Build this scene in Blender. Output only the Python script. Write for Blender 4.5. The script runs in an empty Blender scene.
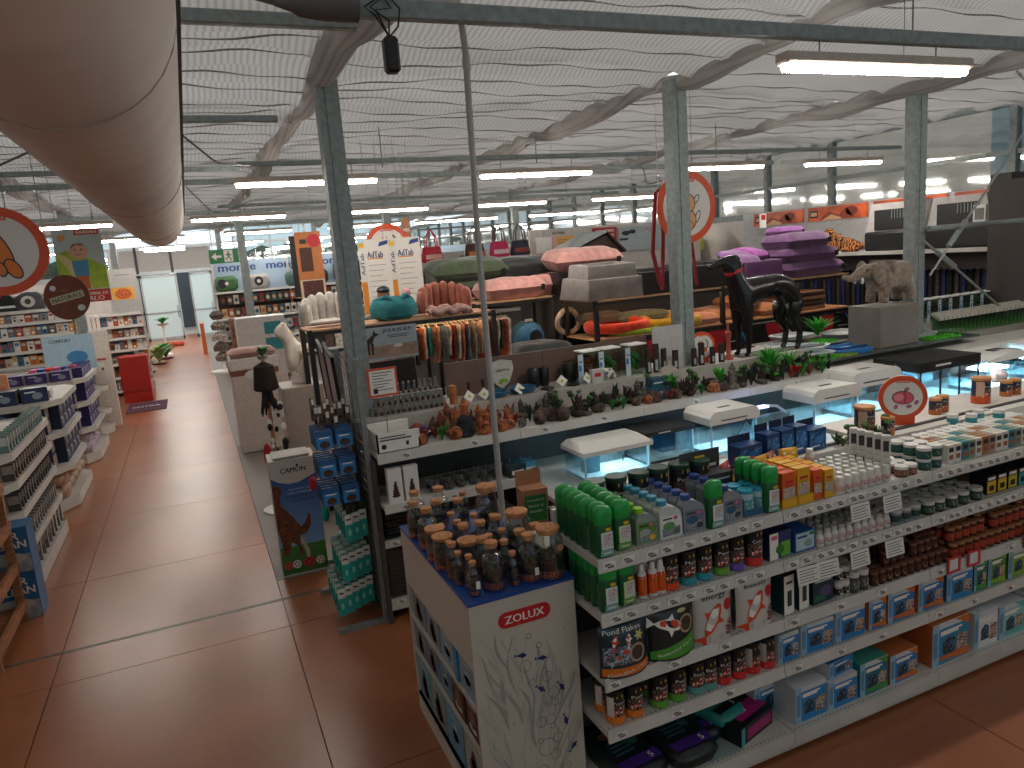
import bpy, bmesh, math, random
from mathutils import Vector, Matrix
random.seed(7)
S = bpy.context.scene
COL = S.collection
PI = math.pi
# ---------------------------------------------------------------- camera, world, exposure
CAM_Z = 2.53
cd = bpy.data.cameras.new('camera'); cam = bpy.data.objects.new('camera', cd); COL.objects.link(cam)
cd.sensor_width = 36.0; cd.lens = 737.55 / 1024 * 36.0; cd.clip_start = 0.05; cd.clip_end = 300
_y, _p, _r = 0.39941, 0.1780, 0.07915
_f = Vector((math.sin(_y)*math.cos(_p), math.cos(_y)*math.cos(_p), -math.sin(_p)))
_rt = Vector((math.cos(_y), -math.sin(_y), 0)); _d = _f.cross(_rt)
_r2 = math.cos(_r)*_rt + math.sin(_r)*_d; _d2 = -math.sin(_r)*_rt + math.cos(_r)*_d
cam.matrix_world = Matrix(((_r2.x, -_d2.x, -_f.x, 0), (_r2.y, -_d2.y, -_f.y, 0), (_r2.z, -_d2.z, -_f.z, CAM_Z), (0, 0, 0, 1)))
S.camera = cam
S.view_settings.view_transform = 'Standard'; S.view_settings.look = 'None'; S.view_settings.gamma = 1
S.view_settings.use_curve_mapping = False
S.view_settings.exposure = 0.7
W = bpy.data.worlds.new('overcast_sky'); S.world = W; W.use_nodes = True
_n = W.node_tree.nodes; _l = W.node_tree.links
_bg = _n['Background']; _tc = _n.new('ShaderNodeTexCoord'); _sp = _n.new('ShaderNodeSeparateXYZ'); _cr = _n.new('ShaderNodeValToRGB')
_l.new(_tc.outputs['Generated'], _sp.inputs[0]); _l.new(_sp.outputs['Z'], _cr.inputs[0]); _l.new(_cr.outputs[0], _bg.inputs[0])
_cr.color_ramp.elements[0].position = 0.0; _cr.color_ramp.elements[0].color = (0.60, 0.70, 0.78, 1)
_cr.color_ramp.elements[1].position = 0.6; _cr.color_ramp.elements[1].color = (1.0, 0.97, 0.93, 1)
_bg.inputs[1].default_value = 1.0

# ---------------------------------------------------------------- materials
MATS = {}
def lin(c):
    if isinstance(c, str):
        c = c.lstrip('#'); c = tuple(int(c[i:i+2], 16)/255 for i in (0, 2, 4))
    return tuple((x/12.92 if x <= 0.04045 else ((x+0.055)/1.055)**2.4) for x in c[:3]) + (1,)
def C(col, rough=0.5, metal=0.0, noise=0.06, scale=18, bump=0.0, spec=0.5, emit=0, key='', stretch=None, sheen=0, trans=0):
    k = (col, rough, metal, noise, scale, bump, emit, key, stretch, sheen, trans)
    if k in MATS: return MATS[k]
    m = bpy.data.materials.new((key or 'paint') + '_' + str(col).strip('#')); m.use_nodes = True
    nt = m.node_tree; b = nt.nodes['Principled BSDF']; c = lin(col)
    b.inputs['Roughness'].default_value = rough; b.inputs['Metallic'].default_value = metal
    b.inputs['Specular IOR Level'].default_value = spec
    b.inputs['Base Color'].default_value = c
    if sheen: b.inputs['Sheen Weight'].default_value = sheen
    if trans: b.inputs['Transmission Weight'].default_value = trans
    if noise or bump:
        tc = nt.nodes.new('ShaderNodeTexCoord'); mp = nt.nodes.new('ShaderNodeMapping'); nz = nt.nodes.new('ShaderNodeTexNoise')
        nt.links.new(tc.outputs['Object'], mp.inputs[0]); nt.links.new(mp.outputs[0], nz.inputs[0])
        if stretch: mp.inputs['Scale'].default_value = stretch
        nz.inputs['Scale'].default_value = scale; nz.inputs['Detail'].default_value = 3
        if noise:
            r = nt.nodes.new('ShaderNodeValToRGB')
            r.color_ramp.elements[0].position = 0.3; r.color_ramp.elements[1].position = 0.7
            r.color_ramp.elements[0].color = tuple(max(0, x*(1-2*noise)) for x in c[:3]) + (1,)
            r.color_ramp.elements[1].color = tuple(min(1, x*(1+noise)) for x in c[:3]) + (1,)
            nt.links.new(nz.outputs['Fac'], r.inputs[0]); nt.links.new(r.outputs[0], b.inputs['Base Color'])
        if bump:
            bp = nt.nodes.new('ShaderNodeBump'); bp.inputs['Strength'].default_value = bump; bp.inputs['Distance'].default_value = 0.01
            nt.links.new(nz.outputs['Fac'], bp.inputs['Height']); nt.links.new(bp.outputs[0], b.inputs['Normal'])
    if emit:
        b.inputs['Emission Color'].default_value = c; b.inputs['Emission Strength'].default_value = emit
    MATS[k] = m
    return m
def glass(col=(0.9, 0.97, 0.96), f=0.12, rough=0.03, key='glass'):
    k = (key, col, f, rough)
    if k in MATS: return MATS[k]
    m = bpy.data.materials.new(key); m.use_nodes = True; nt = m.node_tree; nt.nodes.clear()
    o = nt.nodes.new('ShaderNodeOutputMaterial'); mx = nt.nodes.new('ShaderNodeMixShader'); t = nt.nodes.new('ShaderNodeBsdfTransparent')
    g = nt.nodes.new('ShaderNodeBsdfGlossy'); lw = nt.nodes.new('ShaderNodeLayerWeight'); mr = nt.nodes.new('ShaderNodeMapRange')
    t.inputs[0].default_value = tuple(col) + (1,); g.inputs['Roughness'].default_value = rough
    lw.inputs['Blend'].default_value = 0.35
    nt.links.new(lw.outputs['Facing'], mr.inputs[0]); mr.inputs['To Min'].default_value = f*0.4; mr.inputs['To Max'].default_value = min(1, f*4)
    nt.links.new(mr.outputs[0], mx.inputs[0]); nt.links.new(t.outputs[0], mx.inputs[1]); nt.links.new(g.outputs[0], mx.inputs[2]); nt.links.new(mx.outputs[0], o.inputs[0])
    MATS[k] = m
    return m

# ---------------------------------------------------------------- mesh collector
TXT = {}
def text_geo(s):
    if s in TXT: return TXT[s]
    cu = bpy.data.curves.new('t', 'FONT'); cu.body = s; cu.size = 1; cu.resolution_u = 2
    ob = bpy.data.objects.new('t', cu); COL.objects.link(ob)
    me = bpy.data.meshes.new_from_object(ob.evaluated_get(bpy.context.evaluated_depsgraph_get()))
    vs = [tuple(v.co) for v in me.vertices]; fs = [tuple(p.vertices) for p in me.polygons]
    bpy.data.objects.remove(ob); bpy.data.curves.remove(cu); bpy.data.meshes.remove(me)
    if vs:
        x0 = min(v[0] for v in vs); x1 = max(v[0] for v in vs); y0 = min(v[1] for v in vs); y1 = max(v[1] for v in vs)
    else: x0 = x1 = y0 = y1 = 0
    TXT[s] = (vs, fs, x0, x1, y0, y1)
    return TXT[s]
class MB:
    def __init__(s): s.v = []; s.f = []; s.m = []; s.mats = []
    def mi(s, mat):
        if mat not in s.mats: s.mats.append(mat)
        return s.mats.index(mat)
    def add(s, vs, fs, mat, T=None):
        o = len(s.v)
        s.v += [tuple(T @ Vector(v)) for v in vs] if T else [tuple(v) for v in vs]
        s.f += [tuple(i+o for i in f) for f in fs]
        s.m += [s.mi(mat)]*len(fs)
        return s
    def box(s, x0, y0, z0, x1, y1, z1, mat, T=None, bev=0):
        if bev:
            bm = bmesh.new(); b = bev
            for X, sx in ((x0, 1), (x1, -1)):
                for Y, sy in ((y0, 1), (y1, -1)):
                    for Z, sz in ((z0, 1), (z1, -1)):
                        bm.verts.new((X+sx*b, Y+sy*b, Z)); bm.verts.new((X+sx*b, Y, Z+sz*b)); bm.verts.new((X, Y+sy*b, Z+sz*b))
            r = bmesh.ops.convex_hull(bm, input=bm.verts); bm.verts.index_update()
            s.add([v.co[:] for v in bm.verts], [[v.index for v in f.verts] for f in bm.faces], mat, T); bm.free()
            return s
        vs = [(x0, y0, z0), (x1, y0, z0), (x1, y1, z0), (x0, y1, z0), (x0, y0, z1), (x1, y0, z1), (x1, y1, z1), (x0, y1, z1)]
        return s.add(vs, [(0, 3, 2, 1), (4, 5, 6, 7), (0, 1, 5, 4), (1, 2, 6, 5), (2, 3, 7, 6), (3, 0, 4, 7)], mat, T)
    def lathe(s, prof, mat, n=14, c=(0, 0, 0), sx=1, sy=1, T=None, pw=2):
        vs = []; fs = []
        for r, z in prof:
            for k in range(n):
                a = 2*PI*(k+.5)/n; ca, sa = math.cos(a), math.sin(a)
                if pw != 2: q = (abs(ca)**pw + abs(sa)**pw)**(-1/pw); ca *= q; sa *= q
                vs.append((c[0]+r*sx*ca, c[1]+r*sy*sa, c[2]+z))
        for i in range(len(prof)-1):
            for k in range(n):
                a = i*n+k; b = i*n+(k+1) % n
                fs.append((a, b, b+n, a+n))
        if prof[0][0] > 1e-5: fs.append(tuple(reversed(range(n))))
        if prof[-1][0] > 1e-5: fs.append(tuple(range((len(prof)-1)*n, len(prof)*n)))
        return s.add(vs, fs, mat, T)
    def cyl(s, x, y, z0, z1, r, mat, n=14, r2=None):
        return s.lathe([(r, z0), (r if r2 is None else r2, z1)], mat, n, (x, y, 0))
    def tube(s, pts, r, mat, n=8, T=None, closed=False):
        P = [Vector(p) for p in pts]; N = len(P); vs = []; fs = []
        R = r if isinstance(r, (list, tuple)) else [r]*N
        up = Vector((0, 0, 1)); prev = None
        for i, p in enumerate(P):
            if closed: t = (P[(i+1) % N]-P[i-1])
            else: t = (P[min(i+1, N-1)]-P[max(i-1, 0)])
            t.normalize()
            if prev is None:
                a = up if abs(t.dot(up)) < .9 else Vector((1, 0, 0))
                u = t.cross(a).normalized()
            else:
                u = (prev - t*prev.dot(t)).normalized()
            prev = u; w = t.cross(u)
            for k in range(n):
                a = 2*PI*k/n; vs.append(p + (u*math.cos(a)+w*math.sin(a))*R[i])
        for i in range(N if closed else N-1):
            for k in range(n):
                a = i*n+k; b = i*n+(k+1) % n; j = ((i+1) % N)*n
                fs.append((a, b, j+(k+1) % n, j+k))
        if not closed: fs.append(tuple(reversed(range(n)))); fs.append(tuple(range((N-1)*n, N*n)))
        return s.add(vs, fs, mat, T)
    def poly(s, pts, mat, T=None): return s.add(pts, [tuple(range(len(pts)))], mat, T)
    def prism(s, pts, y0, y1, mat, T=None):      # outline in x,z extruded along y
        n = len(pts)
        vs = [(x, y0, z) for x, z in pts] + [(x, y1, z) for x, z in pts]
        fs = [tuple(range(n)), tuple(reversed(range(n, 2*n)))] + [(i, i+n, (i+1) % n+n, (i+1) % n) for i in range(n)]
        return s.add(vs, fs, mat, T)
    def ell(s, cx, cz, a, b, y, mat, n=20, T=None, rot=0):     # flat printed ellipse in the x,z plane
        c, d = math.cos(rot), math.sin(rot)
        P = []
        for k in range(n):
            t = 2*PI*k/n; p, q = a*math.cos(t), b*math.sin(t)
            P.append((cx+p*c-q*d, y, cz+p*d+q*c))
        return s.poly(P, mat, T)
    def pp(s, pts, y, mat, T=None): return s.poly([(x, y, z) for x, z in pts], mat, T)
    def rc(s, x0, z0, x1, z1, y, mat, T=None): return s.pp([(x0, z0), (x1, z0), (x1, z1), (x0, z1)], y, mat, T)
    def text(s, t, cx, cz, h, y, mat, w=None, T=None, rot=0, shear=0, b=None):
        if b is None:
            for o in ((-.035, .035) if h >= .03 else (0,)): s.text(t, cx+o*h*math.cos(rot), cz+o*h*math.sin(rot), h, y-.0001*(o > 0), mat, w, T, rot, shear, 1)
            return s
        vs, fs, x0, x1, y0, y1 = text_geo(t)
        if not vs: return s
        k = h/max(1e-6, (y1-y0)); kx = k if w is None else w/max(1e-6, (x1-x0))
        mx, my = (x0+x1)/2, (y0+y1)/2; c, d = math.cos(rot), math.sin(rot); out = []
        for a, b, _ in vs:
            p = (a-mx)*kx; q = (b-my)*k; p += shear*q
            out.append((cx+p*c-q*d, y, cz+p*d+q*c))
        return s.add(out, fs, mat, T)
    def sphere(s, c, r, mat, n=12, m=8, sc=(1, 1, 1), T=None):
        prof = [(math.sin(PI*i/m), -math.cos(PI*i/m)) for i in range(m+1)]
        vs = []; fs = []
        for q, z in prof:
            for k in range(n):
                a = 2*PI*k/n; vs.append((c[0]+r*sc[0]*q*math.cos(a), c[1]+r*sc[1]*q*math.sin(a), c[2]+r*sc[2]*z))
        for i in range(m):
            for k in range(n):
                a = i*n+k; b = i*n+(k+1) % n; fs.append((a, b, b+n, a+n))
        return s.add(vs, fs, mat, T)
    def mesh(s, name, smooth=False, angle=40):
        me = bpy.data.meshes.new(name); me.from_pydata(s.v, [], s.f)
        for m in s.mats: me.materials.append(m)
        me.polygons.foreach_set('material_index', s.m)
        if smooth: me.polygons.foreach_set('use_smooth', [True]*len(me.polygons))
        me.update()
        if smooth: me.set_sharp_from_angle(angle=math.radians(angle))
        return me
    def build(s, name, parent=None, smooth=False, angle=40):
        return link(s.mesh(name, smooth, angle), name, parent)
def link(me, name, parent=None):
    o = bpy.data.objects.new(name, me); COL.objects.link(o)
    if parent: o.parent = parent
    return o
def struct(mb, name, parent=None, smooth=False):
    o = mb.build(name, parent, smooth)
    if not parent: o['kind'] = 'structure'
    return o
USED = {}
def tag(o, label, cat, group=None):
    o['label'] = label; o['category'] = cat
    if group: o['group'] = group
    USED.setdefault(label, []).append(o.name)
    return o
def thing(name, label, cat, loc=(0, 0, 0), rz=0, group=None):
    o = bpy.data.objects.new(name, None); COL.objects.link(o); o.location = loc; o.rotation_euler = (0, 0, rz)
    o.empty_display_size = 0.05
    return tag(o, label, cat, group)
def solo(mb, name, label, cat, loc=(0, 0, 0), rz=0, group=None, smooth=False):
    o = mb.build(name, None, smooth); o.location = loc; o.rotation_euler = (0, 0, rz)
    return tag(o, label, cat, group)
class Proto:      # a kind of goods: list of (part name, mesh); single-part goods become one mesh object
    def __init__(s, name, parts): s.name = name; s.parts = parts
    def put(s, label, cat, loc, rz=0, group=None, rx=0, ry=0, sc=1):
        if len(s.parts) == 1:
            o = link(s.parts[0][1], s.name)
        else:
            o = bpy.data.objects.new(s.name, None); COL.objects.link(o); o.empty_display_size = 0.03
            for pn, me in s.parts: link(me, pn, o)
        o.location = loc; o.rotation_euler = (rx, ry, rz); o.scale = (sc, sc, sc)
        return tag(o, label, cat, group)
ORD = ['first', 'second', 'third', 'fourth', 'fifth', 'sixth', 'seventh', 'eighth', 'ninth', 'tenth', 'eleventh', 'twelfth', 'thirteenth', 'fourteenth', 'fifteenth', 'sixteenth', 'seventeenth', 'eighteenth', 'nineteenth', 'twentieth',
       'twenty-first', 'twenty-second', 'twenty-third', 'twenty-fourth', 'twenty-fifth', 'twenty-sixth', 'twenty-seventh', 'twenty-eighth', 'twenty-ninth', 'thirtieth'] + ['thirty-%s' % o for o in ('first', 'second', 'third', 'fourth', 'fifth', 'sixth', 'seventh', 'eighth', 'ninth')]
ROWN = ['front row', 'second row', 'third row', 'fourth row', 'fifth row', 'sixth row', 'seventh row', 'eighth row', 'ninth row']
def grid(p, base, cat, group, x0, dx, nx, y0, dy, ny, z, jit=0.004, rz=0, tail='', rj=0.06, skip=(), levels=1, dz=0, per=None):
    """a block of alike goods on a shelf; labels count from the aisle end and from the shelf's front"""
    for j in range(ny):
        for i in range(nx if not per else per[j]):
            if (i, j) in skip: continue
            for k in range(levels):
                l = base
                if nx > 1: l += ', %s from aisle end' % ORD[i]
                if ny > 1: l += ', ' + ROWN[j]
                if levels > 1: l += ', ' + ('lower tier' if k == 0 else 'upper tier' if k == 1 else 'top tier')
                p.put(l + tail, cat, (x0+i*dx+random.uniform(-jit, jit), y0+j*dy+random.uniform(-jit, jit), z+k*dz), rz+random.uniform(-rj, rj), group)

def PM(cols, scale=40, key='print'):
    k = (key, tuple(cols), scale)
    if k in MATS: return MATS[k]
    m = bpy.data.materials.new(key); m.use_nodes = True; nt = m.node_tree; b = nt.nodes['Principled BSDF']; b.inputs['Roughness'].default_value = .4
    tc = nt.nodes.new('ShaderNodeTexCoord'); v = nt.nodes.new('ShaderNodeTexNoise'); r = nt.nodes.new('ShaderNodeValToRGB'); r.color_ramp.interpolation = 'CONSTANT'
    v.inputs['Scale'].default_value = scale; v.inputs['Detail'].default_value = 2.5; v.inputs['Distortion'].default_value = 1.5
    nt.links.new(tc.outputs['Object'], v.inputs[0]); nt.links.new(v.outputs['Fac'], r.inputs[0]); nt.links.new(r.outputs[0], b.inputs['Base Color'])
    n = len(cols); e = r.color_ramp.elements; e[0].position = 0; e[0].color = lin(cols[0]); e[1].position = .34+.30*(n-1)/n; e[1].color = lin(cols[-1])
    for i in range(1, n-1): q = e.new(.34+.30*i/n); q.color = lin(cols[i])
    MATS[k] = m
    return m
WHITE = C('#d9d4cc', 0.45, noise=0.04, scale=6); WHITE2 = C('#e9e6e0', 0.35, noise=0.02)
BLACK = C('#17171a', 0.45); DGREY = C('#3c3b3d', 0.5); INK = C('#2b2a2e', 0.6, noise=0)
STEEL = C('#8d9694', 0.5, metal=0.25, noise=0.12, scale=24, bump=0.1, key='galvanised_steel')
SHELFW = C('#c9c5be', 0.4, noise=0.05, scale=5, key='shelf_enamel'); CARD = C('#b07b55', 0.8, noise=0.1)
RED = C('#c3252b', 0.5); GREEN = C('#1f8a3b', 0.35, noise=0.03); BLUE = C('#1d4f9c', 0.45); ORANGE = C('#d8571f', 0.5); YEL = C('#e6b820', 0.5)
TEAL = C('#3a8f9c', 0.5); PINK = C('#d65c8c', 0.5); CORK = C('#c98a5c', 0.85, noise=0.18, scale=60, bump=0.2, key='cork')
# ================================================================ THE SHELL
def floor_mat(name, base, rough):
    m = bpy.data.materials.new(name); m.use_nodes = True; nt = m.node_tree; b = nt.nodes['Principled BSDF']
    tc = nt.nodes.new('ShaderNodeTexCoord'); n1 = nt.nodes.new('ShaderNodeTexNoise'); n2 = nt.nodes.new('ShaderNodeTexNoise'); r = nt.nodes.new('ShaderNodeValToRGB'); mx = nt.nodes.new('ShaderNodeMath'); mr = nt.nodes.new('ShaderNodeMapRange')
    g = nt.nodes.new('ShaderNodeNewGeometry')
    nt.links.new(g.outputs['Position'], n1.inputs[0]); nt.links.new(g.outputs['Position'], n2.inputs[0])
    n1.inputs['Scale'].default_value = 0.9; n1.inputs['Detail'].default_value = 4; n2.inputs['Scale'].default_value = 26; n2.inputs['Detail'].default_value = 3
    mx.operation = 'MULTIPLY_ADD'; nt.links.new(n2.outputs['Fac'], mx.inputs[0]); mx.inputs[1].default_value = 0.35; nt.links.new(n1.outputs['Fac'], mx.inputs[2])
    c = lin(base); r.color_ramp.elements[0].position = 0.45; r.color_ramp.elements[1].position = 0.9
    r.color_ramp.elements[0].color = tuple(x*0.78 for x in c[:3])+(1,); r.color_ramp.elements[1].color = tuple(min(1, x*1.15) for x in c[:3])+(1,)
    nt.links.new(mx.outputs[0], r.inputs[0]); nt.links.new(r.outputs[0], b.inputs['Base Color'])
    mr.inputs['To Min'].default_value = rough+.02; mr.inputs['To Max'].default_value = rough+.06
    nt.links.new(n1.outputs['Fac'], mr.inputs[0]); nt.links.new(mr.outputs[0], b.inputs['Roughness']); b.inputs['Specular IOR Level'].default_value = .7
    return m
TILE = floor_mat('terracotta_resin', '#9c5f3e', 0.25)
GREYFL = floor_mat('grey_vinyl', '#6a6058', 0.45)
fb = MB().box(-7, -2.5, -0.1, 10, 36, -0.012, C('#2e221c', 0.8)); fl = struct(fb, 'floor')
def flat_tile(x0, y0, x1, y1, mat):
    MB().box(x0, y0, -0.011, x1, y1, 0, mat).build('tile', fl)
X0, Y0, DX, DY, J = 0.33, 5.24, 1.5, 1.83, 0.003
for i in range(-5, 7):
    for j in range(-5, 17):
        x, y = X0+i*DX, Y0+j*DY
        a, b_, c_, d_ = x+J, y+J, min(x+DX, 10)-J, min(y+DY, 36)-J
        if a >= c_ or b_ >= d_: continue
        if i >= 0 and d_ > 6.1:
            if b_ >= 6.1: continue
            d_ = 6.1
        a = max(a, -7)
        if b_ < 5.72 < d_:      # the steel expansion joint crosses this course
            flat_tile(a, b_, c_, 5.70, TILE); flat_tile(a, 5.74, c_, d_, TILE)
        else: flat_tile(a, b_, c_, d_, TILE)
MB().box(X0+J, 6.105, -0.011, 10, 36, 0, GREYFL).build('vinyl_flooring', fl)
jt = MB()
for k in range(4): jt.box(-7, 5.702+k*.010, -0.011, 10, 5.708+k*.010, 0.001+0.001*(k % 2), C('#8d8275', 0.4, metal=.6))
jt.build('expansion_joint', fl)

# ceiling: pleated white shade cloth hung in swags between wires
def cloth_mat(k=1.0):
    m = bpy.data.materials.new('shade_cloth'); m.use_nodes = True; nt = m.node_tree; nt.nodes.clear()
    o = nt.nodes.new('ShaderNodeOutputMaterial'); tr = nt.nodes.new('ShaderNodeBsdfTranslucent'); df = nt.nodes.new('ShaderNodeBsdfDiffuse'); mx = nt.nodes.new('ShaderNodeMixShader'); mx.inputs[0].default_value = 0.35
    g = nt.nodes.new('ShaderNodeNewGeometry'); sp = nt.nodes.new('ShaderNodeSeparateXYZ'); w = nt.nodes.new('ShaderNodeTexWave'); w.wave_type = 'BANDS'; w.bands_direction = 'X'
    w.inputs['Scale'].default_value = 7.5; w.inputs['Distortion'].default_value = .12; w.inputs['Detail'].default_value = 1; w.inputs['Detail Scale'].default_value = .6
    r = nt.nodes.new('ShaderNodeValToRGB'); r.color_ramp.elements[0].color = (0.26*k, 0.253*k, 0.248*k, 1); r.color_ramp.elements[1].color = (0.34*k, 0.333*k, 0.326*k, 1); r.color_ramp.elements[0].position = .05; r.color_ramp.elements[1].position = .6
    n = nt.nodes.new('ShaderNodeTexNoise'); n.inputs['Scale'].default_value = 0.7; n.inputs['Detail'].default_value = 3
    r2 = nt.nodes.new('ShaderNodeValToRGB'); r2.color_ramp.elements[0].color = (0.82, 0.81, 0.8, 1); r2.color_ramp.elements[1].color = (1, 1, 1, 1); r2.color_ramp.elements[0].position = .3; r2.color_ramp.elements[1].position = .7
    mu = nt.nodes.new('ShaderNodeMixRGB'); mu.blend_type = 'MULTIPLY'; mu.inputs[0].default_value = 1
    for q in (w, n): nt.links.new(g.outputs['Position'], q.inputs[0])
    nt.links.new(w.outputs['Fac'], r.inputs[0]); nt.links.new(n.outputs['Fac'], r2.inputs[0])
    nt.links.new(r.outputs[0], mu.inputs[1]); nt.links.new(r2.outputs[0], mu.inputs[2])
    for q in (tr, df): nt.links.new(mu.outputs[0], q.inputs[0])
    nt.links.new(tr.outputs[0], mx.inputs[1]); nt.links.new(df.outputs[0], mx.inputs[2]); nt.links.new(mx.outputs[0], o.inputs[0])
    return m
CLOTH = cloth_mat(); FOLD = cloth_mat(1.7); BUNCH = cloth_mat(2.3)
GATHER = C('#c9beb6', 0.9, noise=0.25, scale=40, key='gathered_cloth', stretch=(1, .15, 1))
ZC = 3.9; XP = [-4.79, -1.86, 1.07, 4.0, 6.93, 9.7]
def ceil_panel(x0, x1, first):
    nx, ny = 20, 330; ya, yb = -2.5, 24.5; vs = []; fs = []
    rnd = random.Random(int(x0*100)); ph = [rnd.uniform(0, 6) for _ in range(4)]
    wires = []; y = ya
    while y < yb+1: wires.append(y); y += rnd.choice((.34, .46, .52, .6))
    for j in range(ny+1):
        y = ya+(yb-ya)*j/ny
        k = max(i for i in range(len(wires)) if wires[i] <= y+1e-6); t = (y-wires[k])/(wires[k+1]-wires[k]) if k+1 < len(wires) else 0
        for i in range(nx+1):
            u = i/nx; x = x0+(x1-x0)*u
            yy = y + 0.04*math.sin(x*2.3+ph[0]+k*1.3)
            z = ZC + (0.13*abs(math.sin(PI*t))**.7 - 0.04)*(.7+.3*math.sin(k*1.7+ph[2])) + 0.02*math.sin(x*3+ph[1]+k) + 0.008*math.sin(x*11+k*2.1) - 0.09*max(0, 1-abs(u-(0 if u < .5 else 1))*9)
            vs.append((x, yy, z))
    for j in range(ny):
        for i in range(nx):
            a = j*(nx+1)+i; fs.append((a, a+nx+1, a+nx+2, a+1))
    m = MB(); m.add(vs, fs, CLOTH); fo = MB()
    for k, wy in enumerate(wires):
        if wy > yb: break
        P = []
        for i in range(25):
            x = x0+.05+(x1-x0-.1)*i/24; P.append((x, wy+0.04*math.sin(x*2.3+ph[0]+k*1.3), ZC-.045+0.02*math.sin(x*3+ph[1]+k)+.008*math.sin(x*11+k*2.1)))
        fo.tube(P, [.0045+.002*math.sin(i*.9+k) for i in range(25)], FOLD, 6)
    return m, fo
cl = thing('ceiling', 'x', 'x'); del cl['label']; del cl['category']; cl['kind'] = 'structure'; USED.clear()
for a, b in zip(([-7.0]+XP)[:-1], XP):
    m, fo = ceil_panel(a, b, 0); m.build('cloth_panel', cl, smooth=True, angle=60); fo.build('cloth_fold', cl, smooth=True)['kind'] = 'stuff'
for x in XP[:-1]:      # the bunched edges of neighbouring panels
    rnd = random.Random(int(x*7)); pts = []; rr = []
    for k in range(110):
        y = -2.5+27*k/109; pts.append((x+.03*math.sin(y*1.9+x), y, 3.83+.03*math.sin(y*2.7+x)-.02*math.sin(y*5.1))); rr.append(.085+.02*math.sin(y*1.1+x*3)+.012*math.sin(y*2.9))
    MB().tube(pts, rr, BUNCH, 10).build('gathered_edge', cl, smooth=True)
# walls
WALLG = C('#b9b4ad', 0.7, noise=0.08, scale=2, key='wall_panel')
RW = 9.75
wr = struct(MB().box(RW, -2.5, 0, RW+.15, 36, 2.75, WALLG), 'wall_right')
FRAME = C('#6f7674', 0.5, metal=.3, noise=.15, key='window_frame')
PANE = glass((0.74, 0.80, 0.80), 0.30, 0.05, 'window_glass')
wf = thing('window_1', 'x', 'x'); del wf['label']; del wf['category']; wf['kind'] = 'structure'; USED.clear()
y = -2.5; k = 0
MB().box(RW, -2.5, 3.84, RW+.14, 36, 3.98, FRAME).build('top_rail', wf); MB().box(RW, -2.5, 2.75, RW+.14, 36, 2.86, FRAME).build('sill', wf); MB().box(RW+.02, -2.5, 3.24, RW+.10, 36, 3.30, FRAME).build('transom', wf)
while y < 35:
    MB().box(RW, y, 2.86, RW+.12, y+.09, 3.84, FRAME).build('mullion', wf)
    MB().box(RW+.05, y+.09, 2.86, RW+.06, y+1.46, 3.84, PANE).build('pane', wf); y += 1.46
# a neighbouring greenhouse seen through the clerestory
SANDST = C('#cdb9ac', 0.8, noise=.08, scale=1.5)
nb = struct(MB().box(13.5, 8.5, 0, 13.8, 36, 7, SANDST), 'wall_neighbour'); struct(MB().box(12.6, -6, 0, 12.9, 8.5, 5.2, C('#5f7a84', .5, noise=.15, scale=1)), 'wall_outbuilding')
wl = struct(MB().box(-7.15, -2.5, 0, -7, 36, 3.9, WALLG), 'wall_left')
wk = struct(MB().box(-7, -2.65, 0, 9.75, -2.5, 1.0, WALLG).box(-7, -2.65, 3.84, 9.75, -2.5, 3.98, WALLG), 'wall_rear')
wf2 = thing('added_window', 'x', 'x'); del wf2['label']; del wf2['category']; wf2['kind'] = 'structure'; USED.clear()  # unseen rear glazing, added to let daylight onto the camera-facing fronts
for k in range(12):
    x = -7+k*1.4
    MB().box(x, -2.62, 1.0, x+.08, -2.52, 3.84, FRAME).build('mullion', wf2)
    if x+1.4 < 9.8: MB().box(x+.08, -2.58, 1.0, x+1.4, -2.57, 3.84, PANE).build('pane', wf2)
# far wall with the glazed entrance
YB = 34.0
GREYP = C('#8f8b86', 0.6, noise=0.05); ALU = C('#a5aaab', 0.4, metal=.5, noise=.1, key='aluminium')
wb = thing('wall_front', 'x', 'x'); del wb['label']; del wb['category']; wb['kind'] = 'structure'; USED.clear()
MB().box(-7, YB, 0, -2.75, YB+.15, 2.75, WALLG).build('solid_panel', wb); MB().box(1.1, YB, 0, 9.9, YB+.15, 2.75, WALLG).build('solid_panel', wb)
for a, b in ((-2.7, -1.8), (-1.76, -.5), (-.46, 1.0)): MB().box(a, YB-.02, 2.85, b, YB+.05, 3.75, GREYP).build('header_panel', wb)
for x in (-2.74, -1.78, -.48, 1.05): MB().box(x-.05, YB-.06, 0 if x in (-2.74, 1.05) else 2.77, x+.05, YB+.1, 3.85, BLACK if x in (-1.78, -.48) else ALU).build('mullion', wb)
MB().box(-7, YB-.05, 2.72, 9.9, YB+.12, 2.85, ALU).build('lintel', wb); MB().box(-7, YB-.05, 3.72, 9.9, YB+.12, 3.85, ALU).build('upper_rail', wb)
x = -7.0
while x < 9.8:
    if not -2.9 < x < 1.05: MB().box(x, YB, 2.85, x+.08, YB+.1, 7, ALU).build('mullion', wb); MB().box(x+.08, YB+.03, 2.85, min(x+1.5, 9.9), YB+.04, 7, PANE).build('pane', wb)
    x += 1.5
for z in (4.6, 5.4, 6.2, 7.0): MB().box(-7, YB-.02, z, 9.9, YB+.1, z+.07, ALU).build('rail', wb)
FROST = C('#bfd3d6', 0.3, noise=.03, key='pale_door'); 
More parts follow.
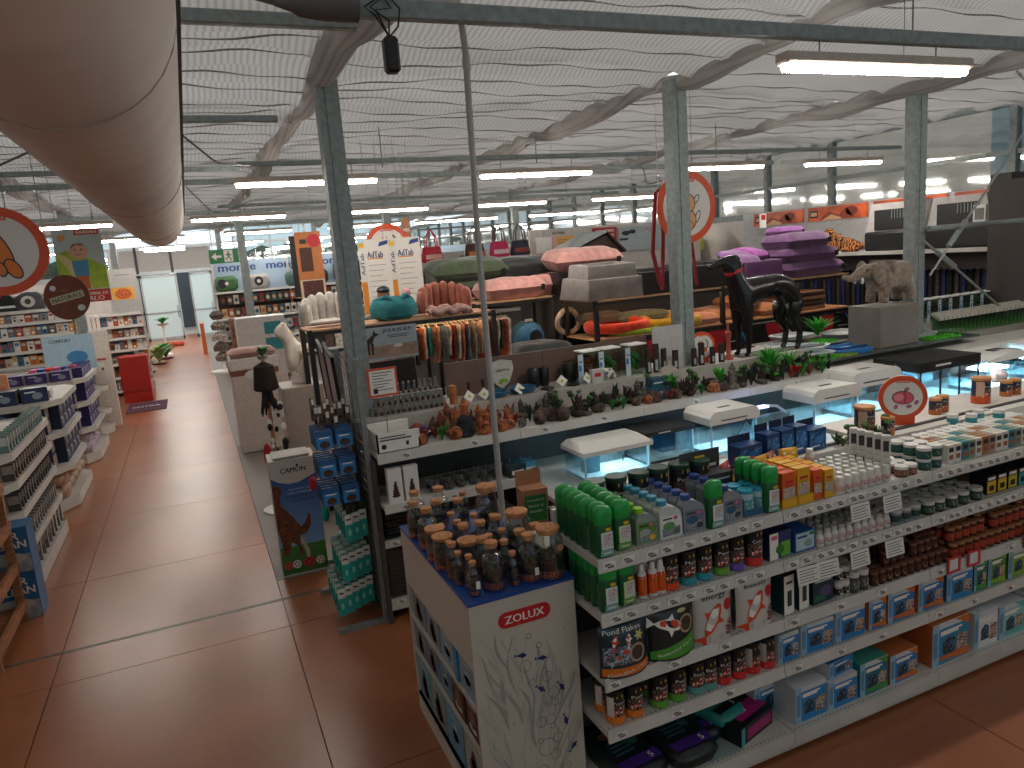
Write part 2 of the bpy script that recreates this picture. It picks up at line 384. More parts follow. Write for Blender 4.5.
def sliding_door(n, x0, x1, y):
    d = thing('door_%d' % n, 'x', 'x'); del d['label']; del d['category']; d['kind'] = 'structure'; USED.clear()
    MB().box(x0, y, 0, x0+.07, y+.05, 2.7, ALU).box(x1-.07, y, 0, x1, y+.05, 2.7, ALU).box(x0, y, 2.6, x1, y+.05, 2.7, ALU).box(x0, y, 0, x1, y+.05, .12, ALU).box(x0, y, 1.1, x1, y+.05, 1.17, ALU).build('door_frame', d)
    MB().box(x0+.07, y+.02, .12, x1-.07, y+.03, 1.1, FROST).build('pane', d); MB().box(x0+.07, y+.02, 1.17, x1-.07, y+.03, 2.6, FROST).build('pane', d)
    MB().tube([(x1-.12, y-.03, .9), (x1-.12, y-.03, 1.4)], .02, STEEL, 6).build('door_handle', d)
sliding_door(1, -1.75, -.38, YB-.14); sliding_door(2, .10, .98, YB-.14); sliding_door(3, -2.7, -1.8, YB)
# a pale lobby beyond the doors, open to daylight
struct(MB().box(-4, 36, -.1, 3, 46, 0, C('#b9b4ae', .3)), 'floor_lobby')
struct(MB().box(-2.3, 41, 0, -.75, 41.1, 3, C('#4d5a63', .5)).box(-.45, 41, 0, 2, 41.1, 3, C('#4d5a63', .5)), 'wall_lobby')
# dark green hedge line outside, standing behind the front glazing
hd = MB(); rnd = random.Random(3)
for k in range(46): (-2.9 < -6+k*.44 < 1.7) or hd.sphere((-6+k*.44+rnd.uniform(-.2, .2), 38.8+rnd.uniform(0, 1.2), 1.6+rnd.uniform(-.3, .5)), rnd.uniform(.9, 1.5), C('#2d4a3a', .9, noise=.4, scale=5, bump=.4, key='hedge'), 8, 6, (1, .7, 1.5 if -1.5 > 0 else 1.35))
h = hd.build('hedge', None, True); h['kind'] = 'stuff'; tag(h, 'dark green clipped hedge outside behind the far glazing', 'hedge')

# ---------------------------------------------------------------- steel: posts, beams, braces
def ipost(x, y, z0=0, z1=3.9, w=.075):
    m = MB()
    m.prism([(0, 0)]*0 or [(x-w, z0), (x+w, z0), (x+w, z1), (x-w, z1)], y-w*.9, y+w*.9, STEEL).box(x-w*.3, y-w*.9-.008, z0, x+w*.3, y-w*.9, z1, STEEL)
    m.box(x-w*1.5, y-w*1.5, z0, x+w*1.5, y+w*1.5, z0+.012, STEEL)
    return m
pn = 0
for x in XP[1:-1]:
    for y in (5.45, 15.5, 25.0):
        if (x < 0 and y < 10): continue
        pn += 1; struct(ipost(x, y, 0, 3.84 if y < 20 else 6), 'post_%d' % pn)
def beam(x0, x1, y, z, h=.075, d=.05):
    global pn; pn += 1
    struct(MB().box(x0, y, z, x1, y+d, z+h, STEEL, bev=.006), 'beam_%d' % pn)
beam(.72, 9.7, 3.12, 3.50, .075); beam(-7, .90, 3.62, 3.60, .06); beam(-7, .8, 6.0, 3.62, .05); beam(-7, .72, 8.6, 3.6, .05)
for y in (7.85, 12.6, 17.4): beam(.6, 9.7, y, 3.54, .05)
for y in (10.4, 15.5, 20.2): beam(-7, 9.7, y, 3.66, .07)
for y in (25, 28.2, 31.2): beam(-7, 9.9, y, 5.1, .12); beam(-7, 9.9, y, 4.4, .08)
for x in (-5.5, -3.3, -1.1, 1.1, 3.3, 5.5, 7.7): 
    pn += 1; struct(MB().tube([(x, 25, 5.15), (x, YB, 5.15)], .035, STEEL, 6), 'beam_%d' % pn)
# diagonal tie rods with turnbuckles and the horizontal tube beside the tall post
tr = solo(MB().tube([(6.98, 5.3, 1.95), (8.9, 5.3, 3.86)], .012, STEEL, 6).tube([(7.25, 5.3, 2.22), (7.5, 5.3, 2.47)], .03, STEEL, 6), 'tie_rod', 'thin steel tie rod rising from tall post towards ceiling by clerestory', 'rod')
tr = solo(MB().tube([(6.95, 5.35, 2.3), (8.8, 5.35, 1.1)], .012, STEEL, 6).tube([(7.15, 5.35, 2.17), (7.42, 5.35, 2.0)], .03, STEEL, 6), 'tie_rod', 'thin steel tie rod falling from tall post across the dark shelf wall', 'rod')
tr = solo(MB().tube([(6.95, 5.3, 2.42), (9.7, 5.3, 2.42)], .03, STEEL, 8), 'steel_tube', 'horizontal steel tube braced between tall post and side wall', 'tube')
tr = solo(MB().tube([(7.6, 4.9, 3.85), (9.6, 4.9, 2.7)], .012, STEEL, 6), 'tie_rod', 'thin steel tie rod falling from ceiling to wall under clerestory', 'rod')
# conduit coming down off the beam
m = MB().tube([(1.1, 3.3, 3.62), (1.35, 3.5, 3.72), (1.5, 3.85, 3.74), (1.53, 3.9, 3.6), (1.51, 3.9, 2.6), (1.52, 3.9, .72)], .018, C('#aaa7a3', .5), 8)
m.lathe([(.022, 0), (.022, .06)], C('#aaa7a3', .5), 8, (1.53, 3.9, 3.5)).lathe([(.024, 0), (.024, .05)], C('#aaa7a3', .5), 8, (1.51, 3.9, 2.6))
solo(m, 'conduit_pipe', 'grey plastic conduit running down from steel beam behind the corked jars', 'pipe', smooth=True)
# cable junction, camera and loose wires by the beam end
t = thing('cable_gland', 'fat grey cable gland with grey cable at end of steel beam', 'cable', (.68, 3.14, 3.54))
MB().lathe([(.012, -.22), (.03, -.16), (.05, -.13), (.06, -.02), (.06, .1)], C('#5d5a58', .6), 12, T=Matrix.Rotation(PI/2, 4, 'Y')).build('sleeve', t, True)
MB().tube([(-.2, 0, 0), (-.4, .02, .05), (-.7, .05, .2), (-.9, .1, .3)], .014, C('#5d5a58', .6), 6).build('cable', t, True)
t = thing('hanging_sensor', 'small black sensor dangling on looped black wires from steel beam', 'sensor', (.885, 3.08, 3.345))
MB().box(-.03, -.03, -.07, .03, .03, .07, BLACK, bev=.012).build('housing', t)
w = MB(); 
for k in range(4):
    a = k*1.3; w.tube([(0, 0, .07), (.05*math.cos(a), .03, .12+.02*k), (.1*math.cos(a+1), 0, .18), (.03*math.sin(a), .02, .25)], .004, BLACK, 5)
w.build('wire', t)
# suspended fluorescent battens
LAMP = C('#fff8ee', .4, noise=0, emit=42, key='lit_tube'); BODY = C('#b8aca0', .5)
lm = MB().box(-.70, -.035, -.075, .70, .035, -.03, LAMP, bev=.014).mesh('diffuser'); lb = MB().box(-.72, -.05, -.04, .72, .05, .02, BODY, bev=.012).mesh('housing')
lh = MB().tube([(-.45, 0, .02), (-.45, 0, .14)], .005, STEEL, 4).tube([(.45, 0, .02), (.45, 0, .14)], .005, STEEL, 4).tube([(.2, .01, .02), (.2, .01, .52)], .003, STEEL, 4).mesh('hook')
lh2 = MB().tube([(-.45, 0, .02), (-.45, 0, .80)], .005, STEEL, 4).tube([(.45, 0, .02), (.45, 0, .80)], .005, STEEL, 4).mesh('hook')
lamp = Proto('batten_light', [('diffuser', lm), ('housing', lb), ('hook', lh)]); lamp2 = Proto('batten_light', [('diffuser', lm), ('housing', lb), ('hook', lh2)])
rowsL = [(3.16, 'over the pond-care shelves', [3.72, 7.3]), (7.88, 'over the dog beds', [1.27, 3.85, 6.45, 8.6]), (12.62, 'second line of lights from camera', [-1.6, .9, 3.3, 5.6, 8.0]), (17.4, 'third line of lights from camera', [-3.4, -.9, 1.6, 4.1, 6.6, 8.9]), (21.8, 'fourth line of lights from camera', [-3.4, -.6, 2.0, 4.6, 7.2]), (28.25, 'fifth line of lights from camera', [-3.4, -.6, 2.0, 4.6, 7.2]), (31.25, 'sixth line of lights from camera', [-3.4, -.6, 2.0, 4.6, 7.2])]
for y, wh, xs in rowsL:
    for i, x in enumerate(xs):
        (lamp if y < 25 else lamp2).put('lit batten light, %s, %s from entrance side' % (wh, ORD[i]), 'light', (x, y, 3.42 if y < 20 else 3.62), 0, 'suspended batten lights')
# extra hangers reach the ceiling
ch = MB()
for x, y in ((3.95, 3.14), (2.05, 7.88), (3.85, 7.88), (6.4, 7.88), (1.0, 12.6), (3.6, 12.6), (5.9, 12.6)): ch.tube([(x, y, 3.5), (x, y, 3.92)], .006, STEEL, 4)
o = ch.build('chain', None); o['kind'] = 'structure'; o.name = 'trim_1'

# ---------------------------------------------------------------- fabric air duct
DUCTM = C('#e2d8cd', .75, noise=.06, scale=2.5, key='duct_fabric')
t = thing('air_duct', 'huge beige fabric air duct hanging under ceiling along the aisle', 'duct', (-.235, 0, 3.222))
R = .306; pts = []; 
N = 40; vs = []; fs = []; ny = 120
for j in range(ny+1):
    y = -2.4+13.0*j/ny
    q = 1.0
    if y > 9.6: q = math.sqrt(max(0, 1-((y-9.6)/1.02)**3))*.98+.02
    for k in range(N):
        a = 2*PI*k/N; w_ = 1+.006*math.sin(y*1.1+3*a)+.004*math.sin(7*a+y*.7)
        vs.append((R*q*w_*math.cos(a), y, R*q*w_*math.sin(a)-(1-q)*.26))
for j in range(ny):
    for k in range(N):
        a = j*N+k; b = j*N+(k+1) % N; fs.append((a, b, b+N, a+N))
MB().add(vs, fs, DUCTM).build('duct_skin', t, True, 80)
sm = MB()
for y in (2.2, 5.2, 8.4): sm.tube([((R+.001)*math.cos(2*PI*k/32), y, (R+.001)*math.sin(2*PI*k/32)) for k in range(32)], .003, C('#b5a698', .8), 5, closed=True)
sm.build('seam', t, True)
ho = MB(); hm = C('#e8ddd0', .5)
for line, ang in ((0, 214), (1, 226)):
    for k in range(70):
        y = 1.0+k*.1+line*.05; a = math.radians(ang); ra, rb = R*.985, R*1.013
        c = Vector((math.cos(a), 0, math.sin(a))); u = Vector((-math.sin(a), 0, math.cos(a)))
        P = [c*rb+u*.008*math.cos(q*PI/3)+Vector((0, y+.028*math.sin(q*PI/3), 0)) for q in range(6)]; ho.poly(P, hm)
ho.build('outlet_hole', t)['kind'] = 'stuff'
rl = MB().box(.31, -2.4, .03, .325, 9.7, .06, C('#3a3532', .6))
for k in range(80): rl.box(.296, -2.3+k*.15, .0, .31, -2.24+k*.15, .06, C('#3a3532', .6))
rl.build('suspension_rail', t)
# loops of cable under the ceiling
for pts, lb in (([(-1.5, 5.8, 3.55), (-1.1, 5.9, 3.3), (-.7, 6, 3.5)], 'grey cable loop hanging left of the fabric duct'), ([(.1, 6.0, 3.55), (.35, 6.4, 3.38), (.75, 7.88, 3.55)], 'grey cable sagging from duct side to lit batten'), ([(.15, 10, 3.6), (.45, 11, 3.35), (1.0, 12.6, 3.5)], 'grey cable sagging towards the farther batten lights'), ([(5.3, 7.9, 3.4), (5.35, 7.9, 3.2), (5.6, 7.9, 3.25), (5.7, 7.9, 2.4)], 'white cable hanging near the red strap over dog beds')):
    P = [Vector(p) for p in pts]; Q = []
    for i in range(len(P)-1):
        for k in range(6): Q.append(P[i].lerp(P[i+1], k/6))
    Q.append(P[-1]); Q = [Q[0]]+[(Q[i-1]+Q[i]*2+Q[i+1])/4 for i in range(1, len(Q)-1)]+[Q[-1]]
    solo(MB().tube(Q, .008, C('#6a6663', .6), 5), 'ceiling_cable', lb.replace('left of', 'beside'), 'cable', smooth=True)
# ================================================================ GOODS: shapes of each kind
def bend(m, i0, r):
    for i in range(i0, len(m.v)):
        x, y, z = m.v[i]; a = x/r; m.v[i] = (r*math.sin(a)-(y)*0, -r*math.cos(a)+y, z)
def rcs(m, x0, z0, x1, z1, y, mat, n=6):
    for k in range(n):
        a = x0+(x1-x0)*k/n; b = x0+(x1-x0)*(k+1)/n; m.rc(a, z0, b, z1, y, mat)
def fish(m, cx, cz, s, y, body, patch, rot=0.9):
    c, d = math.cos(rot), math.sin(rot)
    def P(pts): return [(cx+(a*c-b*d)*s, cz+(a*d+b*c)*s) for a, b in pts]
    m.pp(P([(-.5, 0), (-.3, .12), (0, .2), (.3, .16), (.5, .04), (.5, -.06), (.3, -.14), (0, -.16), (-.3, -.1)]), y, body)
    m.pp(P([(-.45, 0), (-.75, .2), (-.68, 0), (-.75, -.2)]), y, body)
    m.pp(P([(-.05, .17), (.1, .34), (.18, .18)]), y, body); m.pp(P([(0, -.15), (.12, -.34), (.2, -.13)]), y, body)
    m.pp(P([(.1, .17), (.3, .15), (.36, 0), (.2, -.06), (.05, .05)]), y-.0004, patch); m.pp(P([(-.3, .1), (-.1, .16), (-.1, -.05), (-.28, -.04)]), y-.0004, patch)
FW = C('#ece6dd', .5, noise=0); FR = C('#d6431f', .5, noise=0); NAVY = C('#1c2740', .45, noise=0); DTEAL = C('#173a42', .45, noise=.05)
LBL = C('#d8dcdc', .4, noise=0)
def canister(name, r, h, bodyc, band, lid, word, lidh=.018, bandh=.22, fishy=True, side=None):
    b = MB(); b.lathe([(r, 0), (r, h-lidh)], bodyc, 20)
    l = MB(); l.lathe([(r+.001, .002), (r+.001, h*bandh)], band, 20)
    i0 = len(l.v)
    l.rc(-.3*r, h*.80, .45*r, h*.88, -.0006, YEL)
    if word: l.text(word, 0, h*.66, h*.085, -.0006, FW, w=1.5*r)
    if fishy: rcs(l, -1.25*r, h*bandh, 1.35*r, h*.60, -.0003, PM(('#17181c', '#17181c', '#8d857c', '#17181c', '#8a3028', '#17181c', '#5a4a3a'), 55), 7)
    if fishy: fish(l, .05*r, h*.42, r*1.3, -.0006, FW, FR, .3); l.ell(-.5*r, h*.34, r*.2, r*.2, -.0008, FR, 8)
    l.rc(-.7*r, h*.09, .7*r, h*.115, -.0016, FW)
    if side: rcs(l, -1.5*r, h*bandh, -.62*r, h*.85, -.0009, side)
    bend(l, i0, r+.0008)
    c = MB(); c.lathe([(r*1.03, h-lidh), (r*1.05, h-lidh+.003), (r*1.05, h-.003), (r*.98, h), (0, h)], lid, 20)
    return Proto(name, [('container', b.mesh('container', True)), ('label', l.mesh('label', True)), ('lid', c.mesh('lid', True))])
def jar(name, r, h, body, lid, lab=None, lidh=.016, n=12, neck=0):
    b = MB()
    if neck: b.lathe([(r*.95, 0), (r, .004), (r, h-neck-lidh-.006), (r*.62, h-lidh-.002), (r*.6, h-lidh)], body, n)
    else: b.lathe([(r*.95, 0), (r, .003), (r, h-lidh)], body, n)
    if lab:
        i0 = len(b.v); z0, z1 = h*.18, h*(.62 if not neck else .5)
        b.lathe([(r+.0008, z0), (r+.0008, z1)], lab[0], n)
        i0 = len(b.v); b.rc(-.6*r, z0+(z1-z0)*.55, .6*r, z0+(z1-z0)*.75, -.001, lab[1]); b.rc(-.4*r, z0+(z1-z0)*.15, .5*r, z0+(z1-z0)*.4, -.001, lab[1]); bend(b, i0, r+.0012)
    c = MB(); rl = r*(.72 if neck else 1.03)
    c.lathe([(rl, h-lidh), (rl, h-.002), (rl*.94, h), (0, h)], lid, n)
    return Proto(name, [('container', b.mesh('container', True)), ('lid', c.mesh('lid', True))])
def oval_bottle(name, w, d, h, body, cap, lab, lab2):
    b = MB(); b.lathe([(w*.47, 0), (w/2, .006), (w/2, h*.62), (w*.46, h*.66)], body, 20, sy=d/w, pw=2.6)
    l = MB(); y = -d/2-.0006
    l.rc(-w*.30, h*.16, w*.36, h*.50, y, lab); l.rc(-w*.36, h*.03, w*.36, h*.15, y, lab2); l.rc(-w*.02, h*.52, w*.26, h*.58, y, YEL)
    l.rc(-w*.16, h*.2, w*.34, h*.46, y-.0004, PM(('#c9d4d4', '#8fb0b8', '#e0e0dc', '#b5483a', '#c9d4d4'), 60)); l.rc(-.2*w, h*.08, .25*w, h*.10, y-.0004, FW)
    c = MB(); c.lathe([(w*.48, h*.64), (w*.51, h*.67), (w*.51, h*.88), (w*.44, h*.95), (w*.28, h*.99), (0, h)], cap, 20, sy=d/w, pw=2.4)
    return Proto(name, [('container', b.mesh('container', True)), ('label', l.mesh('label')), ('cap', c.mesh('cap', True))])
def shoulder_bottle(name, w, d, h, body, cap, lab1, lab2, blob):
    o = [(-w/2, 0), (w/2, 0), (w/2, h*.45), (w*.46, h*.62), (w*.34, h*.74), (w*.12, h*.82), (-w*.08, h*.84), (-w*.08, h*.86), (-w*.42, h*.86), (-w*.42, h*.80), (-w/2, h*.72)]
    b = MB(); b.prism(o, -d/2, d/2, body)
    l = MB(); y = -d/2-.0008
    l.pp([(-w*.44, h*.05), (w*.45, h*.05), (w*.45, h*.44), (w*.38, h*.58), (-w*.44, h*.62)], y, lab1); l.ell(-.1*w, h*.34, w*.27, h*.10, y-.0004, lab2, 12); l.rc(-w*.4, h*.07, w*.40, h*.30, y-.0003, PM(('#6c7a80', '#8d9a90', '#3f5f7a', '#b5b8b0', '#7d5a48'), 45)); l.ell(.24*w, h*.17, w*.15, h*.08, y-.0006, blob, 12); l.rc(-.36*w, h*.5, .05*w, h*.54, y-.0006, INK); l.ell(.2*w, h*.52, w*.1, h*.05, y-.0006, PINK, 10)
    c = MB(); c.lathe([(w*.19, h*.86), (w*.2, h*.87), (w*.2, h*.98), (w*.17, h), (0, h)], cap, 14, (-w*.25, 0, 0))
    return Proto(name, [('container', b.mesh('container')), ('label', l.mesh('label')), ('cap', c.mesh('cap', True))])
def carton(name, w, d, h, side, front, paint=None, top=None, bev=0):
    b = MB(); b.box(-w/2, 0, 0, w/2, d, h, side)
    if top: b.poly([(-w/2+.002, .002, h+.0006), (w/2-.002, .002, h+.0006), (w/2-.002, d-.002, h+.0006), (-w/2+.002, d-.002, h+.0006)], top)
    l = MB(); l.rc(-w/2+.001, .001, w/2-.001, h-.001, -.0008, front)
    if paint: paint(l, w, h, -.0016)
    return Proto(name, [('carton', b.mesh('carton')), ('printed_front', l.mesh('printed_front'))])
def bag(name, w, d, h, body, paint, lean=0):
    """a pillow pack standing up: thick at the foot, pinched at its top seam"""
    m = MB(); nx, nz = 8, 8; vs = []; fs = []
    def prof(u, v):
        t = (1-abs(2*u-1)**2.4)*(1-v**1.6)**.6 if v < 1 else 0
        return max(.02, t)
    for s in (-1, 1):
        for j in range(nz+1):
            for i in range(nx+1):
                u, v = i/nx, j/nz; x = (u-.5)*w*(1-.04*math.sin(PI*v)); vs.append((x, s*d/2*prof(u, v), v*h))
    q = (nx+1)*(nz+1)
    for j in range(nz):
        for i in range(nx):
            a = j*(nx+1)+i; fs.append((a, a+1, a+nx+2, a+nx+1)); fs.append((a+q, a+q+nx+1, a+q+nx+2, a+q+1))
    for j in range(nz):
        a = j*(nx+1); fs.append((a, a+nx+1, a+nx+1+q, a+q)); b_ = a+nx; fs.append((b_, b_+q, b_+q+nx+1, b_+nx+1))
    for i in range(nx):
        fs.append((i, i+q, i+1+q, i+1)); a = nz*(nx+1)+i; fs.append((a, a+1, a+1+q, a+q))
    m.add(vs, fs, body)
    l = MB(); paint(l, w, h)
    out = []
    for x, y, z in l.v:
        u = min(1, max(0, x/w+.5)); v = min(.999, max(0, z/h)); out.append((x, -d/2*prof(u, v)-.0015+y, z))
    l.v = out
    return Proto(name, [('pouch', m.mesh('pouch', True, 70)), ('print', l.mesh('print'))])
def grid_rect(l, x0, z0, x1, z1, y, mat, n=6, mz=3):
    for i in range(n):
        for j in range(mz): l.rc(x0+(x1-x0)*i/n, z0+(z1-z0)*j/mz, x0+(x1-x0)*(i+1)/n, z0+(z1-z0)*(j+1)/mz, y, mat)

# ================================================================ SHELVING
HOLE = C('#6a655f', .8, noise=0)
tagm = MB(); tagm.box(-.031, -.0012, -.019, .031, 0, .019, C('#f1eee8', .5, noise=0)); 
for x0, x1, z0, z1 in ((-.022, .004, .004, .010), (-.022, .018, -.003, .001), (-.01, .022, -.013, -.006)): tagm.rc(x0, z0, x1, z1, -.0018, INK)
TAG = tagm.mesh('price_tag')
def shelf(parent, x0, x1, yf, yb, z, tags=(), side=True, th=.03, lip=.052, holes=True, mat=None):
    mat = mat or SHELFW
    m = MB(); m.box(x0+.002, yf, z-th, x1-.002, yb, z, mat)
    m.add([(x0+.002, yf-.002, z+.004), (x1-.002, yf-.002, z+.004), (x1-.002, yf-.012, z-lip), (x0+.002, yf-.012, z-lip), (x0+.002, yf+.004, z+.004), (x1-.002, yf+.004, z+.004), (x1-.002, yf+.002, z-lip), (x0+.002, yf+.002, z-lip)],
          [(0, 3, 2, 1), (0, 1, 5, 4), (3, 7, 6, 2), (0, 4, 7, 3), (1, 2, 6, 5), (4, 5, 6, 7)], mat)
    s = m.build('shelf', parent)
    if holes:
        h = MB(); n = int((x1-x0)/.025)
        for k in range(n):
            x = x0+.02+k*(x1-x0-.04)/n; h.poly([(x-.004, yf+.016, z+.0008), (x+.004, yf+.016, z+.0008), (x+.004, yf+.024, z+.0008), (x-.004, yf+.024, z+.0008)], HOLE)
        h.build('perforation', s)['kind'] = 'stuff'
    for x in tags:
        o = link(TAG, 'price_tag', s); o.location = (x, yf-.0105, z-.022-random.uniform(0, .006)); o.rotation_euler = (.19, random.uniform(-.03, .03), 0)
    return s
ZS = [1.235, .99, .69, .445, .13]
YF1 = 2.54
BX = [1.39, 2.385, 3.39, 4.395, 5.40]
for k in range(4):
    t = thing('shelving_bay', 'white pond-care shelving bay, %s from the display of corked jars' % ORD[k], 'shelf', (0, 0, 0), 0, 'front shelving bays')
    x0, x1 = BX[k], BX[k+1]
    MB().box(x0, 2.96, 0, x1-.004, 2.985, 1.34, DGREY).build('back_panel', t)
    for x in ((x0,) if k else (x0, x1)): MB().box(x, 2.93, 0, x+.03, 2.99, 1.34, SHELFW).build('upright', t)
    for i, z in enumerate(ZS[:4]):
        n = 9 if i < 2 else 3
        if k and i < 2: n = 12
        tg = [x0+.06+q*(x1-x0-.1)/n+random.uniform(-.02, .02) for q in range(n)]
        shelf(t, x0, x1, YF1, 2.95, z, tg)
    b = MB().box(x0+.002, 2.50, .02, x1-.002, 2.95, .10, SHELFW).box(x0+.002, 2.472, .066, x1-.002, 2.95, .13, SHELFW)
    b.build('plinth', t)
    hm_ = MB(); n = 38
    for q in range(n): x = x0+.02+q*(x1-x0-.04)/n; hm_.poly([(x-.004, 2.49, .1308), (x+.004, 2.49, .1308), (x+.004, 2.498, .1308), (x-.004, 2.498, .1308)], HOLE)
    hm_.build('perforation', t)['kind'] = 'stuff'
    # raised ledge on the back half of the bay
    if k: MB().box(x0, 2.90, 1.236, x1-.004, 2.96, 1.30, WHITE).build('rear_ledge', t)
# hanging promotion cards and the red price frames
cd_ = MB().box(-.075, -.001, -.10, .075, 0, 0, C('#e3dfd8', .5, noise=0))
for q in range(5): cd_.rc(-.062, -.022-.016*q, .062-.02*(q % 2), -.018-.016*q, -.0016, INK)
CARDM = cd_.mesh('promotion_card')
pc = Proto('promotion_card', [('promotion_card', CARDM)])
for i, (x, z) in enumerate([(2.86, 1.185), (3.08, 1.185), (2.52, .94), (2.65, .94), (2.86, .94), (3.10, .94), (3.24, 1.185)]):
    if i == 6: continue
    pc.put('white printed promotion card hanging from %s shelf lip, %s from aisle end' % ('top' if z > 1 else 'second', ORD[i] if i < 2 else ORD[i-2]), 'card', (x, YF1-.018, z-.002), random.uniform(-.06, .06), 'hanging promotion cards', rx=-.15, sc=.85)
fr = MB(); RF = C('#c8323a', .4, noise=0)
for a, b, c, d in ((-.05, -.045, .05, -.033), (-.05, .033, .05, .045), (-.05, -.033, -.036, .033), (.036, -.033, .05, .033)): fr.box(a, -.006, b, c, 0, d, RF)
fr.rc(-.036, -.033, .036, .033, -.001, LBL); fm = Proto('price_holder', [('price_holder', fr.mesh('price_holder'))])
for i, x in enumerate((3.56, 3.72, 4.19, 4.6)): fm.put('red-edged price frame on third shelf lip, %s from aisle end' % ORD[i], 'holder', (x, YF1-.014, .69-.005), 0, 'red price frames')

# ================================================================ GOODS ON THE FRONT SHELVES
GB = C('#14592f', .3, noise=.03, key='green_plastic'); GC = C('#1f9a44', .25, noise=.02, key='green_cap')
gb = oval_bottle('pond_bottle', .086, .055, .222, GB, GC, LBL, C('#7fa9a5', .5, noise=0)); gb2 = oval_bottle('pond_bottle', .086, .055, .222, GB, GC, C('#c7d7a6', .5, noise=0), C('#6c9c4a', .5, noise=0))
T1 = ZS[0]+.001
grid(gb, 'tall green domed-cap bottle with blue label, top shelf', 'bottle', 'green bottles', 1.452, 0, 1, 2.575, .058, 7, T1)
grid(gb2, 'tall green domed-cap bottle with green label, top shelf', 'bottle', 'green bottles', 1.553, 0, 1, 2.60, .060, 6, T1)
TB = C('#8f9c92', .3, noise=.05); lime = shoulder_bottle('flask', .105, .05, .165, TB, C('#8fd021', .35), C('#5d8f32', .5, noise=.1), C('#a7b0a8', .5), YEL)
lime.put('shouldered flask with lime cap beside the tall green bottles', 'bottle', (1.665, 2.60, T1), 0)
lime.put('shouldered flask with lime cap, tucked behind the other lime one', 'bottle', (1.665, 2.67, T1), 0)
tealb = shoulder_bottle('flask', .118, .055, .175, C('#c9cfcd', .35), C('#3f96b0', .35), C('#dfe3e2', .4, noise=0), C('#5f9a5a', .5), C('#5e6d62', .5))
grid(tealb, 'white shouldered flask with teal cap, top shelf', 'bottle', 'teal-capped flasks', 1.785, 0, 1, 2.60, .066, 5, T1)
blueb = shoulder_bottle('flask', .112, .055, .175, C('#8d949c', .35), C('#2a4a8d', .35), C('#6c7686', .4), C('#2c5f82', .5), C('#27364b', .5))
grid(blueb, 'grey shouldered flask with navy cap, top shelf', 'bottle', 'navy-capped flasks', 1.915, 0, 1, 2.60, .068, 5, T1)
gb.put('single tall green bottle standing between two runs of navy-capped flasks', 'bottle', (2.022, 2.575, T1), 0, None)
grid(blueb, 'navy-capped flask beyond the single green bottle, top shelf', 'bottle', 'far navy-capped flasks', 2.125, 0, 1, 2.60, .068, 5, T1)
DL = C('#1f4030', .4); CB = C('#16181c', .4)
big = canister('food_canister', .05, .215, CB, C('#1c2c26', .4), DL, 'Pond', .022)
for i, (x, y) in enumerate([(1.60, 2.935), (1.72, 2.94), (1.84, 2.93), (1.955, 2.935), (2.07, 2.925), (2.185, 2.915)]):
    big.put('black food canister with dark green lid along the rear, %s from aisle end' % ORD[i], 'canister', (x, y-.03, T1), 0, 'dark-lidded canisters')
# counter display tray with teal-lidded jars
t = thing('display_tray', 'open grey cardboard tray holding teal-lidded jars on top shelf', 'tray', (2.275, 2.58, T1))
TG = C('#686f74', .7); b = MB(); b.box(-.075, 0, 0, .075, .2, .004, TG).box(-.078, 0, 0, -.075, .2, .085, TG).box(.075, 0, 0, .078, .2, .085, TG).box(-.078, .2, 0, .078, .203, .1, TG).box(-.078, -.003, 0, .078, 0, .03, C('#2d5d80', .6)); b.build('tray', t)
tj = jar('plastic_jar', .036, .115, C('#b6d3d6', .35), C('#2d9db8', .35), (C('#5fa0a8', .5), FW))
for i, (x, y) in enumerate(((2.24, 2.62), (2.318, 2.62), (2.24, 2.70), (2.318, 2.70))): tj.put('teal-lidded jar in cardboard tray, %s row, %s from aisle end' % ('front' if i < 2 else 'back', ORD[i % 2]), 'jar', (x, y, T1+.005), 0, 'jars in the tray')
# dark display header card behind
t = thing('display_box', 'dark grey open display carton with yellow badge behind teal jars', 'carton', (2.20, 2.80, T1))
b = MB(); b.box(-.12, 0, 0, .12, .1, .15, DGREY); b.build('carton', t)
b = MB(); b.box(-.12, .1, .15, .12, .104, .25, DGREY, T=None); b.rc(-.03, .19, .03, .225, .0992, YEL); b.rc(-.1, .16, .1, .175, .0992, LBL); b.build('header_flap', t)
b = MB(); b.rc(-.11, .03, .11, .13, -.0008, C('#2b3f57', .5)); b.ell(0, .08, .05, .03, -.0014, LBL, 12); b.rc(-.1, .12, .1, .128, -.0014, LBL); b.build('print', t)
grid(gb, 'green domed-cap bottle at far end of first bay', 'bottle', 'green bottles beside orange packs', 2.40-.045, 0, 1, 2.585, .062, 4, T1)
# orange and yellow packs
def pk(l, w, h, y):
    l.rc(-w*.42, h*.22, w*.42, h*.56, y, PM(('#d8d4cc', '#c2452a', '#e8e2d8', '#4a5a6a', '#d8d4cc', '#b59a50'), 60)); l.rc(-w*.3, h*.68, w*.3, h*.76, y, RED)
    l.text('Nexta', 0, h*.62, h*.05, y-.0006, INK, w*.6)
OR = C('#dd5b1c', .5, noise=.03); YL = C('#e3a91f', .5, noise=.03)
po = carton('food_carton', .085, .045, .165, OR, OR, pk); py_ = carton('food_carton', .085, .045, .17, YL, YL, pk); pt = carton('food_carton', .055, .05, .15, OR, OR, pk); pyt = carton('food_carton', .055, .05, .14, YL, YL, pk)
tr_ = Proto('shelf_tray', [('shelf_tray', MB().box(-.045, -.004, 0, .045, 0, .045, YL).box(-.045, 0, 0, .045, .28, .003, YL).box(-.047, -.004, 0, -.045, .28, .035, YL).box(.045, -.004, 0, .047, .28, .035, YL).mesh('shelf_tray'))])
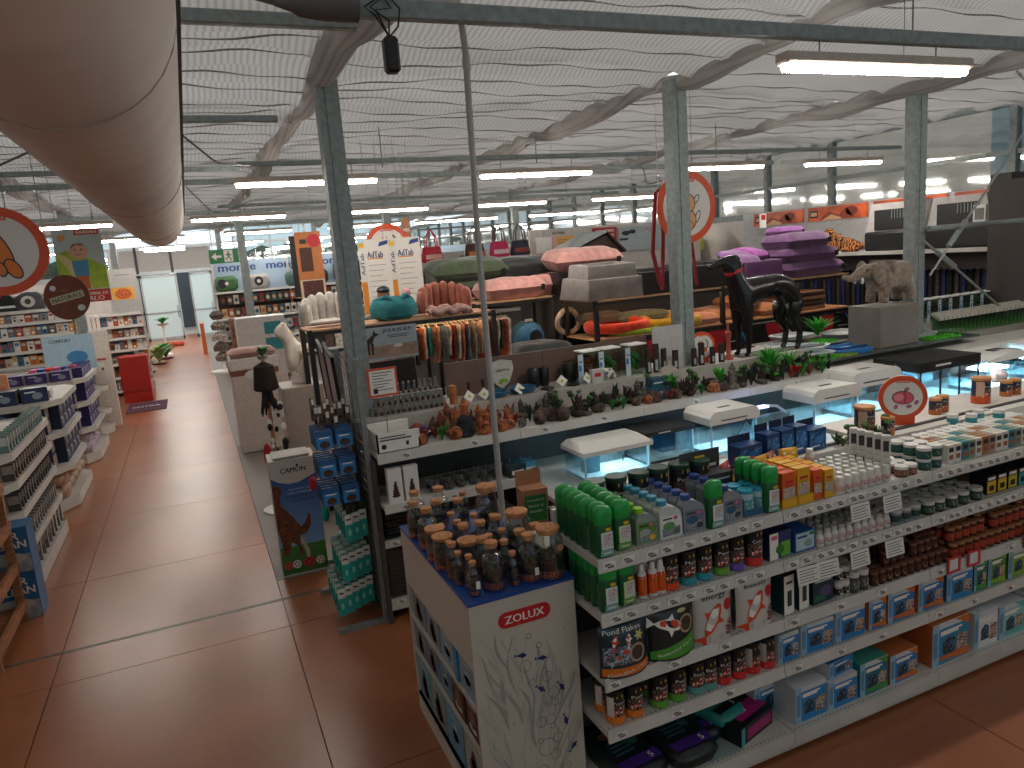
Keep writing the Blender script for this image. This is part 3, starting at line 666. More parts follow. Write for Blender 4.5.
for i, x in enumerate((2.455, 2.555)): tr_.put('yellow cardboard shelf tray under %s packs' % ('orange' if i == 0 else 'yellow'), 'tray', (x, 2.565, T1))
grid(po, 'orange food carton in yellow tray', 'carton', 'orange cartons', 2.455, 0, 1, 2.573, .055, 4, T1+.004)
grid(py_, 'yellow food carton in yellow tray', 'carton', 'yellow cartons', 2.555, 0, 1, 2.573, .055, 4, T1+.004)
grid(pt, 'narrow orange carton without tray', 'carton', 'narrow orange cartons', 2.64, 0, 1, 2.565, .06, 5, T1)
grid(pyt, 'narrow yellow carton beside orange ones', 'carton', 'narrow yellow cartons', 2.705, 0, 1, 2.565, .06, 5, T1)
# small treat bags behind: red, brown, yellow
def tb(col):
    def f(l, w, h): l.ell(0, h*.5, w*.25, h*.2, -.0006, YEL, 10); l.rc(-w*.3, h*.78, w*.3, h*.86, -.0006, FW)
    return bag('treat_bag', .11, .05, .15, col, f)
for i, (x, y, c, n, rz, rx) in enumerate([(2.36, 2.87, '#a8261d', 'red', .5, -.25), (2.47, 2.88, '#a8261d', 'dark red', -.3, -.2), (2.55, 2.86, '#dba21f', 'yellow', .2, -.1), (2.66, 2.87, '#8d5426', 'brown', .4, -.3), (2.75, 2.87, '#dba21f', 'bright yellow', -.2, -.2)]):
    tb(C(c, .35, noise=.05)).put('%s foil treat bag leaning behind the food cartons' % n, 'bag', (x, y-.01, T1+.02), rz, 'foil treat bags', rx=rx)
# filter boxes on the rear ledge, cut open on top
def fbx(w, h):
    m = MB(); bl = C('#1c4c86', .4, noise=.05); m.box(-w/2, 0, 0, w/2, .09, h, C('#163f72', .4, noise=.1)).rc(-w/2+.002, .01, w/2-.002, h*.85, -.001, PM(('#1c4c86', '#2a6fb5', '#1c4c86', '#0f2a4c', '#5d9fd0'), 35)).ell(w*.1, h*.5, w*.25, h*.2, -.0016, C('#3d83c4', .4), 10).rc(-w*.4, h*.18, w*.1, h*.24, -.0016, LBL)
    m.box(-w/2, .088, h, w/2, .091, h+.04, NAVY, T=None); return Proto('filter_box', [('filter_box', m.mesh('filter_box'))])
for i, (x, w, h) in enumerate([(2.56, .155, .11), (2.71, .09, .145), (2.81, .09, .15), (2.905, .085, .155), (3.02, .13, .12)]):
    fbx(w, h).put('blue-black filter box with flap up on rear ledge, %s from aisle end' % ORD[i], 'box', (x, 2.94, 1.341 if False else 1.331), .06, 'filter boxes')
MB_l = MB().box(2.45, 2.892, 1.301, 3.39, 3.06, 1.33, WHITE); o = MB_l.build('ledge_board'); tag(o, 'white ledge board carrying the open blue-black filter boxes', 'board')
# white bottles with pink-red labels (second bay, top shelf)
WCAP = C('#e6e3dd', .35, noise=.02); WB = C('#d8d3cc', .4, noise=.02); PL = C('#c98b86', .5); DR = C('#7d1f24', .5)
sb = jar('supplement_bottle', .0235, .085, WB, WCAP, (C('#ddb9b2', .5), DR), .018, 12, .012)
grid(sb, 'small white bottle with red label, top shelf', 'bottle', 'small white bottles, top shelf', 2.785, .052, 7, 2.575, .052, 6, T1, rj=.3)
sb.put('small white bottle stacked on top of the others, top shelf', 'bottle', (2.82, 2.80, T1+.086), 0)
tube = Proto('dispenser', [('dispenser', MB().box(-.022, -.014, 0, .022, .014, .115, WB, bev=.006).box(-.012, -.0146, .03, .014, -.014, .085, DGREY).mesh('dispenser'))])
for c in range(5):
    for k in range(2): tube.put('white flat dispenser bottle, %s from aisle end, %s tier' % (ORD[c], ('lower', 'upper')[k]), 'bottle', (3.13, 2.60+c*.05, T1+k*.116), -.9, 'stacked dispensers')
jw = jar('food_jar', .037, .06, C('#1d4a45', .35), WCAP, (C('#2a5c55', .5), FW), .016); jb = jar('food_jar', .032, .055, C('#6d4a35', .4), WCAP, (C('#8c5a48', .5), FW), .016)
grid(jb, 'squat white-lidded brown jar, top shelf', 'jar', 'brown jars', 3.225, .068, 2, 2.585, .07, 4, T1)
grid(jw, 'white-lidded dark green jar, top shelf', 'jar', 'dark green jars', 3.40, .08, 2, 2.595, .08, 3, T1, levels=2, dz=.061)
jg = jar('food_jar', .03, .055, C('#b9c7b8', .4), WCAP, (C('#93a88a', .5), FW), .016)
grid(jg, 'pale white-lidded jar, rear of top shelf', 'jar', 'pale jars', 3.32, .064, 5, 2.80, .055, 2, T1+.03)
cx = ['#e3ddd2', '#a8763f', '#8b9b82', '#dcd6cb', '#b0907f', '#d9d3c8', '#39818e', '#d5cfc4', '#9d7d6a', '#dcd6cb', '#a8a59d', '#56828c']
pkc = []
for c in cx[:7]: 
    cc = C(c, .5, noise=.03); pkc.append(Proto('slim_carton', [('slim_carton', MB().box(-.025, 0, 0, .025, .028, .10, cc).rc(-.018, .06, .018, .085, -.001, INK).rc(-.016, .02, .016, .045, -.001, C('#a05a3a', .5)).mesh('slim_carton'))]))
for i in range(15):
    for j in range(5):
        pkc[(i*3+j//3) % 7].put('slim carton on top shelf, %s from the white-lidded jars, %s' % (ORD[i], ROWN[j]), 'carton', (3.585+i*.055, 2.575+j*.036, T1), 0, 'slim cartons on the top shelf')
lowj = jar('food_jar', .028, .045, WB, WCAP, None, .014)
grid(lowj, 'small all-white jar behind the slim cartons', 'jar', 'all-white jars', 3.66, .062, 14, 2.785, .055, 2, T1, levels=2, dz=.046)
bt = Proto('tall_bottle', [('container', MB().lathe([(.03, 0), (.031, .003), (.031, .12)], C('#2f8c97', .4), 12).mesh('container', True)), ('lid', MB().lathe([(.032, .12), (.032, .14), (0, .141)], WCAP, 12).mesh('lid', True))])
for i, (x, y) in enumerate([(4.04, 2.72), (4.12, 2.66), (4.24, 2.70), (4.32, 2.63)]): bt.put('teal bottle with white lid above the slim cartons, %s from aisle end' % ORD[i], 'bottle', (x, y+.24-.06, T1), 0, 'teal bottles')
# orange-lidded canisters at the rear
OL = C('#c98a52', .45); oc = canister('food_canister', .055, .17, NAVY, C('#d5561f', .4), OL, 'Repti', .02, .3, True, C('#caa58c', .5)); os_ = canister('food_canister', .036, .105, NAVY, C('#c06a2b', .4), OL, 'Pro', .018, .3)
for p, x, y, z, l in ((oc, 3.46, 3.02, 1.331, 'tall orange-lidded canister in front of white aquarium'), (os_, 3.545, 2.935, 1.331, 'orange-lidded canister beside the pink round sign'), (os_, 4.13, 3.08, 1.331, 'small orange-lidded canister, first of the pair behind white jars'), (os_, 4.22, 3.10, 1.331, 'small orange-lidded canister, second of the pair behind white jars'), (oc, 4.58, 3.10, 1.331, 'tall canister with orange base and lid, farther along rear ledge'), (os_, 4.86, 3.12, 1.331, 'orange-lidded canister beyond the tall one, first of two'), (os_, 4.95, 3.12, 1.331, 'orange-lidded canister beyond the tall one, second of two')):
    p.put(l, 'canister', (x, y, z), 0)
MB_l = MB().box(3.40, 2.892, 1.301, 5.40, 3.34, 1.33, WHITE); o = MB_l.build('ledge_board'); tag(o, 'white ledge board carrying the orange-lidded canisters and pink round sign', 'board')

# ---- second shelf
T2 = ZS[1]+.001
grid(gb, 'tall green bottle with blue label, second shelf', 'bottle', 'green bottles, second shelf', 1.452, 0, 1, 2.575, .062, 5, T2)
grid(gb2, 'tall green bottle with green label, second shelf', 'bottle', 'green bottles, second shelf', 1.548, 0, 1, 2.585, .062, 5, T2)
OB = C('#e0521c', .35, noise=.05)
pb = Proto('spray_bottle', [('container', MB().lathe([(.02, 0), (.0215, .003), (.0215, .015)], WB, 14).lathe([(.0213, .015), (.0213, .105)], OB, 14).lathe([(.0215, .105), (.019, .118), (.012, .126)], WB, 14).mesh('container', True)),
    ('cap', MB().lathe([(.0125, .124), (.0135, .132), (.0115, .155), (.009, .158), (0, .158)], WCAP, 12).mesh('cap', True)), ('label', (lambda m: (m.rc(-.012, .04, .014, .085, 0, YEL), m.rc(-.010, .09, .012, .1, 0, FW), bend(m, 0, .0222), m)[3])(MB()).mesh('label'))])
grid(pb, 'orange and white bottle with pointed cap', 'bottle', 'orange pointed-cap bottles', 1.633, .05, 3, 2.585, .05, 3, T2)
for i, (x, c, w) in enumerate([(1.79, '#e24a22', 'Gold'), (1.885, '#2f95a3', 'Multi'), (1.975, '#2fa0ad', 'Multi'), (2.072, '#6fa83a', 'Pond'), (2.16, '#6a4fae', 'Variety'), (2.262, '#d8362f', 'Colour')]):
    p = canister('food_canister', .041 if i < 5 else .046, .165 if i < 5 else .185, CB, C(c, .35, noise=.02), C('#17181a', .4), w, .012)
    for j in range(2): p.put('black canister, second shelf, base %s, %s' % (['orange', 'blue-teal', 'bright teal', 'green', 'purple', 'red'][i], ROWN[j]), 'canister', (x, 2.605+j*.1, T2), random.uniform(-.1, .1))
def wah(l, w, h, y): l.rc(-w/2+.002, .002, -w*.1, h-.002, y, FW); l.ell(-.02*w, h*.35, w*.2, h*.18, y-.0006, C('#2f7d2c', .5), 12); l.rc(w*.02, h*.05, w*.45, h*.6, y-.0003, C('#6fb43a', .5)); l.rc(-w*.42, h*.75, -w*.15, h*.9, y-.0006, PINK)
carton('filter_carton', .14, .14, .135, C('#1b2b52', .5), C('#24356a', .5), wah).put('white, green and navy carton next to the red-based canister', 'carton', (2.40, 2.57, T2), .05)
def clr(l, w, h, y): l.rc(-w*.45, h*.1, w*.45, h*.95, y, C('#b9d0d6', .5)); l.rc(-w*.4, h*.7, w*.1, h*.82, y-.0006, BLUE); l.ell(w*.15, h*.4, w*.2, h*.2, y-.0006, C('#8aa8a0', .5), 10); l.rc(w*.2, h*.75, w*.44, h*.92, y-.0006, GREEN)
cb = carton('filter_carton', .13, .16, .10, C('#2b5f9f', .5), C('#2b5f9f', .5), clr, C('#2761a8', .5))
cb.put('blue-topped pale carton, upper of two, beside white bottles', 'carton', (2.555, 2.57, T2), .03); 
sb2 = jar('supplement_bottle', .0225, .082, WB, C('#c9c5bd', .4), (C('#dcbdb8', .5), DR), .018, 12, .012)
grid(sb2, 'small white bottle with red band, second shelf', 'bottle', 'small white bottles, second shelf', 2.655, .05, 10, 2.58, .052, 5, T2, rj=.3)
dt = jar('tub', .036, .07, C('#29322e', .4), C('#d2d0ca', .4), (C('#3c5a4b', .5), FW), .018); dt2 = jar('tub', .033, .075, C('#8d9498', .35), C('#c9cac8', .4), (C('#2c3f3f', .5), GREEN), .016)
tubs = [(3.18, dt2), (3.25, dt2), (3.32, dt2), (3.42, dt), (3.50, dt), (3.60, dt), (3.69, dt), (3.80, dt)]
for i, (x, p) in enumerate(tubs):
    for j in range(4): p.put('dark pale-lidded tub, second shelf, %s from the small bottles, %s' % (ORD[i], ROWN[j]), 'tub', (x, 2.585+j*.075, T2), 0, 'tubs on the second shelf')
    if i > 3 and i % 2: p.put('dark tub stacked on second shelf, %s from the small bottles' % ORD[i], 'tub', (x-.02, 2.74, T2+.078), 0, 'tubs on the second shelf')
for i, (x, c, n) in enumerate([(3.93, '#d8b02a', 'yellow'), (4.02, '#d8b02a', 'second yellow'), (4.11, '#c8b12e', 'yellow-blue'), (4.20, '#2f98a0', 'teal'), (4.29, '#2f98a0', 'second teal'), (4.38, '#3aa6a0', 'bright teal')]):
    cc = C(c, .5); 
    Proto('food_carton', [('food_carton', MB().box(-.04, 0, 0, .04, .1, .105, CB).rc(-.036, .005, .036, .075, -.001, cc).rc(-.02, .02, .02, .05, -.0016, CB).rc(-.03, .082, .03, .098, -.001, FW).mesh('food_carton'))]).put('black food carton with %s front, second shelf' % n, 'carton', (x, 2.58, T2), 0, 'black cartons')
oj = jar('amber_jar', .027, .078, C('#6b2f1c', .35), C('#a07250', .5), (C('#c9522b', .5), INK), .014)
grid(oj, 'orange-brown jar past the black cartons, second shelf', 'jar', 'orange-brown jars', 4.47, .06, 8, 2.58, .06, 3, T2)

# ---- third shelf
T3 = ZS[2]+.001
def flakes(base, basec):
    def f(l, w, h):
        grid_rect(l, -w*.47, 0.01, w*.47, h*.2, -.0004, basec); l.text('Goldfish Mix', 0, h*.11, h*.055, -.0012, FW, w*.8, rot=.1)
        l.text('Pond Flakes', -.05*w, h*.88, h*.09, -.001, FW, w*.75); fish(l, -.22*w, h*.68, w*.26, -.001, FR, FW, 1.2); fish(l, .05*w, h*.68, w*.22, -.001, FW, FR, 1.4); grid_rect(l, -w*.44, h*.26, w*.1, h*.6, -.0007, PM(('#1d3440', '#1d3440', '#9db8c8', '#1d3440', '#c2603a', '#2f5a6a'), 30)); fish(l, -.1*w, h*.42, w*.4, -.0012, C('#9db8c8', .4), FR, .5)
        for q in range(6): a = q*PI/3; l.ell(.27*w+.04*w*math.cos(a), h*.72+.04*w*math.sin(a), w*.06, w*.025, -.0011, C('#cfc57a', .5), 8, rot=a)
        l.ell(.2*w, h*.42, w*.17, w*.17, -.0014, C('#b59a78', .6), 16); l.ell(.2*w, h*.42, w*.13, w*.13, -.0018, C('#4a3527', .7), 16)
    return bag('food_bag', .24, .10, .235, C(base, .3, noise=.05), f)
flakes('#1d3440', C('#d5711f', .4, noise=0)).put('dark blue flake food bag with orange foot, third shelf', 'bag', (1.505, 2.60-.04, T3), -.05)
def mild(l, w, h):
    l.v_ = 0; 
    for k in range(8):
        x0 = -w*.48+w*.96*k/8; x1 = x0+w*.12; l.pp([(x0, .01), (x1, .01), (x1, h*(.2+.22*(k+1)/8)), (x0, h*(.2+.22*k/8))], -.0004, C('#4b9a35', .4, noise=0))
    l.text('Balanced Care', 0, h*.2, h*.055, -.0012, FW, w*.75, rot=.22); fish(l, -.12*w, h*.68, w*.6, -.001, FW, FR, -.25)
    l.ell(.26*w, h*.62, w*.17, w*.17, -.0014, C('#b59a78', .6), 16); l.ell(.26*w, h*.62, w*.13, w*.13, -.0018, C('#4a3527', .7), 16); l.ell(.2*w, h*.88, w*.1, h*.04, -.001, C('#cfc57a', .5), 10)
bag('food_bag', .245, .10, .235, C('#22252a', .3, noise=.05), mild).put('black fish food bag with green foot and round kibble badge, third shelf', 'bag', (1.76, 2.60-.03, T3), 0)
def koi(word):
    def f(l, w, h):
        fish(l, -.1*w, h*.45, w*.75, -.0008, FR, FW, 1.0); l.ell(.33*w, h*.68, w*.12, w*.12, -.001, C('#c8262c', .4, noise=0), 16)
        for q in range(14): a = q*2.4; rr = w*.13*math.sqrt(q/14); l.ell(.32*w+rr*math.cos(a), h*.22+rr*math.sin(a)*1.4, w*.035, w*.03, -.001, C('#7d3424', .6), 6)
        l.text(word, .0, h*.88, h*.10, -.001, INK, w*.6, shear=.3)
        for q in range(4): l.rc(-.25*w, h*(.06+.03*q), .1*w, h*(.07+.03*q), -.0008, C('#9a938c', .5))
    return bag('food_bag', .225, .10, .235, C('#c9c3bc', .28, noise=.03), f)
koi('energy').put('white koi food bag with black lettering beside green-footed bag', 'bag', (2.0, 2.585, T3), 0)
koi('beauty').put('white koi food bag reading beauty, at end of first bay', 'bag', (2.245, 2.585, T3), .03)
def one(l, w, h, y): l.rc(-w*.5+.001, .001, w*.5-.001, h-.001, y, FW); l.rc(-w*.18, h*.2, w*.25, h*.6, y-.0006, C('#1b3a3c', .5)); l.rc(-w*.3, h*.78, w*.3, h*.84, y-.0006, INK)
c1 = carton('lamp_carton', .07, .16, .2, DTEAL, FW, one)
c1.put('dark teal carton with white front, first of the pair', 'carton', (2.45, 2.57, T3), .1); c1.put('dark teal carton with white front, second of the pair', 'carton', (2.545, 2.57, T3), .1)
def gr(l, w, h, y): l.ell(.1*w, h*.4, w*.3, h*.2, y, C('#5a4a7c', .5), 12); l.rc(-w*.45, h*.1, w*.1, h*.3, y-.0006, C('#2e6a4a', .5)); l.rc(-.4*w, h*.75, .4*w, h*.8, y, LBL)
carton('gravel_carton', .14, .15, .15, C('#152a2e', .5), C('#1c3a42', .5), gr).put('dark carton with purple and green print, third shelf', 'carton', (2.67, 2.57, T3), .05)
wj = jar('white_vial', .022, .08, C('#b9b7b2', .4), C('#e0ddd7', .4), (INK, FW), .02); wj2 = jar('white_vial', .03, .11, C('#3f4346', .4), C('#d6d3cd', .4), (C('#595d60', .4), FW), .028)
for i, x in enumerate((2.775, 2.82)):
    for j in range(3):
        for k in range(2): wj.put('small white vial, third shelf, %s from aisle end, %s, %s tier' % (ORD[i], ROWN[j], ('lower', 'upper')[k]), 'vial', (x, 2.575+j*.05, T3+k*.081), 0, 'white vials')
for i, x in enumerate((2.88, 2.945)):
    for j in range(3): wj2.put('larger dark vial with pale cap, third shelf, %s from aisle end, %s' % (ORD[i], ROWN[j]), 'vial', (x, 2.58+j*.066, T3), 0, 'dark vials')
dj = jar('brown_jar', .0235, .075, C('#3a1d16', .4), C('#7c4d38', .45), (C('#4d2419', .5), C('#b59a80', .5)), .013); dj2 = jar('brown_jar', .0265, .085, C('#4b2117', .4), C('#a36f4a', .45), (C('#b4452a', .5), INK), .014)
for i in range(11):
    for j in range(4):
        dj.put('small dark brown jar, third shelf, %s from the vials, %s, lower tier' % (ORD[i], ROWN[j]), 'jar', (3.02+i*.052, 2.575+j*.054, T3), random.uniform(-.3, .3), 'dark brown jars')
        if i > 1 and j < 3 and (i*7+j) % 5 != 0: dj.put('small dark brown jar, third shelf, %s from the vials, %s, upper tier' % (ORD[i], ROWN[j]), 'jar', (3.02+i*.052, 2.60+j*.054, T3+.076), random.uniform(-.3, .3), 'dark brown jars')
for i in range(20):
    for j in range(3):
        dj2.put('orange-labelled jar, third shelf, %s from the dark brown ones, %s, lower tier' % (ORD[i], ROWN[j]), 'jar', (3.62+i*.06, 2.58+j*.06, T3), random.uniform(-.3, .3), 'orange-labelled jars')
        if (i+j) % 6 != 5: dj2.put('orange-labelled jar, third shelf, %s from the dark brown ones, %s, upper tier' % (ORD[i], ROWN[j]), 'jar', (3.62+i*.06, 2.60+j*.06, T3+.086), random.uniform(-.3, .3), 'orange-labelled jars')
bigo = canister('food_canister', .05, .17, CB, C('#d5471f', .4), OL, 'Pond', .016, .35)
for i, x in enumerate((3.70, 4.33)): bigo.put('large black canister with orange lid among orange-labelled jars, %s from aisle end' % ORD[i], 'canister', (x, 2.86-.02, T3), 0)
# ---- fourth shelf
T4 = ZS[3]+.001
for i, (x, c, n, w, sd) in enumerate([(1.47, '#e07a24', 'orange', 'Pond', C('#cfc9bf', .5)), (1.565, '#e07a24', 'second orange', 'Pond', None), (1.70, '#5fa03a', 'green', 'Pond', None), (1.80, '#5fa03a', 'second green', 'Pond', None), (1.905, '#5a9c9a', 'teal', 'Stick', None), (1.975, '#5a9c9a', 'second teal', 'Basic', None), (2.06, '#cf2f2c', 'red', 'KOI', None), (2.15, '#cf2f2c', 'second red', 'KOI', None), (2.235, '#cf2f2c', 'third red', None, C('#b6aca4', .5)), (2.325, '#cf2f2c', 'fourth red', None, C('#b6aca4', .5))]):
    p = canister('food_canister', .043, .155, CB, C(c, .35, noise=.02), C('#17181a', .4), w, .01, .24, True, sd)
    for j in range(2): p.put('black canister with %s base, fourth shelf, %s' % (n, ROWN[j]), 'canister', (x, 2.60+j*.1, T4), random.uniform(-.15, .15))
def pump(acc, base='#2a7fbf'):
    def f(l, w, h, y):
        l.rc(-w/2+.001, .001, -w*.32, h-.001, y, C('#8fb6cf', .5)); l.rc(-w*.32, .001, w/2-.001, h*.85, y, C(base, .45, noise=.05)); l.pp([(-w*.22, h*.2), (w*.12, h*.2), (w*.12, h*.55), (-w*.05, h*.62), (-w*.22, h*.5)], y-.0006, PM(('#123a5c', '#1c2730', '#1c2730', '#5d86a0', '#1c2730'), 30)); l.pp([(w*.14, h*.16), (w*.44, h*.14), (w*.46, h*.55), (w*.2, h*.6)], y-.0006, PM(('#5d4a40', '#b89c84', '#d8c8b8', '#7d5a48', '#2a2a2c'), 50)); l.rc(-w*.47, h*.2, -w*.36, h*.8, y-.0009, C('#5d8fb5', .5)); l.rc(-w*.28, h*.74, w*.3, h*.79, y-.0009, FW)
        l.rc(-w*.28, h*.68, w*.2, h*.74, y-.0006, FW)
        if acc: l.pp([(-w*.32, h*.1), (w*.5, h*.02), (w*.5, h*.22), (-w*.32, h*.18)], y-.0007, C(acc, .5)); l.pp([(-w*.32, h*.98), (w*.1, h*.98), (w*.5, h*.75), (w*.5, h*.98)], y-.0007, C(acc, .5))
    return f
PW = C('#c9cdd0', .45, noise=.04)
items4 = [(2.44, .13, .15, PW, None, '#2a7fbf', 'pale-sided blue'), (2.625, .21, .16, PW, None, '#2a7fbf', 'wide blue'), (2.85, .20, .165, PW, None, '#2a7fbf', 'second wide blue'), (3.04, .12, .165, C('#c46a33', .5), '#cf6b2c', '#2878b8', 'narrow orange-edged'), (3.215, .2, .17, C('#c46a33', .5), '#cf6b2c', '#2878b8', 'wide orange-edged'), (3.44, .2, .17, C('#c46a33', .5), '#cf6b2c', '#2878b8', 'second wide orange-edged'), (3.67, .21, .17, C('#2b6f96', .5), None, '#2a86c4', 'big sky-blue'), (3.84, .10, .18, C('#3f7d3c', .5), '#4f9a45', '#2c7a5a', 'green-edged'), (3.98, .15, .185, C('#6f9a2a', .5), '#8bb33a', '#4b8a3a', 'lime green'), (4.18, .2, .17, C('#3f7d3c', .5), None, '#7fae3a', 'wide lime'), (4.42, .22, .17, PW, None, '#2a7fbf', 'far blue'), (4.66, .2, .17, C('#c46a33', .5), '#cf6b2c', '#2878b8', 'far orange-edged')]
for i, (x, w, h, s_, acc, base, n) in enumerate(items4):
    carton('pump_carton', w, .26, h, s_, PW, pump(acc, base), PW if s_ is PW else C('#b8673a', .5)).put('%s pump carton on fourth shelf' % n, 'carton', (x, 2.565, T4), random.uniform(-.03, .03), 'pump cartons')
# ---- base shelf
T5 = .131
def sack(name, w, l, h, body, paint):
    m = MB(); m.lathe([(.2, 0), (.47, h*.1), (.5, h*.5), (.47, h*.85), (.3, h), (0, h*1.02)], body, 20, sx=w, sy=l, pw=5)
    p = MB(); paint(p, w, l, h)
    return Proto(name, [('sack', m.mesh('sack', True, 60)), ('print', p.mesh('print'))])
def TXZ(h): return Matrix.Translation((0, 0, h)) @ Matrix.Rotation(-PI/2, 4, 'X')     # print drawn in x,z laid onto the top
def dk(band, lab):
    def f(p, w, l, h):
        T = TXZ(h*1.03)
        p.rc(-w*.38, -l*.36, w*.38, -l*.2, -.001, C(band, .4), T); p.text(lab, w*.2, -l*.28, .035, -.002, FW, T=T); fish(p, -.1*w, l*.2, w*.35, -.001, C('#8d5a4a', .5), FW, .2)
        [p.rc(-w*.25, -l*.08+.03*q, w*.1, -l*.08+.012+.03*q, -.001, C('#4d7c80', .5), T) for q in range(3)]
        n = len(p.v)
        p.v = [tuple(v) for v in p.v]
    return f
def sackp(col, band, lab):
    def f(p, w, l, h):
        T = TXZ(h*1.035)
        p.rc(-w*.40, -l*.38, w*.40, -l*.22, -.001, C(band, .4), T); p.text(lab, w*.22, -l*.30, .035, -.002, FW, T=T)
        for q in range(4): p.rc(-w*.28, -l*.12+.028*q, w*.12, -l*.12+.010+.028*q, -.001, C('#4d7c80', .5), T)
        p.ell(-.1*w, l*.25, w*.17, l*.07, -.001, C('#7d4a42', .5), 12, T)
        p.ell(.2*w, l*.02, w*.1, w*.1, -.001, C('#3d6c70', .5), 12, T)
    return sack('pet_food_sack', .27, .40, .085, C(col, .3, noise=.1), f)
s5 = sackp('#1b2226', '#4b2b86', '5')
s5.put('dark food sack with purple band lying nearest aisle end'.replace('nearest', 'at'), 'sack', (1.56, 2.70, T5), .12); s5.put('dark food sack with purple band lying second from aisle end', 'sack', (1.84, 2.69, T5), .05)
s5.put('dark food sack lying underneath beside the purple-banded ones', 'sack', (2.0, 2.76, T5), -.2, None, sc=.8)
sackp('#2d8a86', '#1b2226', '3').put('crumpled teal food sack between dark sacks and magenta pack', 'sack', (2.10, 2.74, T5+.06), .25, None, sc=.75)
def mg(l, w, h, y): l.rc(-w*.3, h*.2, w*.45, h*.75, y, C('#a31f6c', .4)); l.rc(-w*.48, 0.002, -w*.38, h*.98, y-.0005, C('#3aa0a0', .4))
mc = carton('pet_food_carton', .27, .36, .095, C('#14181b', .4), C('#1b2024', .4), mg)
o = mc.put('flat black food carton with magenta band on bottom shelf', 'carton', (2.215, 2.545, T5), .28)
p = MB(); T = Matrix.Translation((0, .18, .0965)) @ Matrix.Rotation(-PI/2, 4, 'X'); p.rc(-.08, -.15, .13, -.06, 0, C('#b8237a', .4), T); p.text('18', .0, -.10, .03, -.001, FW, T=T); p.ell(-.03, .12, .05, .02, 0, C('#8d3a3a', .5), 12, T)
for q in range(4): p.rc(-.1, -.03+.025*q, .05, -.02+.025*q, 0, C('#3a6a6c', .5), T)
p.build('top_print', o)
MB().box(-.1, 0, 0, .1, .2, .001, C('#8fa3a3', .5)).build('x'); bpy.data.objects['x'].name = 'paper_sheet'; o = bpy.data.objects['paper_sheet']; o.location = (2.0, 2.50, .1315); tag(o, 'pale blue-grey sheet of card bare on the bottom shelf', 'card')
items5 = [(2.53, .20, .19, PW, None, '#2a7fbf', 'blue', .42), (2.53, .19, .15, PW, None, '#2a7fbf', 'rear blue', .4), (2.745, .20, .155, PW, None, '#2a7fbf', 'taller blue', .3), (2.96, .20, .185, C('#2f7f74', .5), '#3f8f4a', '#1f6f8c', 'green-edged', .3), (3.18, .21, .165, C('#c46a33', .5), '#cf6b2c', '#2878b8', 'orange-edged', .3), (3.46+.08, .30, .245, C('#b8632f', .5), '#c96a2c', '#2f86ae', 'largest orange', .34), (3.83, .20, .22, PW, None, '#d8dadc', 'white', .3), (4.05, .22, .2, PW, '#5fb0ae', '#8fc4c4', 'teal and white', .3), (4.3, .22, .2, PW, None, '#2a7fbf', 'far blue', .3), (4.56, .24, .2, C('#c46a33', .5), '#cf6b2c', '#2878b8', 'far orange', .3), (4.86, .22, .2, PW, None, '#2a7fbf', 'farthest-bay blue', .3)]
for i, (x, w, h, s_, acc, base, n, rzq) in enumerate(items5):
    if i == 1: continue
    carton('pump_carton', w, .28, h, s_, PW, pump(acc, base), PW if s_ is PW else C('#b8673a' if acc == '#cf6b2c' or acc == '#c96a2c' else '#3d8f84', .5)).put('%s pump carton on bottom shelf' % n, 'carton', (x, 2.515, T5), 0.02, 'bottom cartons')
carton('pump_carton', .2, .26, .15, PW, PW, pump(None), PW).put('pale pump carton pushed in behind the magenta-banded pack', 'carton', (2.40, 2.66, T5), .05)
carton('pump_carton', .19, .22, .08, PW, C('#2a7fbf', .5), pump(None), C('#2a7fbf', .45)).put('flat blue pump carton stacked on the taller blue one', 'carton', (2.76, 2.54, T5+.157), .12)

# ================================================================ DISPLAY STAND WITH CORKED JARS
ZT = 1.10; DX0, DX1, DY0, DY1 = .875, 1.372, 2.73, 3.80
PANELW = C('#c2b9ac', .5, noise=.02, scale=3, key='display_board'); t = thing('display_stand', 'white display stand with blue top and seaweed print carrying corked jars', 'display', (DX0, DY0, 0))
W_, L_ = DX1-DX0, DY1-DY0
MB().box(0, 0, 0, W_, .02, ZT-.012, PANELW).build('front_panel', t); MB().box(0, L_-.02, 0, W_, L_, ZT-.012, PANELW).build('rear_panel', t)
MB().box(-.004, -.004, ZT-.012, W_+.004, L_+.004, ZT, C('#1d4591', .4, noise=.03)).build('top_board', t)
MB().box(W_-.02, .02, 0, W_, L_-.02, ZT-.012, PANELW).build('centre_panel', t)
MB().box(0, .02, 0, .02, L_-.02, .12, PANELW).build('kick_board', t); MB().box(0.0, .02, .80, .02, L_-.02, ZT-.012, PANELW).build('fascia_board', t)
for z in (.12, .40, .60, .80): MB().box(.0, .02, z-.015, W_-.02, L_-.02, z, PANELW).build('shelf', t)
lg = MB(); q = []; cx0, cz0, hw, hh = .25, .985, .125, .037
for k in range(9): a = -PI/2+PI*k/8; q.append((cx0+hw-hh+hh*math.cos(a), cz0+hh*math.sin(a)))
for k in range(9): a = PI/2+PI*k/8; q.append((cx0-hw+hh+hh*math.cos(a), cz0+hh*math.sin(a)))
lg.pp(q, -.0012, C('#c01f26', .35, noise=0)); lg.text('ZOLUX', cx0, cz0, .036, -.0022, FW, .185)
ring = []
lg.build('logo', t)
pr = MB(); GW = [C('#b0aba3', .6, noise=0), C('#9c9892', .6, noise=0), C('#b8b3aa', .6, noise=0)]; rnd = random.Random(11)
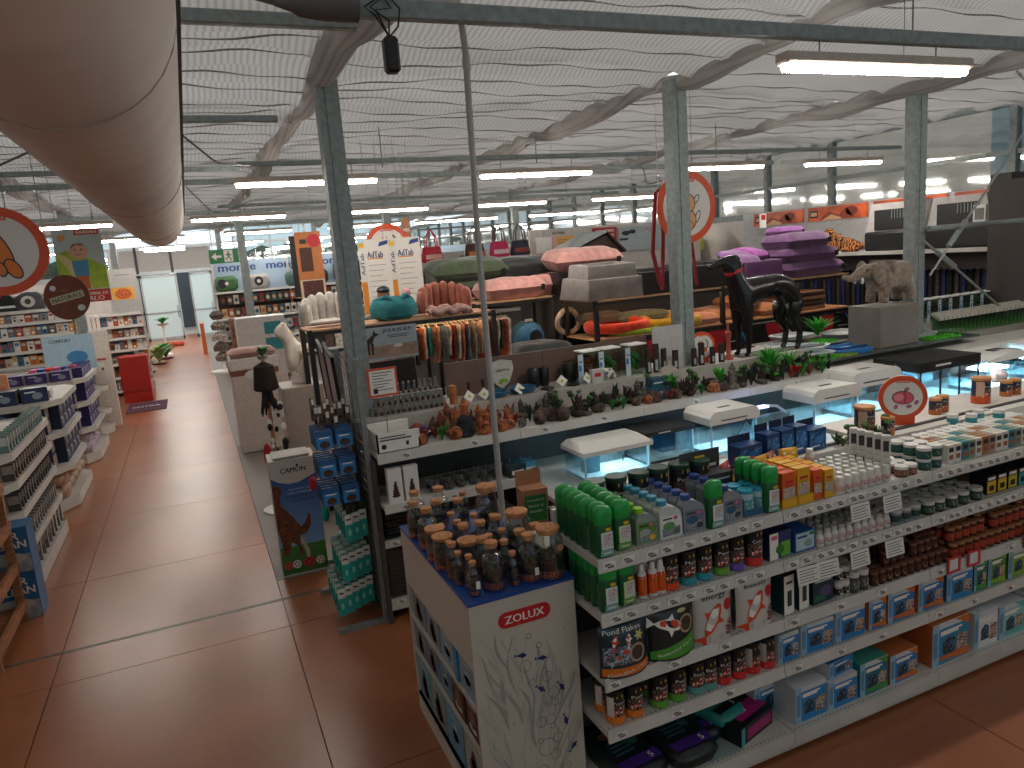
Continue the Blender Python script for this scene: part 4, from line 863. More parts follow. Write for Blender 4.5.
for k in range(115):
    z0 = rnd.uniform(.02, .80); top_ = .9; x0 = rnd.uniform(.02, .47); hmax = .86 if x0 < .3 else .75-(x0-.3)*1.2
    if z0 > hmax*.85+.02: z0 *= .6
    L = rnd.uniform(.12, .30); a = (x0-.25)*2.6+rnd.uniform(-.12, .12); w_ = rnd.uniform(.004, .012); P = []; Q = []
    for j in range(7):
        u = j/6; bx = .25+(x0-.25)*.8+L*u*math.sin(a+.18*math.sin(u*3+k)); bz = z0+L*u*math.cos(a*.6); ww = w_*math.sin(PI*min(1, u*.95+.05))**.7
        P.append((bx-ww, bz)); Q.append((bx+ww, bz))
    xs = [p[0] for p in P+Q]
    if min(xs) < .01 or max(xs) > W_-.01: continue
    pr.pp(P+Q[::-1], -.0010-.00001*k, GW[k % 3])
pr.build('seaweed_print', t)['kind'] = 'stuff'
bb = MB(); 
for x, z, r in ((.26, .885, .013), (.305, .83, .014), (.235, .75, .028), (.335, .67, .024), (.26, .665, .016), (.36, .585, .027), (.365, .535, .017), (.325, .535, .01), (.29, .46, .026), (.335, .46, .024), (.345, .425, .014), (.31, .33, .042), (.365, .36, .023), (.35, .28, .025), (.28, .37, .012), (.28, .22, .03), (.40, .2, .02)):
    N = 20
    for k in range(N):
        a, b_ = 2*PI*k/N, 2*PI*(k+1)/N; r2 = r-.0022; bb.pp([(x+r*math.cos(a), z+r*math.sin(a)), (x+r*math.cos(b_), z+r*math.sin(b_)), (x+r2*math.cos(b_), z+r2*math.sin(b_)), (x+r2*math.cos(a), z+r2*math.sin(a))], -.0026, C('#55535a', .5, noise=0))
bb.build('bubble_print', t)['kind'] = 'stuff'
FB = C('#1f2c66', .5, noise=0)
for x, z, a in ((.22, .805, -.2), (.315, .765, -.15), (.30, .62, -.7), (.40, .60, -1.0), (.41, .43, -1.35), (.44, .29, .8), (.34, .1, .5)):
    f_ = MB(); fish(f_, x, z, .048, -.003, FB, FB, a); f_.build('fish_print', t)
for x, z in ((.15, .80), (.43, .87), (.46, .65), (.16, .5), (.30, .08), (.42, .12)):
    f_ = MB(); f_.ell(x, z, .003, .003, -.003, INK, 8); f_.build('screw_cover', t)
# boxed ornaments seen through the stand's open side
def side_carton(y0, w, z, h, d, base, blobs, lab):
    tt = thing('ornament_carton', lab, 'carton', (DX0+.012, y0, z))
    MB().box(0, 0, 0, d, w, h, C('#8a9aa6', .5) if base != '#3f1d16' else C('#3f1d16', .5)).build('carton', tt)
    p = MB(); T = Matrix.Rotation(-PI/2, 4, 'Z'); p.rc(-w+.004, .004, -.004, h-.004, -.001, C(base, .5), T)
    for (u, v, a, b_, c) in blobs: p.ell(-w*u, h*v, w*a, h*b_, -.002, C(c, .5), 12, T)
    p.text('Deco', -w*.5, h*.85, h*.08, -.002, FW, w*.5, T)
    p.build('printed_front', tt)
cas = [(.5, .35, .3, .25, '#5a4b42'), (.5, .5, .15, .3, '#3d352f'), (.3, .2, .2, .12, '#7d6a56')]; shp = [(.5, .35, .3, .2, '#6d8a92'), (.45, .5, .2, .2, '#9fb4bb')]; brn = [(.5, .5, .25, .25, '#7d5a48'), (.5, .25, .3, .1, '#c9b9a8')]
for i, (y, w, z, h, base, bl, lab) in enumerate([(2.78, .20, .601, .17, '#7f97a8', shp, 'pale ornament carton on upper shelf of stand, at its front end'), (3.06, .19, .601, .175, '#8fa3ad', shp, 'pale ornament carton on upper shelf of stand, second along'), (3.28, .20, .601, .18, '#7d8c98', cas, 'grey ornament carton on upper shelf of stand, third along'), (3.52, .22, .601, .185, '#6d7c88', cas, 'grey ornament carton on upper shelf of stand, at its far end'),
    (2.77, .17, .401, .18, '#3f1d16', brn, 'dark brown ornament carton on middle shelf, at front end'), (2.96, .17, .401, .18, '#3f1d16', brn, 'dark brown ornament carton on middle shelf, second along'), (3.15, .17, .401, .17, '#4f7f9c', shp, 'blue-edged ornament carton on middle shelf, third along'), (3.35, .19, .401, .175, '#5d6f7c', cas, 'grey ornament carton on middle shelf, fourth along'), (3.56, .2, .401, .18, '#6d7c88', cas, 'grey ornament carton on middle shelf, at far end'),
    (2.77, .24, .121, .24, '#a3a79c', cas, 'ornament carton on lowest shelf, at front end'), (3.04, .24, .121, .24, '#5f9ab5', shp, 'bright blue ornament carton on lowest shelf, second along'), (3.30, .24, .121, .24, '#7d9a8c', cas, 'greenish ornament carton on lowest shelf, third along'), (3.55, .22, .121, .24, '#5f9ab5', cas, 'blue ornament carton on lowest shelf, at far end')]):
    side_carton(y, w, z, h, .3, base, bl, lab)
fx = MB().box(0, 0, 0, .02, .035, .17, C('#2f86b8', .4)); solo(fx, 'shelf_divider', 'bright blue divider block between cartons on the stand upper shelf', 'divider', (DX0+.005, 2.995, .601))
# corked jars: glass, cork, soil and gravel layers, moss
JG = glass((.93, .96, .94), .16, .03, 'jar_glass'); SOIL = C('#1e1712', .9, noise=.4, scale=90, bump=.4, key='soil'); GRV = C('#a85a36', .8, noise=.5, scale=120, bump=.5, key='gravel'); MOSS = C('#39452f', .9, noise=.5, scale=90, bump=.5, key='moss')
def corked(r, h, wide, neck=.62, grav=.25):
    nr = r*neck; g = MB(); hs = h*.68 if not wide else h*.80
    g.lathe([(r*.93, .001), (r, .006), (r, hs*.9), (r*.93, hs), (nr, hs+(h*.08)), (nr, h*.90), (nr*1.08, h*.905), (nr*1.08, h*.93), (nr*.9, h*.93)], JG, 20)
    f = MB(); q = [(r*.95, .004)]; gz = h*grav*.6
    f.lathe([(r*.94, .004), (r*.96, .01), (r*.96, gz)], GRV, 16); s2 = MB(); s2.lathe([(r*.96, gz), (r*.96, gz+h*.16), (r*.4, gz+h*.2), (0, gz+h*.18)], SOIL, 16)
    rn = random.Random(int(r*1e5+h*1e4)); mo = MB()
    for k in range(7): a = rn.uniform(0, 6.3); d = rn.uniform(0, r*.6); mo.sphere((d*math.cos(a), d*math.sin(a), gz+h*(.2+rn.uniform(0, .08))), r*rn.uniform(.2, .34), MOSS, 7, 5)
    c = MB(); c.lathe([(nr*1.0, h*.88), (nr*1.12, h*.935), (nr*1.14, h*.99), (nr*1.05, h), (0, h)], CORK, 18)
    return Proto('corked_jar', [('glass', g.mesh('glass', True, 50)), ('gravel', f.mesh('gravel', True)), ('soil', s2.mesh('soil', True)), ('moss', mo.mesh('moss', True)), ('cork', c.mesh('cork', True))])
J = {'xs': corked(.020, .135, 0, .62), 's': corked(.025, .15, 0, .62), 'm': corked(.034, .17, 0, .6), 'l': corked(.045, .185, 0, .5, .3), 'w': corked(.042, .14, 1, .92), 'xl': corked(.058, .20, 1, .72, .3), 'tall': corked(.052, .23, 0, .8)}
tgm = MB().ell(0, 0, .014, .014, 0, C('#b9865c', .7), 14).mesh('tag')
def Tz(px): pass
JL = [  # x, y, kind, label
 (.935, 2.80, 'xs', 'slim corked jar at the very front corner, white sticker'), (1.035, 2.825, 'l', 'broad corked jar of dark moss, front row, beside the slim one'), (1.12, 2.80, 'xs', 'slim corked jar alone between two broad front jars'), (1.205, 2.815, 'l', 'broad corked jar with orange gravel and white sticker, front row'), (1.295, 2.80, 'xl', 'largest corked jar with hanging cork disc, outer front corner'),
 (.945, 2.875, 'xs', 'slim corked jar directly behind the front corner jar'), (.915, 2.935, 'xs', 'slim corked jar third back along the open edge'), (.915, 3.01, 's', 'corked jar fourth back along the open edge'), (.92, 3.075, 'xs', 'narrow corked jar fifth back along the open edge'), (.915, 3.145, 'w', 'squat jar with wide cork, nearer of the two along open edge'.replace('nearer', 'lower')), (.915, 3.26, 'w', 'squat jar with wide cork, farther of the two along open edge'),
 (1.035, 2.935, 'm', 'medium corked jar behind the broad dark moss jar'), (1.125, 2.90, 's', 'small corked jar in second row, dark soil'), (1.21, 2.92, 'm', 'medium corked jar in second row behind orange gravel jar'), (1.30, 2.945, 'm', 'medium corked jar in second row behind the largest jar'),
 (1.0, 3.03, 'w', 'wide-corked jar at the middle of the stand top'), (1.09, 3.0, 's', 'small corked jar third row middle'), (1.17, 3.03, 's', 'small corked jar third row with tilted cork'), (1.265, 3.07, 'xl', 'big wide-corked jar towards the shelves, third row'),
 (1.02, 3.14, 'm', 'medium corked jar fourth row, centre left'.replace('centre left', 'towards open edge')), (1.10, 3.13, 'm', 'medium corked jar fourth row, centre'), (1.19, 3.16, 'm', 'medium corked jar fourth row, towards shelves'),
 (.96, 3.30, 'xs', 'slim corked jar in fifth row, darkest soil'), (1.03, 3.26, 's', 'small corked jar in fifth row beside slim one'), (.925, 3.42, 'l', 'broad corked jar sixth back along the open edge'), (1.04, 3.38, 's', 'small corked jar sixth row centre'), (1.13, 3.30, 's', 'small corked jar fifth row towards shelves'), (1.22, 3.28, 'xs', 'slim dark-corked jar fifth row by shelves'), (1.29, 3.22, 'xs', 'slim jar near the white slotted box'),
 (.91, 3.60, 'm', 'tall-necked corked jar at rear open-edge corner'), (1.02, 3.55, 'm', 'medium corked jar in rear group, centre'), (1.12, 3.50, 'm', 'medium corked jar in rear group, second'), (1.25, 3.42, 'tall', 'tallest corked jar standing above the rear group'), (.95, 3.71, 'l', 'broad corked jar last along the open edge'), (1.08, 3.70, 'l', 'broad corked jar at back centre of stand'), (1.2, 3.65, 's', 'small corked jar at back near tallest jar'), (1.30, 3.58, 's', 'small corked jar at back corner by shelves')]
for x, y, k, lb in JL:
    o = J[k].put(lb, 'jar', (x, y, ZT+.001), random.uniform(0, 6), 'corked jars', sc=1.14)
    if 'disc' in lb: o.rotation_euler = (0, 0, 0); d = link(tgm, 'cork_disc', o); d.location = (.02, -.062, .13)
    if 'sticker' in lb: o.rotation_euler = (0, 0, 0); m_ = MB().rc(.0, .03, .016, .06, -.0465 if k == 'l' else -.0215, FW); m_.build('sticker', o)
# green-printed open carton and slotted grey box at the back corner
t = thing('leaflet_carton', 'brown card carton with green panel leaning behind the corked jars', 'carton', (1.49, 3.34, 1.09), -.1)
MB().box(-.07, 0, 0, .07, .1, .22, CARD).box(-.07, .1, .22, .07, .104, .30, CARD).build('carton', t)
m = MB().rc(-.06, .05, .06, .19, -.001, C('#2f7a37', .5)).text('il mondo in', 0, .165, .014, -.002, FW, .09).text('fauna e', 0, .135, .016, -.002, FW, .08).text('mondo', 0, .105, .016, -.002, FW, .07); m.build('printed_panel', t)
t = thing('slotted_box', 'pale grey box with dark printed figure beside rear corked jars', 'box', (1.40, 3.38, 1.05), -.2)
MB().box(-.04, 0, 0, .04, .08, .13, C('#b9b2aa', .6)).build('carton', t); MB().ell(0, .05, .02, .03, -.001, INK, 10).build('print', t)
o = solo(MB().box(1.36, 3.20, 0, 1.62, 3.5, 1.045, WHITE), 'side_cabinet', 'white side cabinet hidden between jar stand and rear shelves', 'cabinet')
# ================================================================ SECOND ROW: decor shelves and aquaria
def skin(name, nodes, edges, mat, sub=2, parent=None):
    """one continuous body grown round a skeleton; nodes: (x,y,z,rx,ry)"""
    me = bpy.data.meshes.new(name); me.from_pydata([n[:3] for n in nodes], edges, []); me.update()
    o = bpy.data.objects.new(name, me); COL.objects.link(o)
    md = o.modifiers.new('s', 'SKIN'); md.use_smooth_shade = True
    for v, n in zip(me.skin_vertices[0].data, nodes): v.radius = (n[3], n[4] if len(n) > 4 else n[3]); v.use_root = False
    me.skin_vertices[0].data[0].use_root = True
    o.modifiers.new('u', 'SUBSURF').levels = sub
    r = bpy.data.meshes.new_from_object(o.evaluated_get(bpy.context.evaluated_depsgraph_get())); bpy.data.objects.remove(o); bpy.data.meshes.remove(me)
    r.materials.clear(); r.materials.append(mat)
    for p in r.polygons: p.use_smooth = True
    return link(r, name, parent)
D2 = [1.0, 2.06, 3.12, 4.18, 5.24, 6.3, 7.36, 8.42]
for k in range(7):
    t = thing('decor_shelving', 'white decor and aquarium shelving unit, %s along from the wire grid stand' % ORD[k], 'shelf', (0, 0, 0), 0, 'second row of shelving')
    x0, x1 = D2[k], D2[k+1]
    MB().box(x0, 5.24, 0, x1-.004, 5.27, 1.235, DGREY).build('back_panel', t)
    if k == 0: MB().box(x0-.03, 4.86, 0, x0, 5.24, 1.19, C('#4a4240', .6)).box(x0-.08, 5.24, 0, x0, 5.75, 1.40, C('#4a4240', .6)).build('end_panel', t)
    shelf(t, x0, x1, 4.80, 5.24, 1.245, [x0+.2, x0+.7] if k < 2 else [x0+.5], lip=.06, holes=False)
    if k == 0:
        shelf(t, x0, x1, 4.75, 5.24, .90, [x0+.15, x0+.5, x0+.8], holes=False)
        for z in (.60,): shelf(t, x0, x1, 4.9, 5.24, z, [x0+.08], holes=False)
        shelf(t, x0, x1, 4.9, 5.24, .16, [x0+.08], lip=.08, holes=False)
    else: 
        shelf(t, x0, x1, 4.22, 5.24, .86, [x0+.3, x0+.8], holes=False); MB().box(x0, 4.35, 0, x1-.004, 4.37, .83, DGREY).build('kick_panel', t)
    if k < 4: MB().box(x0, 5.24+.0, 1.215, x1-.004, 5.75, 1.40, C('#b5afa8', .5)).build('raised_step', t)
    else: MB().box(x0, 5.24, 1.215, x1-.004, 6.2, 1.30, C('#b5afa8', .5)).build('raised_step', t)
BRW = C('#6d5348', .6, noise=.08, scale=4, key='brown_board')
for i, (a, b) in enumerate(((1.80, 2.67), (2.675, 3.72))): solo(MB().box(a, 5.62, 1.40, b, 5.64, 1.68, BRW), 'header_board', 'matt brown backboard standing behind the ornaments, %s one along' % ORD[i], 'board')
# shield sign
t = thing('shield_sign', 'white shield-shaped sign with green sprig on brown backboard', 'sign', (2.28, 5.61, 1.545))
sh = [(-.10, .09), (0, .11), (.10, .09), (.11, .02), (.07, -.08), (0, -.14), (-.07, -.08), (-.11, .02)]
MB().prism([(a*1.1, b*1.1) for a, b in sh], 0, .01, C('#5d4a40', .6)).build('rim', t); m = MB().prism(sh, -.006, 0, C('#c9c4bb', .5)); m.text('alpina', .01, .02, .035, -.0075, C('#5a6a4a', .5), .12).text('natural', .01, -.02, .012, -.0075, C('#8a8a7a', .5), .06); m.build('face', t)
m = MB(); m.ell(-.01, -.075, .03, .02, -.0075, C('#7fa52f', .5), 8, rot=.5).ell(.03, -.07, .025, .018, -.0076, C('#8fb53f', .5), 8, rot=-.5); m.build('sprig_print', t)
# -------- ornaments
def rock(seed, col, r=.045, hgt=1.0, n=10):
    rn = random.Random(seed); m = MB(); mt = C(col, .85, noise=.45, scale=35, bump=.5, key='stone')
    for k in range(3):
        a = rn.uniform(0, 6.3); d = r*.45*(k > 0); m.sphere((d*math.cos(a), d*math.sin(a)*.7, r*.5*hgt), r*rn.uniform(.6, .85), mt, n, 7, (1, .8, hgt*rn.uniform(.8, 1.247)))
    m.v = [(x*(1+.18*math.sin(31*z+seed)+.1*math.sin(57*x)), y*(1+.15*math.cos(37*z+seed)), max(0, z*(1+.1*math.sin(41*x+seed)))) for x, y, z in m.v]
    return Proto('ornament_stone', [('ornament_stone', m.mesh('ornament_stone', True))])
def drift(seed, col='#3a2820', s=1.0):
    rn = random.Random(seed); m = MB(); mt = C(col, .85, noise=.4, scale=30, bump=.5, key='driftwood')
    m.sphere((0, 0, .02), .04*s, mt, 9, 6, (1.1, .8, .6))
    for k in range(5):
        a = rn.uniform(0, 6.3); e = rn.uniform(.4, 1.4); L = rn.uniform(.05, .10)*s; p = Vector((0, 0, .02)); d = Vector((math.cos(a)*math.cos(e), math.sin(a)*math.cos(e)*.7, math.sin(e)))
        q = p+d*L*.5+Vector((rn.uniform(-.01, .01), 0, .01)); m.tube([p, q, p+d*L+Vector((rn.uniform(-.02, .02), 0, 0))], [.015*s, .010*s, .004*s], mt, 6)
    return Proto('driftwood', [('driftwood', m.mesh('driftwood', True))])
def castle(seed, col):
    rn = random.Random(seed); m = MB(); mt = C(col, .8, noise=.3, scale=50, bump=.4, key='resin')
    m.sphere((0, 0, 0.01), .05, mt, 10, 6, (1.1, .8, .6)); 
    for x, h, r in ((-.022, .10, .016), (.018, .13, .019), (.0, .075, .022)):
        m.lathe([(r*1.1, 0), (r, h*.8), (r*1.25, h*.82), (r*1.25, h*.88), (r*.9, h*.9), (0, h*1.15)], mt, 9, (x, rn.uniform(-.01, .01), 0))
        m.box(x-.004, -r*1.05, h*.4, x+.004, -r*.9, h*.55, INK)
    return Proto('resin_castle', [('resin_castle', m.mesh('resin_castle', True))])
def leafy(seed, col, n=26, h=.12, spread=.06, w=.008, pot=None, curl=.5, droop=.3):
    rn = random.Random(seed); m = MB(); mt = C(col, .55, noise=.25, scale=25, key='leaf')
    for k in range(n):
        a = rn.uniform(0, 6.3); L = h*rn.uniform(.6, 1.1); d = spread*rn.uniform(.2, 1); c, s_ = math.cos(a), math.sin(a); P = []
        for j in range(5):
            u = j/4; rr = d*u**1.3; P.append(Vector((c*rr, s_*rr, L*(u-droop*u*u)+(.03 if pot else 0))))
        vs = []; 
        for j, p in enumerate(P):
            ww = w*math.sin(PI*min(.97, .12+j/4*.88))+.0008; vs += [p+Vector((-s_*ww, c*ww, 0)), p-Vector((-s_*ww, c*ww, 0))]
        m.add(vs, [(2*j, 2*j+1, 2*j+3, 2*j+2) for j in range(4)], mt)
    parts = [('foliage', m.mesh('foliage'))]
    if pot: parts.append(('pot', MB().lathe([(spread*.35, 0), (spread*.5, .04), (spread*.45, .04), (0, .035)], C(pot, .7), 12).mesh('pot', True)))
    return Proto('ornamental_plant', parts)
def bonsai(seed):
    rn = random.Random(seed); m = MB(); mt = C('#4a3a2c', .85, noise=.4, scale=40, bump=.4, key='bark'); m.sphere((0, 0, 0.01), .04, C('#57504a', .9, noise=.3, bump=.4), 9, 5, (1.2, .8, .5))
    f = MB(); g = C(rn.choice(['#3f6a2c', '#4d7a3a', '#2f5a34']), .8, noise=.5, scale=70, bump=.6, key='moss_ball')
    for k in range(4):
        a = rn.uniform(0, 6.3); h = rn.uniform(.07, .14); x, y = .035*math.cos(a), .02*math.sin(a); m.tube([(0, 0, .02), (x*.3, y, h*.5), (x, y, h)], [.008, .006, .004], mt, 6); f.sphere((x, y, h), rn.uniform(.015, .024), g, 8, 6, (1.2, 1, .7))
    return Proto('moss_bonsai', [('trunk', m.mesh('trunk', True)), ('foliage', f.mesh('foliage', True))])
kinds = {
 'terracotta stone': ([rock(3, '#b06a42'), rock(4, '#a8603c', .05)], 'ornament'), 'brown stone': ([rock(5, '#5d463a'), rock(6, '#4b3a33', .05)], 'ornament'), 'dark slate stone': ([rock(7, '#25292c', .05, 1.7), rock(8, '#2f3234', .045, 1.4)], 'ornament'), 'grey lichen stone': ([rock(9, '#6f675e', .045), rock(10, '#7c7266', .05, 1.2)], 'ornament'),
 'dark driftwood branch': ([drift(1), drift(2, '#31231d'), drift(3, '#463026')], 'driftwood'), 'pale driftwood branch': ([drift(5, '#7d5a45'), drift(6, '#8a6a52')], 'driftwood'), 'orange resin castle': ([castle(1, '#b5693f'), castle(2, '#a65c38')], 'ornament'), 'grey resin tower': ([castle(3, '#5a534d'), castle(4, '#6b6259')], 'ornament'),
 'green plastic fern': ([leafy(1, '#3f8f34', 30), leafy(2, '#2f7a3a', 26, .1)], 'plant'), 'reddish plastic plant': ([leafy(3, '#8f3a2c', 26, .09), leafy(4, '#a0402f', 22, .1)], 'plant'), 'moss ball bonsai': ([bonsai(1), bonsai(2), bonsai(3)], 'ornament'), 'tall dark plastic plant': ([leafy(6, '#2b3a2c', 22, .16, .03, .01), leafy(7, '#34472c', 22, .15, .035, .01)], 'plant')}
rn = random.Random(21)
plan1 = ['terracotta stone', 'green plastic fern', 'terracotta stone', 'dark slate stone', 'orange resin castle', 'terracotta stone', 'terracotta stone', 'grey lichen stone', 'brown stone', 'dark driftwood branch', 'brown stone', 'dark driftwood branch', 'moss ball bonsai', 'brown stone', 'green plastic fern', 'green plastic fern', 'brown stone', 'terracotta stone', 'brown stone', 'reddish plastic plant', 'brown stone', 'dark driftwood branch', 'green plastic fern', 'terracotta stone', 'brown stone', 'grey resin tower', 'moss ball bonsai', 'tall dark plastic plant', 'moss ball bonsai', 'tall dark plastic plant', 'tall dark plastic plant', 'reddish plastic plant', 'green plastic fern', 'reddish plastic plant', 'green plastic fern', 'tall dark plastic plant']
cnt = {}
for row in range(3):
    for i in range(36):
        x = 1.38+i*.108+rn.uniform(-.02, .02); y = 4.89+row*.12+rn.uniform(-.02, .02)
        if abs(x-1.52) < .07 and False: continue
        k = plan1[i] if row == 0 else rn.choice(['dark driftwood branch', 'brown stone', 'moss ball bonsai', 'grey resin tower', 'dark driftwood branch', 'tall dark plastic plant', 'grey lichen stone'] if i > 7 else ['orange resin castle', 'terracotta stone', 'pale driftwood branch', 'reddish plastic plant'])
        if row and i > 27: k = rn.choice(['tall dark plastic plant', 'moss ball bonsai', 'green plastic fern', 'dark driftwood branch'])
        ps, cat = kinds[k]; key = (k, row); cnt[key] = cnt.get(key, 0)+1
        rn.choice(ps).put('%s on decor shelf, %s of its kind along %s' % (k, ORD[cnt[key]-1], ('front row', 'middle row', 'back row')[row]), cat, (x, y, 1.247), rn.uniform(0, 6), 'decor shelf ornaments', sc=rn.uniform(1.05, 1.5))
# bigger plants at the far end of the decor shelf
leafy(31, '#3fae35', 90, .30, .17, .008, '#3a2d26', droop=.35).put('large bright green bushy plastic plant on decor shelf', 'plant', (4.62, 5.04, 1.247), 0, sc=1.15)
leafy(32, '#58c83c', 60, .22, .13, .007, '#3a2d26').put('lime green plastic plant behind the large bushy one', 'plant', (4.92, 5.12, 1.247), 0)
leafy(33, '#c8332a', 34, .11, .07, .016, '#3a2d26').put('bright red broad-leaved plastic plant before the green bush', 'plant', (4.78, 4.90, 1.247), 0)
leafy(34, '#3fae35', 60, .20, .08, .010, '#3a2d26').put('upright green plastic plant beside grey rocks', 'plant', (4.02, 4.98, 1.247), 0)
leafy(35, '#43a53a', 50, .20, .09, .012, '#3a2d26').put('leafy green plastic plant in front of white card', 'plant', (3.58, 5.06, 1.247), 0)
leafy(36, '#4fb83f', 30, .06, .11, .012, '#3a2d26').put('low flat green plastic plant beside the red one', 'plant', (4.55, 4.90, 1.247), 0)
# white printed counter carton at the aisle end of the decor shelf
t = thing('counter_carton', 'white printed counter carton of ornaments at grid-stand end', 'carton', (1.02, 4.84, 1.247))
m = MB().box(0, 0, 0, .30, .02, .13, WHITE2).box(0, 0, 0, .01, .3, .13, WHITE2).box(.29, 0, 0, .30, .3, .07, WHITE2).box(0, .28, 0, .3, .3, .15, WHITE2).box(0, 0, 0, .3, .3, .005, WHITE2); m.build('carton', t)
m = MB().rc(.02, .10, .2, .108, -.001, INK).rc(.02, .08, .24, .09, -.001, INK).ell(.045, .04, .018, .018, -.001, NAVY, 14).rc(.2, .03, .22, .06, -.001, INK); m.build('print', t)
for i in range(4): kinds['terracotta stone'][0][i % 2].put('terracotta stone inside white counter carton, %s of four' % ORD[i], 'ornament', (1.09+.06*i, 4.95+.05*(i % 2), 1.254), i, 'stones in the counter carton')
# little purple-blue box and tall resin pieces
solo(MB().box(-.03, 0, 0, .03, .05, .08, C('#3a2f6a', .5)), 'ornament_box', 'small violet ornament box among terracotta pieces', 'box', (1.42, 5.06, 1.247))
castle(9, '#b5693f').put('tall orange resin temple behind terracotta stones', 'ornament', (1.72, 5.1, 1.247), 0, sc=1.7); castle(8, '#8a4a35').put('tall red-brown resin tower behind terracotta stones', 'ornament', (1.60, 5.12, 1.247), 0, sc=1.5)
# orange-framed notice on a stick
t = thing('price_notice', 'white notice with orange-red frame on thin stand above the decor shelf', 'sign', (1.14, 5.0, 1.247))
MB().box(-.105, -.004, .36, .105, .004, .56, C('#d9502a', .5)).build('frame', t); m = MB().rc(-.09, .375, .09, .545, -.0052, FW)
for q in range(7): m.rc(-.07, .525-.02*q, .07-.03*(q % 3), .53-.02*q, -.0062, INK)
m.rc(-.07, .385, -.04, .42, -.0062, INK); m.build('sheet', t); MB().tube([(0, 0, 0), (0, 0, .36)], .004, STEEL, 6).build('rod', t)
# racks of little bottled specimens on the raised step
vg = Proto('specimen_vial', [('glass', MB().lathe([(.013, .001), (.014, .06), (.008, .072), (.008, .08)], JG, 8).mesh('glass', True)), ('stopper', MB().lathe([(.010, .076), (.010, .092), (0, .092)], C('#8f8078', .6), 8).mesh('stopper', True)), ('contents', MB().lathe([(.011, .003), (.011, .025), (0, .027)], C('#5a3a30', .8, noise=.4, scale=80), 8).mesh('contents'))])
for r_ in range(3):
    for i in range(13): vg.put('tiny stoppered glass vial on stepped rack, %s from grid end, step %s' % (ORD[i], ('lowest', 'middle', 'top')[r_]), 'vial', (1.14+i*.043, 5.33+r_*.06, 1.402+r_*.06), 0, 'tiny glass vials')
st = MB(); st.box(1.11, 5.36, 1.40, 1.70, 5.48, 1.459, C('#8d857c', .5)).box(1.11, 5.42, 1.459, 1.70, 5.48, 1.519, C('#8d857c', .5)); solo(st, 'vial_rack', 'grey stepped rack holding tiny stoppered vials', 'rack')
solo(MB().lathe([(.03, 0), (.032, .12), (.028, .14), (0, .15)], C('#b3703f', .6, noise=.2, bump=.2), 12), 'wooden_canister', 'tall tan wooden canister at end of vial rack', 'canister', (1.76, 5.36, 1.401), smooth=True)
# bowls, dishes with diamond cards
for i, (x, c, n) in enumerate([(2.12, '#1f5f7d', 'blue'), (2.36, '#1f5f7d', 'second blue')]):
    solo(MB().lathe([(.07, 0), (.10, .01), (.115, .045), (.105, .045), (.09, .015), (0, .012)], C(c, .3), 18), 'shallow_bowl', '%s glazed shallow bowl on the white step' % n, 'bowl', (x, 5.38, 1.401), smooth=True)
dm = Proto('price_card', [('price_card', MB().prism([(-.05, .05), (0, 0), (.05, .05), (0, .1)], -.002, 0, FW).pp([(-.015, .05), (0, .03), (.015, .05), (0, .065)], -.0028, C('#b9c23a', .5)).mesh('price_card'))])
for i, (x, y) in enumerate([(1.88, 5.30), (2.0, 5.30), (2.30, 5.28), (2.70, 5.33), (2.92, 5.28), (3.02, 5.32)]): dm.put('white diamond price card among bowls, %s from grid end' % ORD[i], 'card', (x, y, 1.401), .2*(-1)**i, 'diamond price cards', rx=-.35)
for i, (x, h) in enumerate([(1.93, .13), (2.05, .14), (2.75, .14), (2.98, .15)]):
    solo(MB().lathe([(.022, 0), (.022, .01), (.006, .015), (.006, h*.6), (.016, h*.62), (.012, h)], BLACK, 10), 'feeder_stand', 'black slim bottle feeder on white step, %s from grid end' % ORD[i], 'feeder', (x, 5.46, 1.401), smooth=True)
for i, (x, r) in enumerate([(2.52, .055), (2.62, .04), (2.86, .06)]):
    solo(MB().lathe([(r*.8, 0), (r, .02), (r, .14), (r*.8, .16), (0, .165)], C('#1d1a1b', .3), 14), 'black_vase', 'glossy black rounded vase before brown backboard, %s of three' % ORD[i], 'vase', (x, 5.50, 1.401), smooth=True)
for i, x in enumerate((2.56, 2.8)): solo(MB().lathe([(.05, 0), (.06, .012), (.03, .02), (0, .02)], BLACK, 14), 'black_dish', 'small black dish on white step, %s of two' % ORD[i], 'dish', (x, 5.33, 1.401), smooth=True)
t = thing('figurine', 'black and white cow-patterned figurine on white step', 'figurine', (3.14, 5.33, 1.401))
skin('body', [(0, 0, .07, .03), (.05, 0, .075, .025), (-.05, 0, .09, .015), (-.075, 0, .115, .016), (-.02, .015, 0, .008), (-.02, -.015, 0, .008), (.05, .015, 0, .008), (.05, -.015, 0, .008)], [(0, 1), (0, 2), (2, 3), (0, 4), (0, 5), (1, 6), (1, 7)], C('#d8d4cd', .5), 1, t)
m = MB(); [m.sphere((a, -.016, b), .013, BLACK, 8, 5, (1, .8, 1)) for a, b in ((0, .08), (.04, .09), (-.02, .06))]; m.build('spots', t)
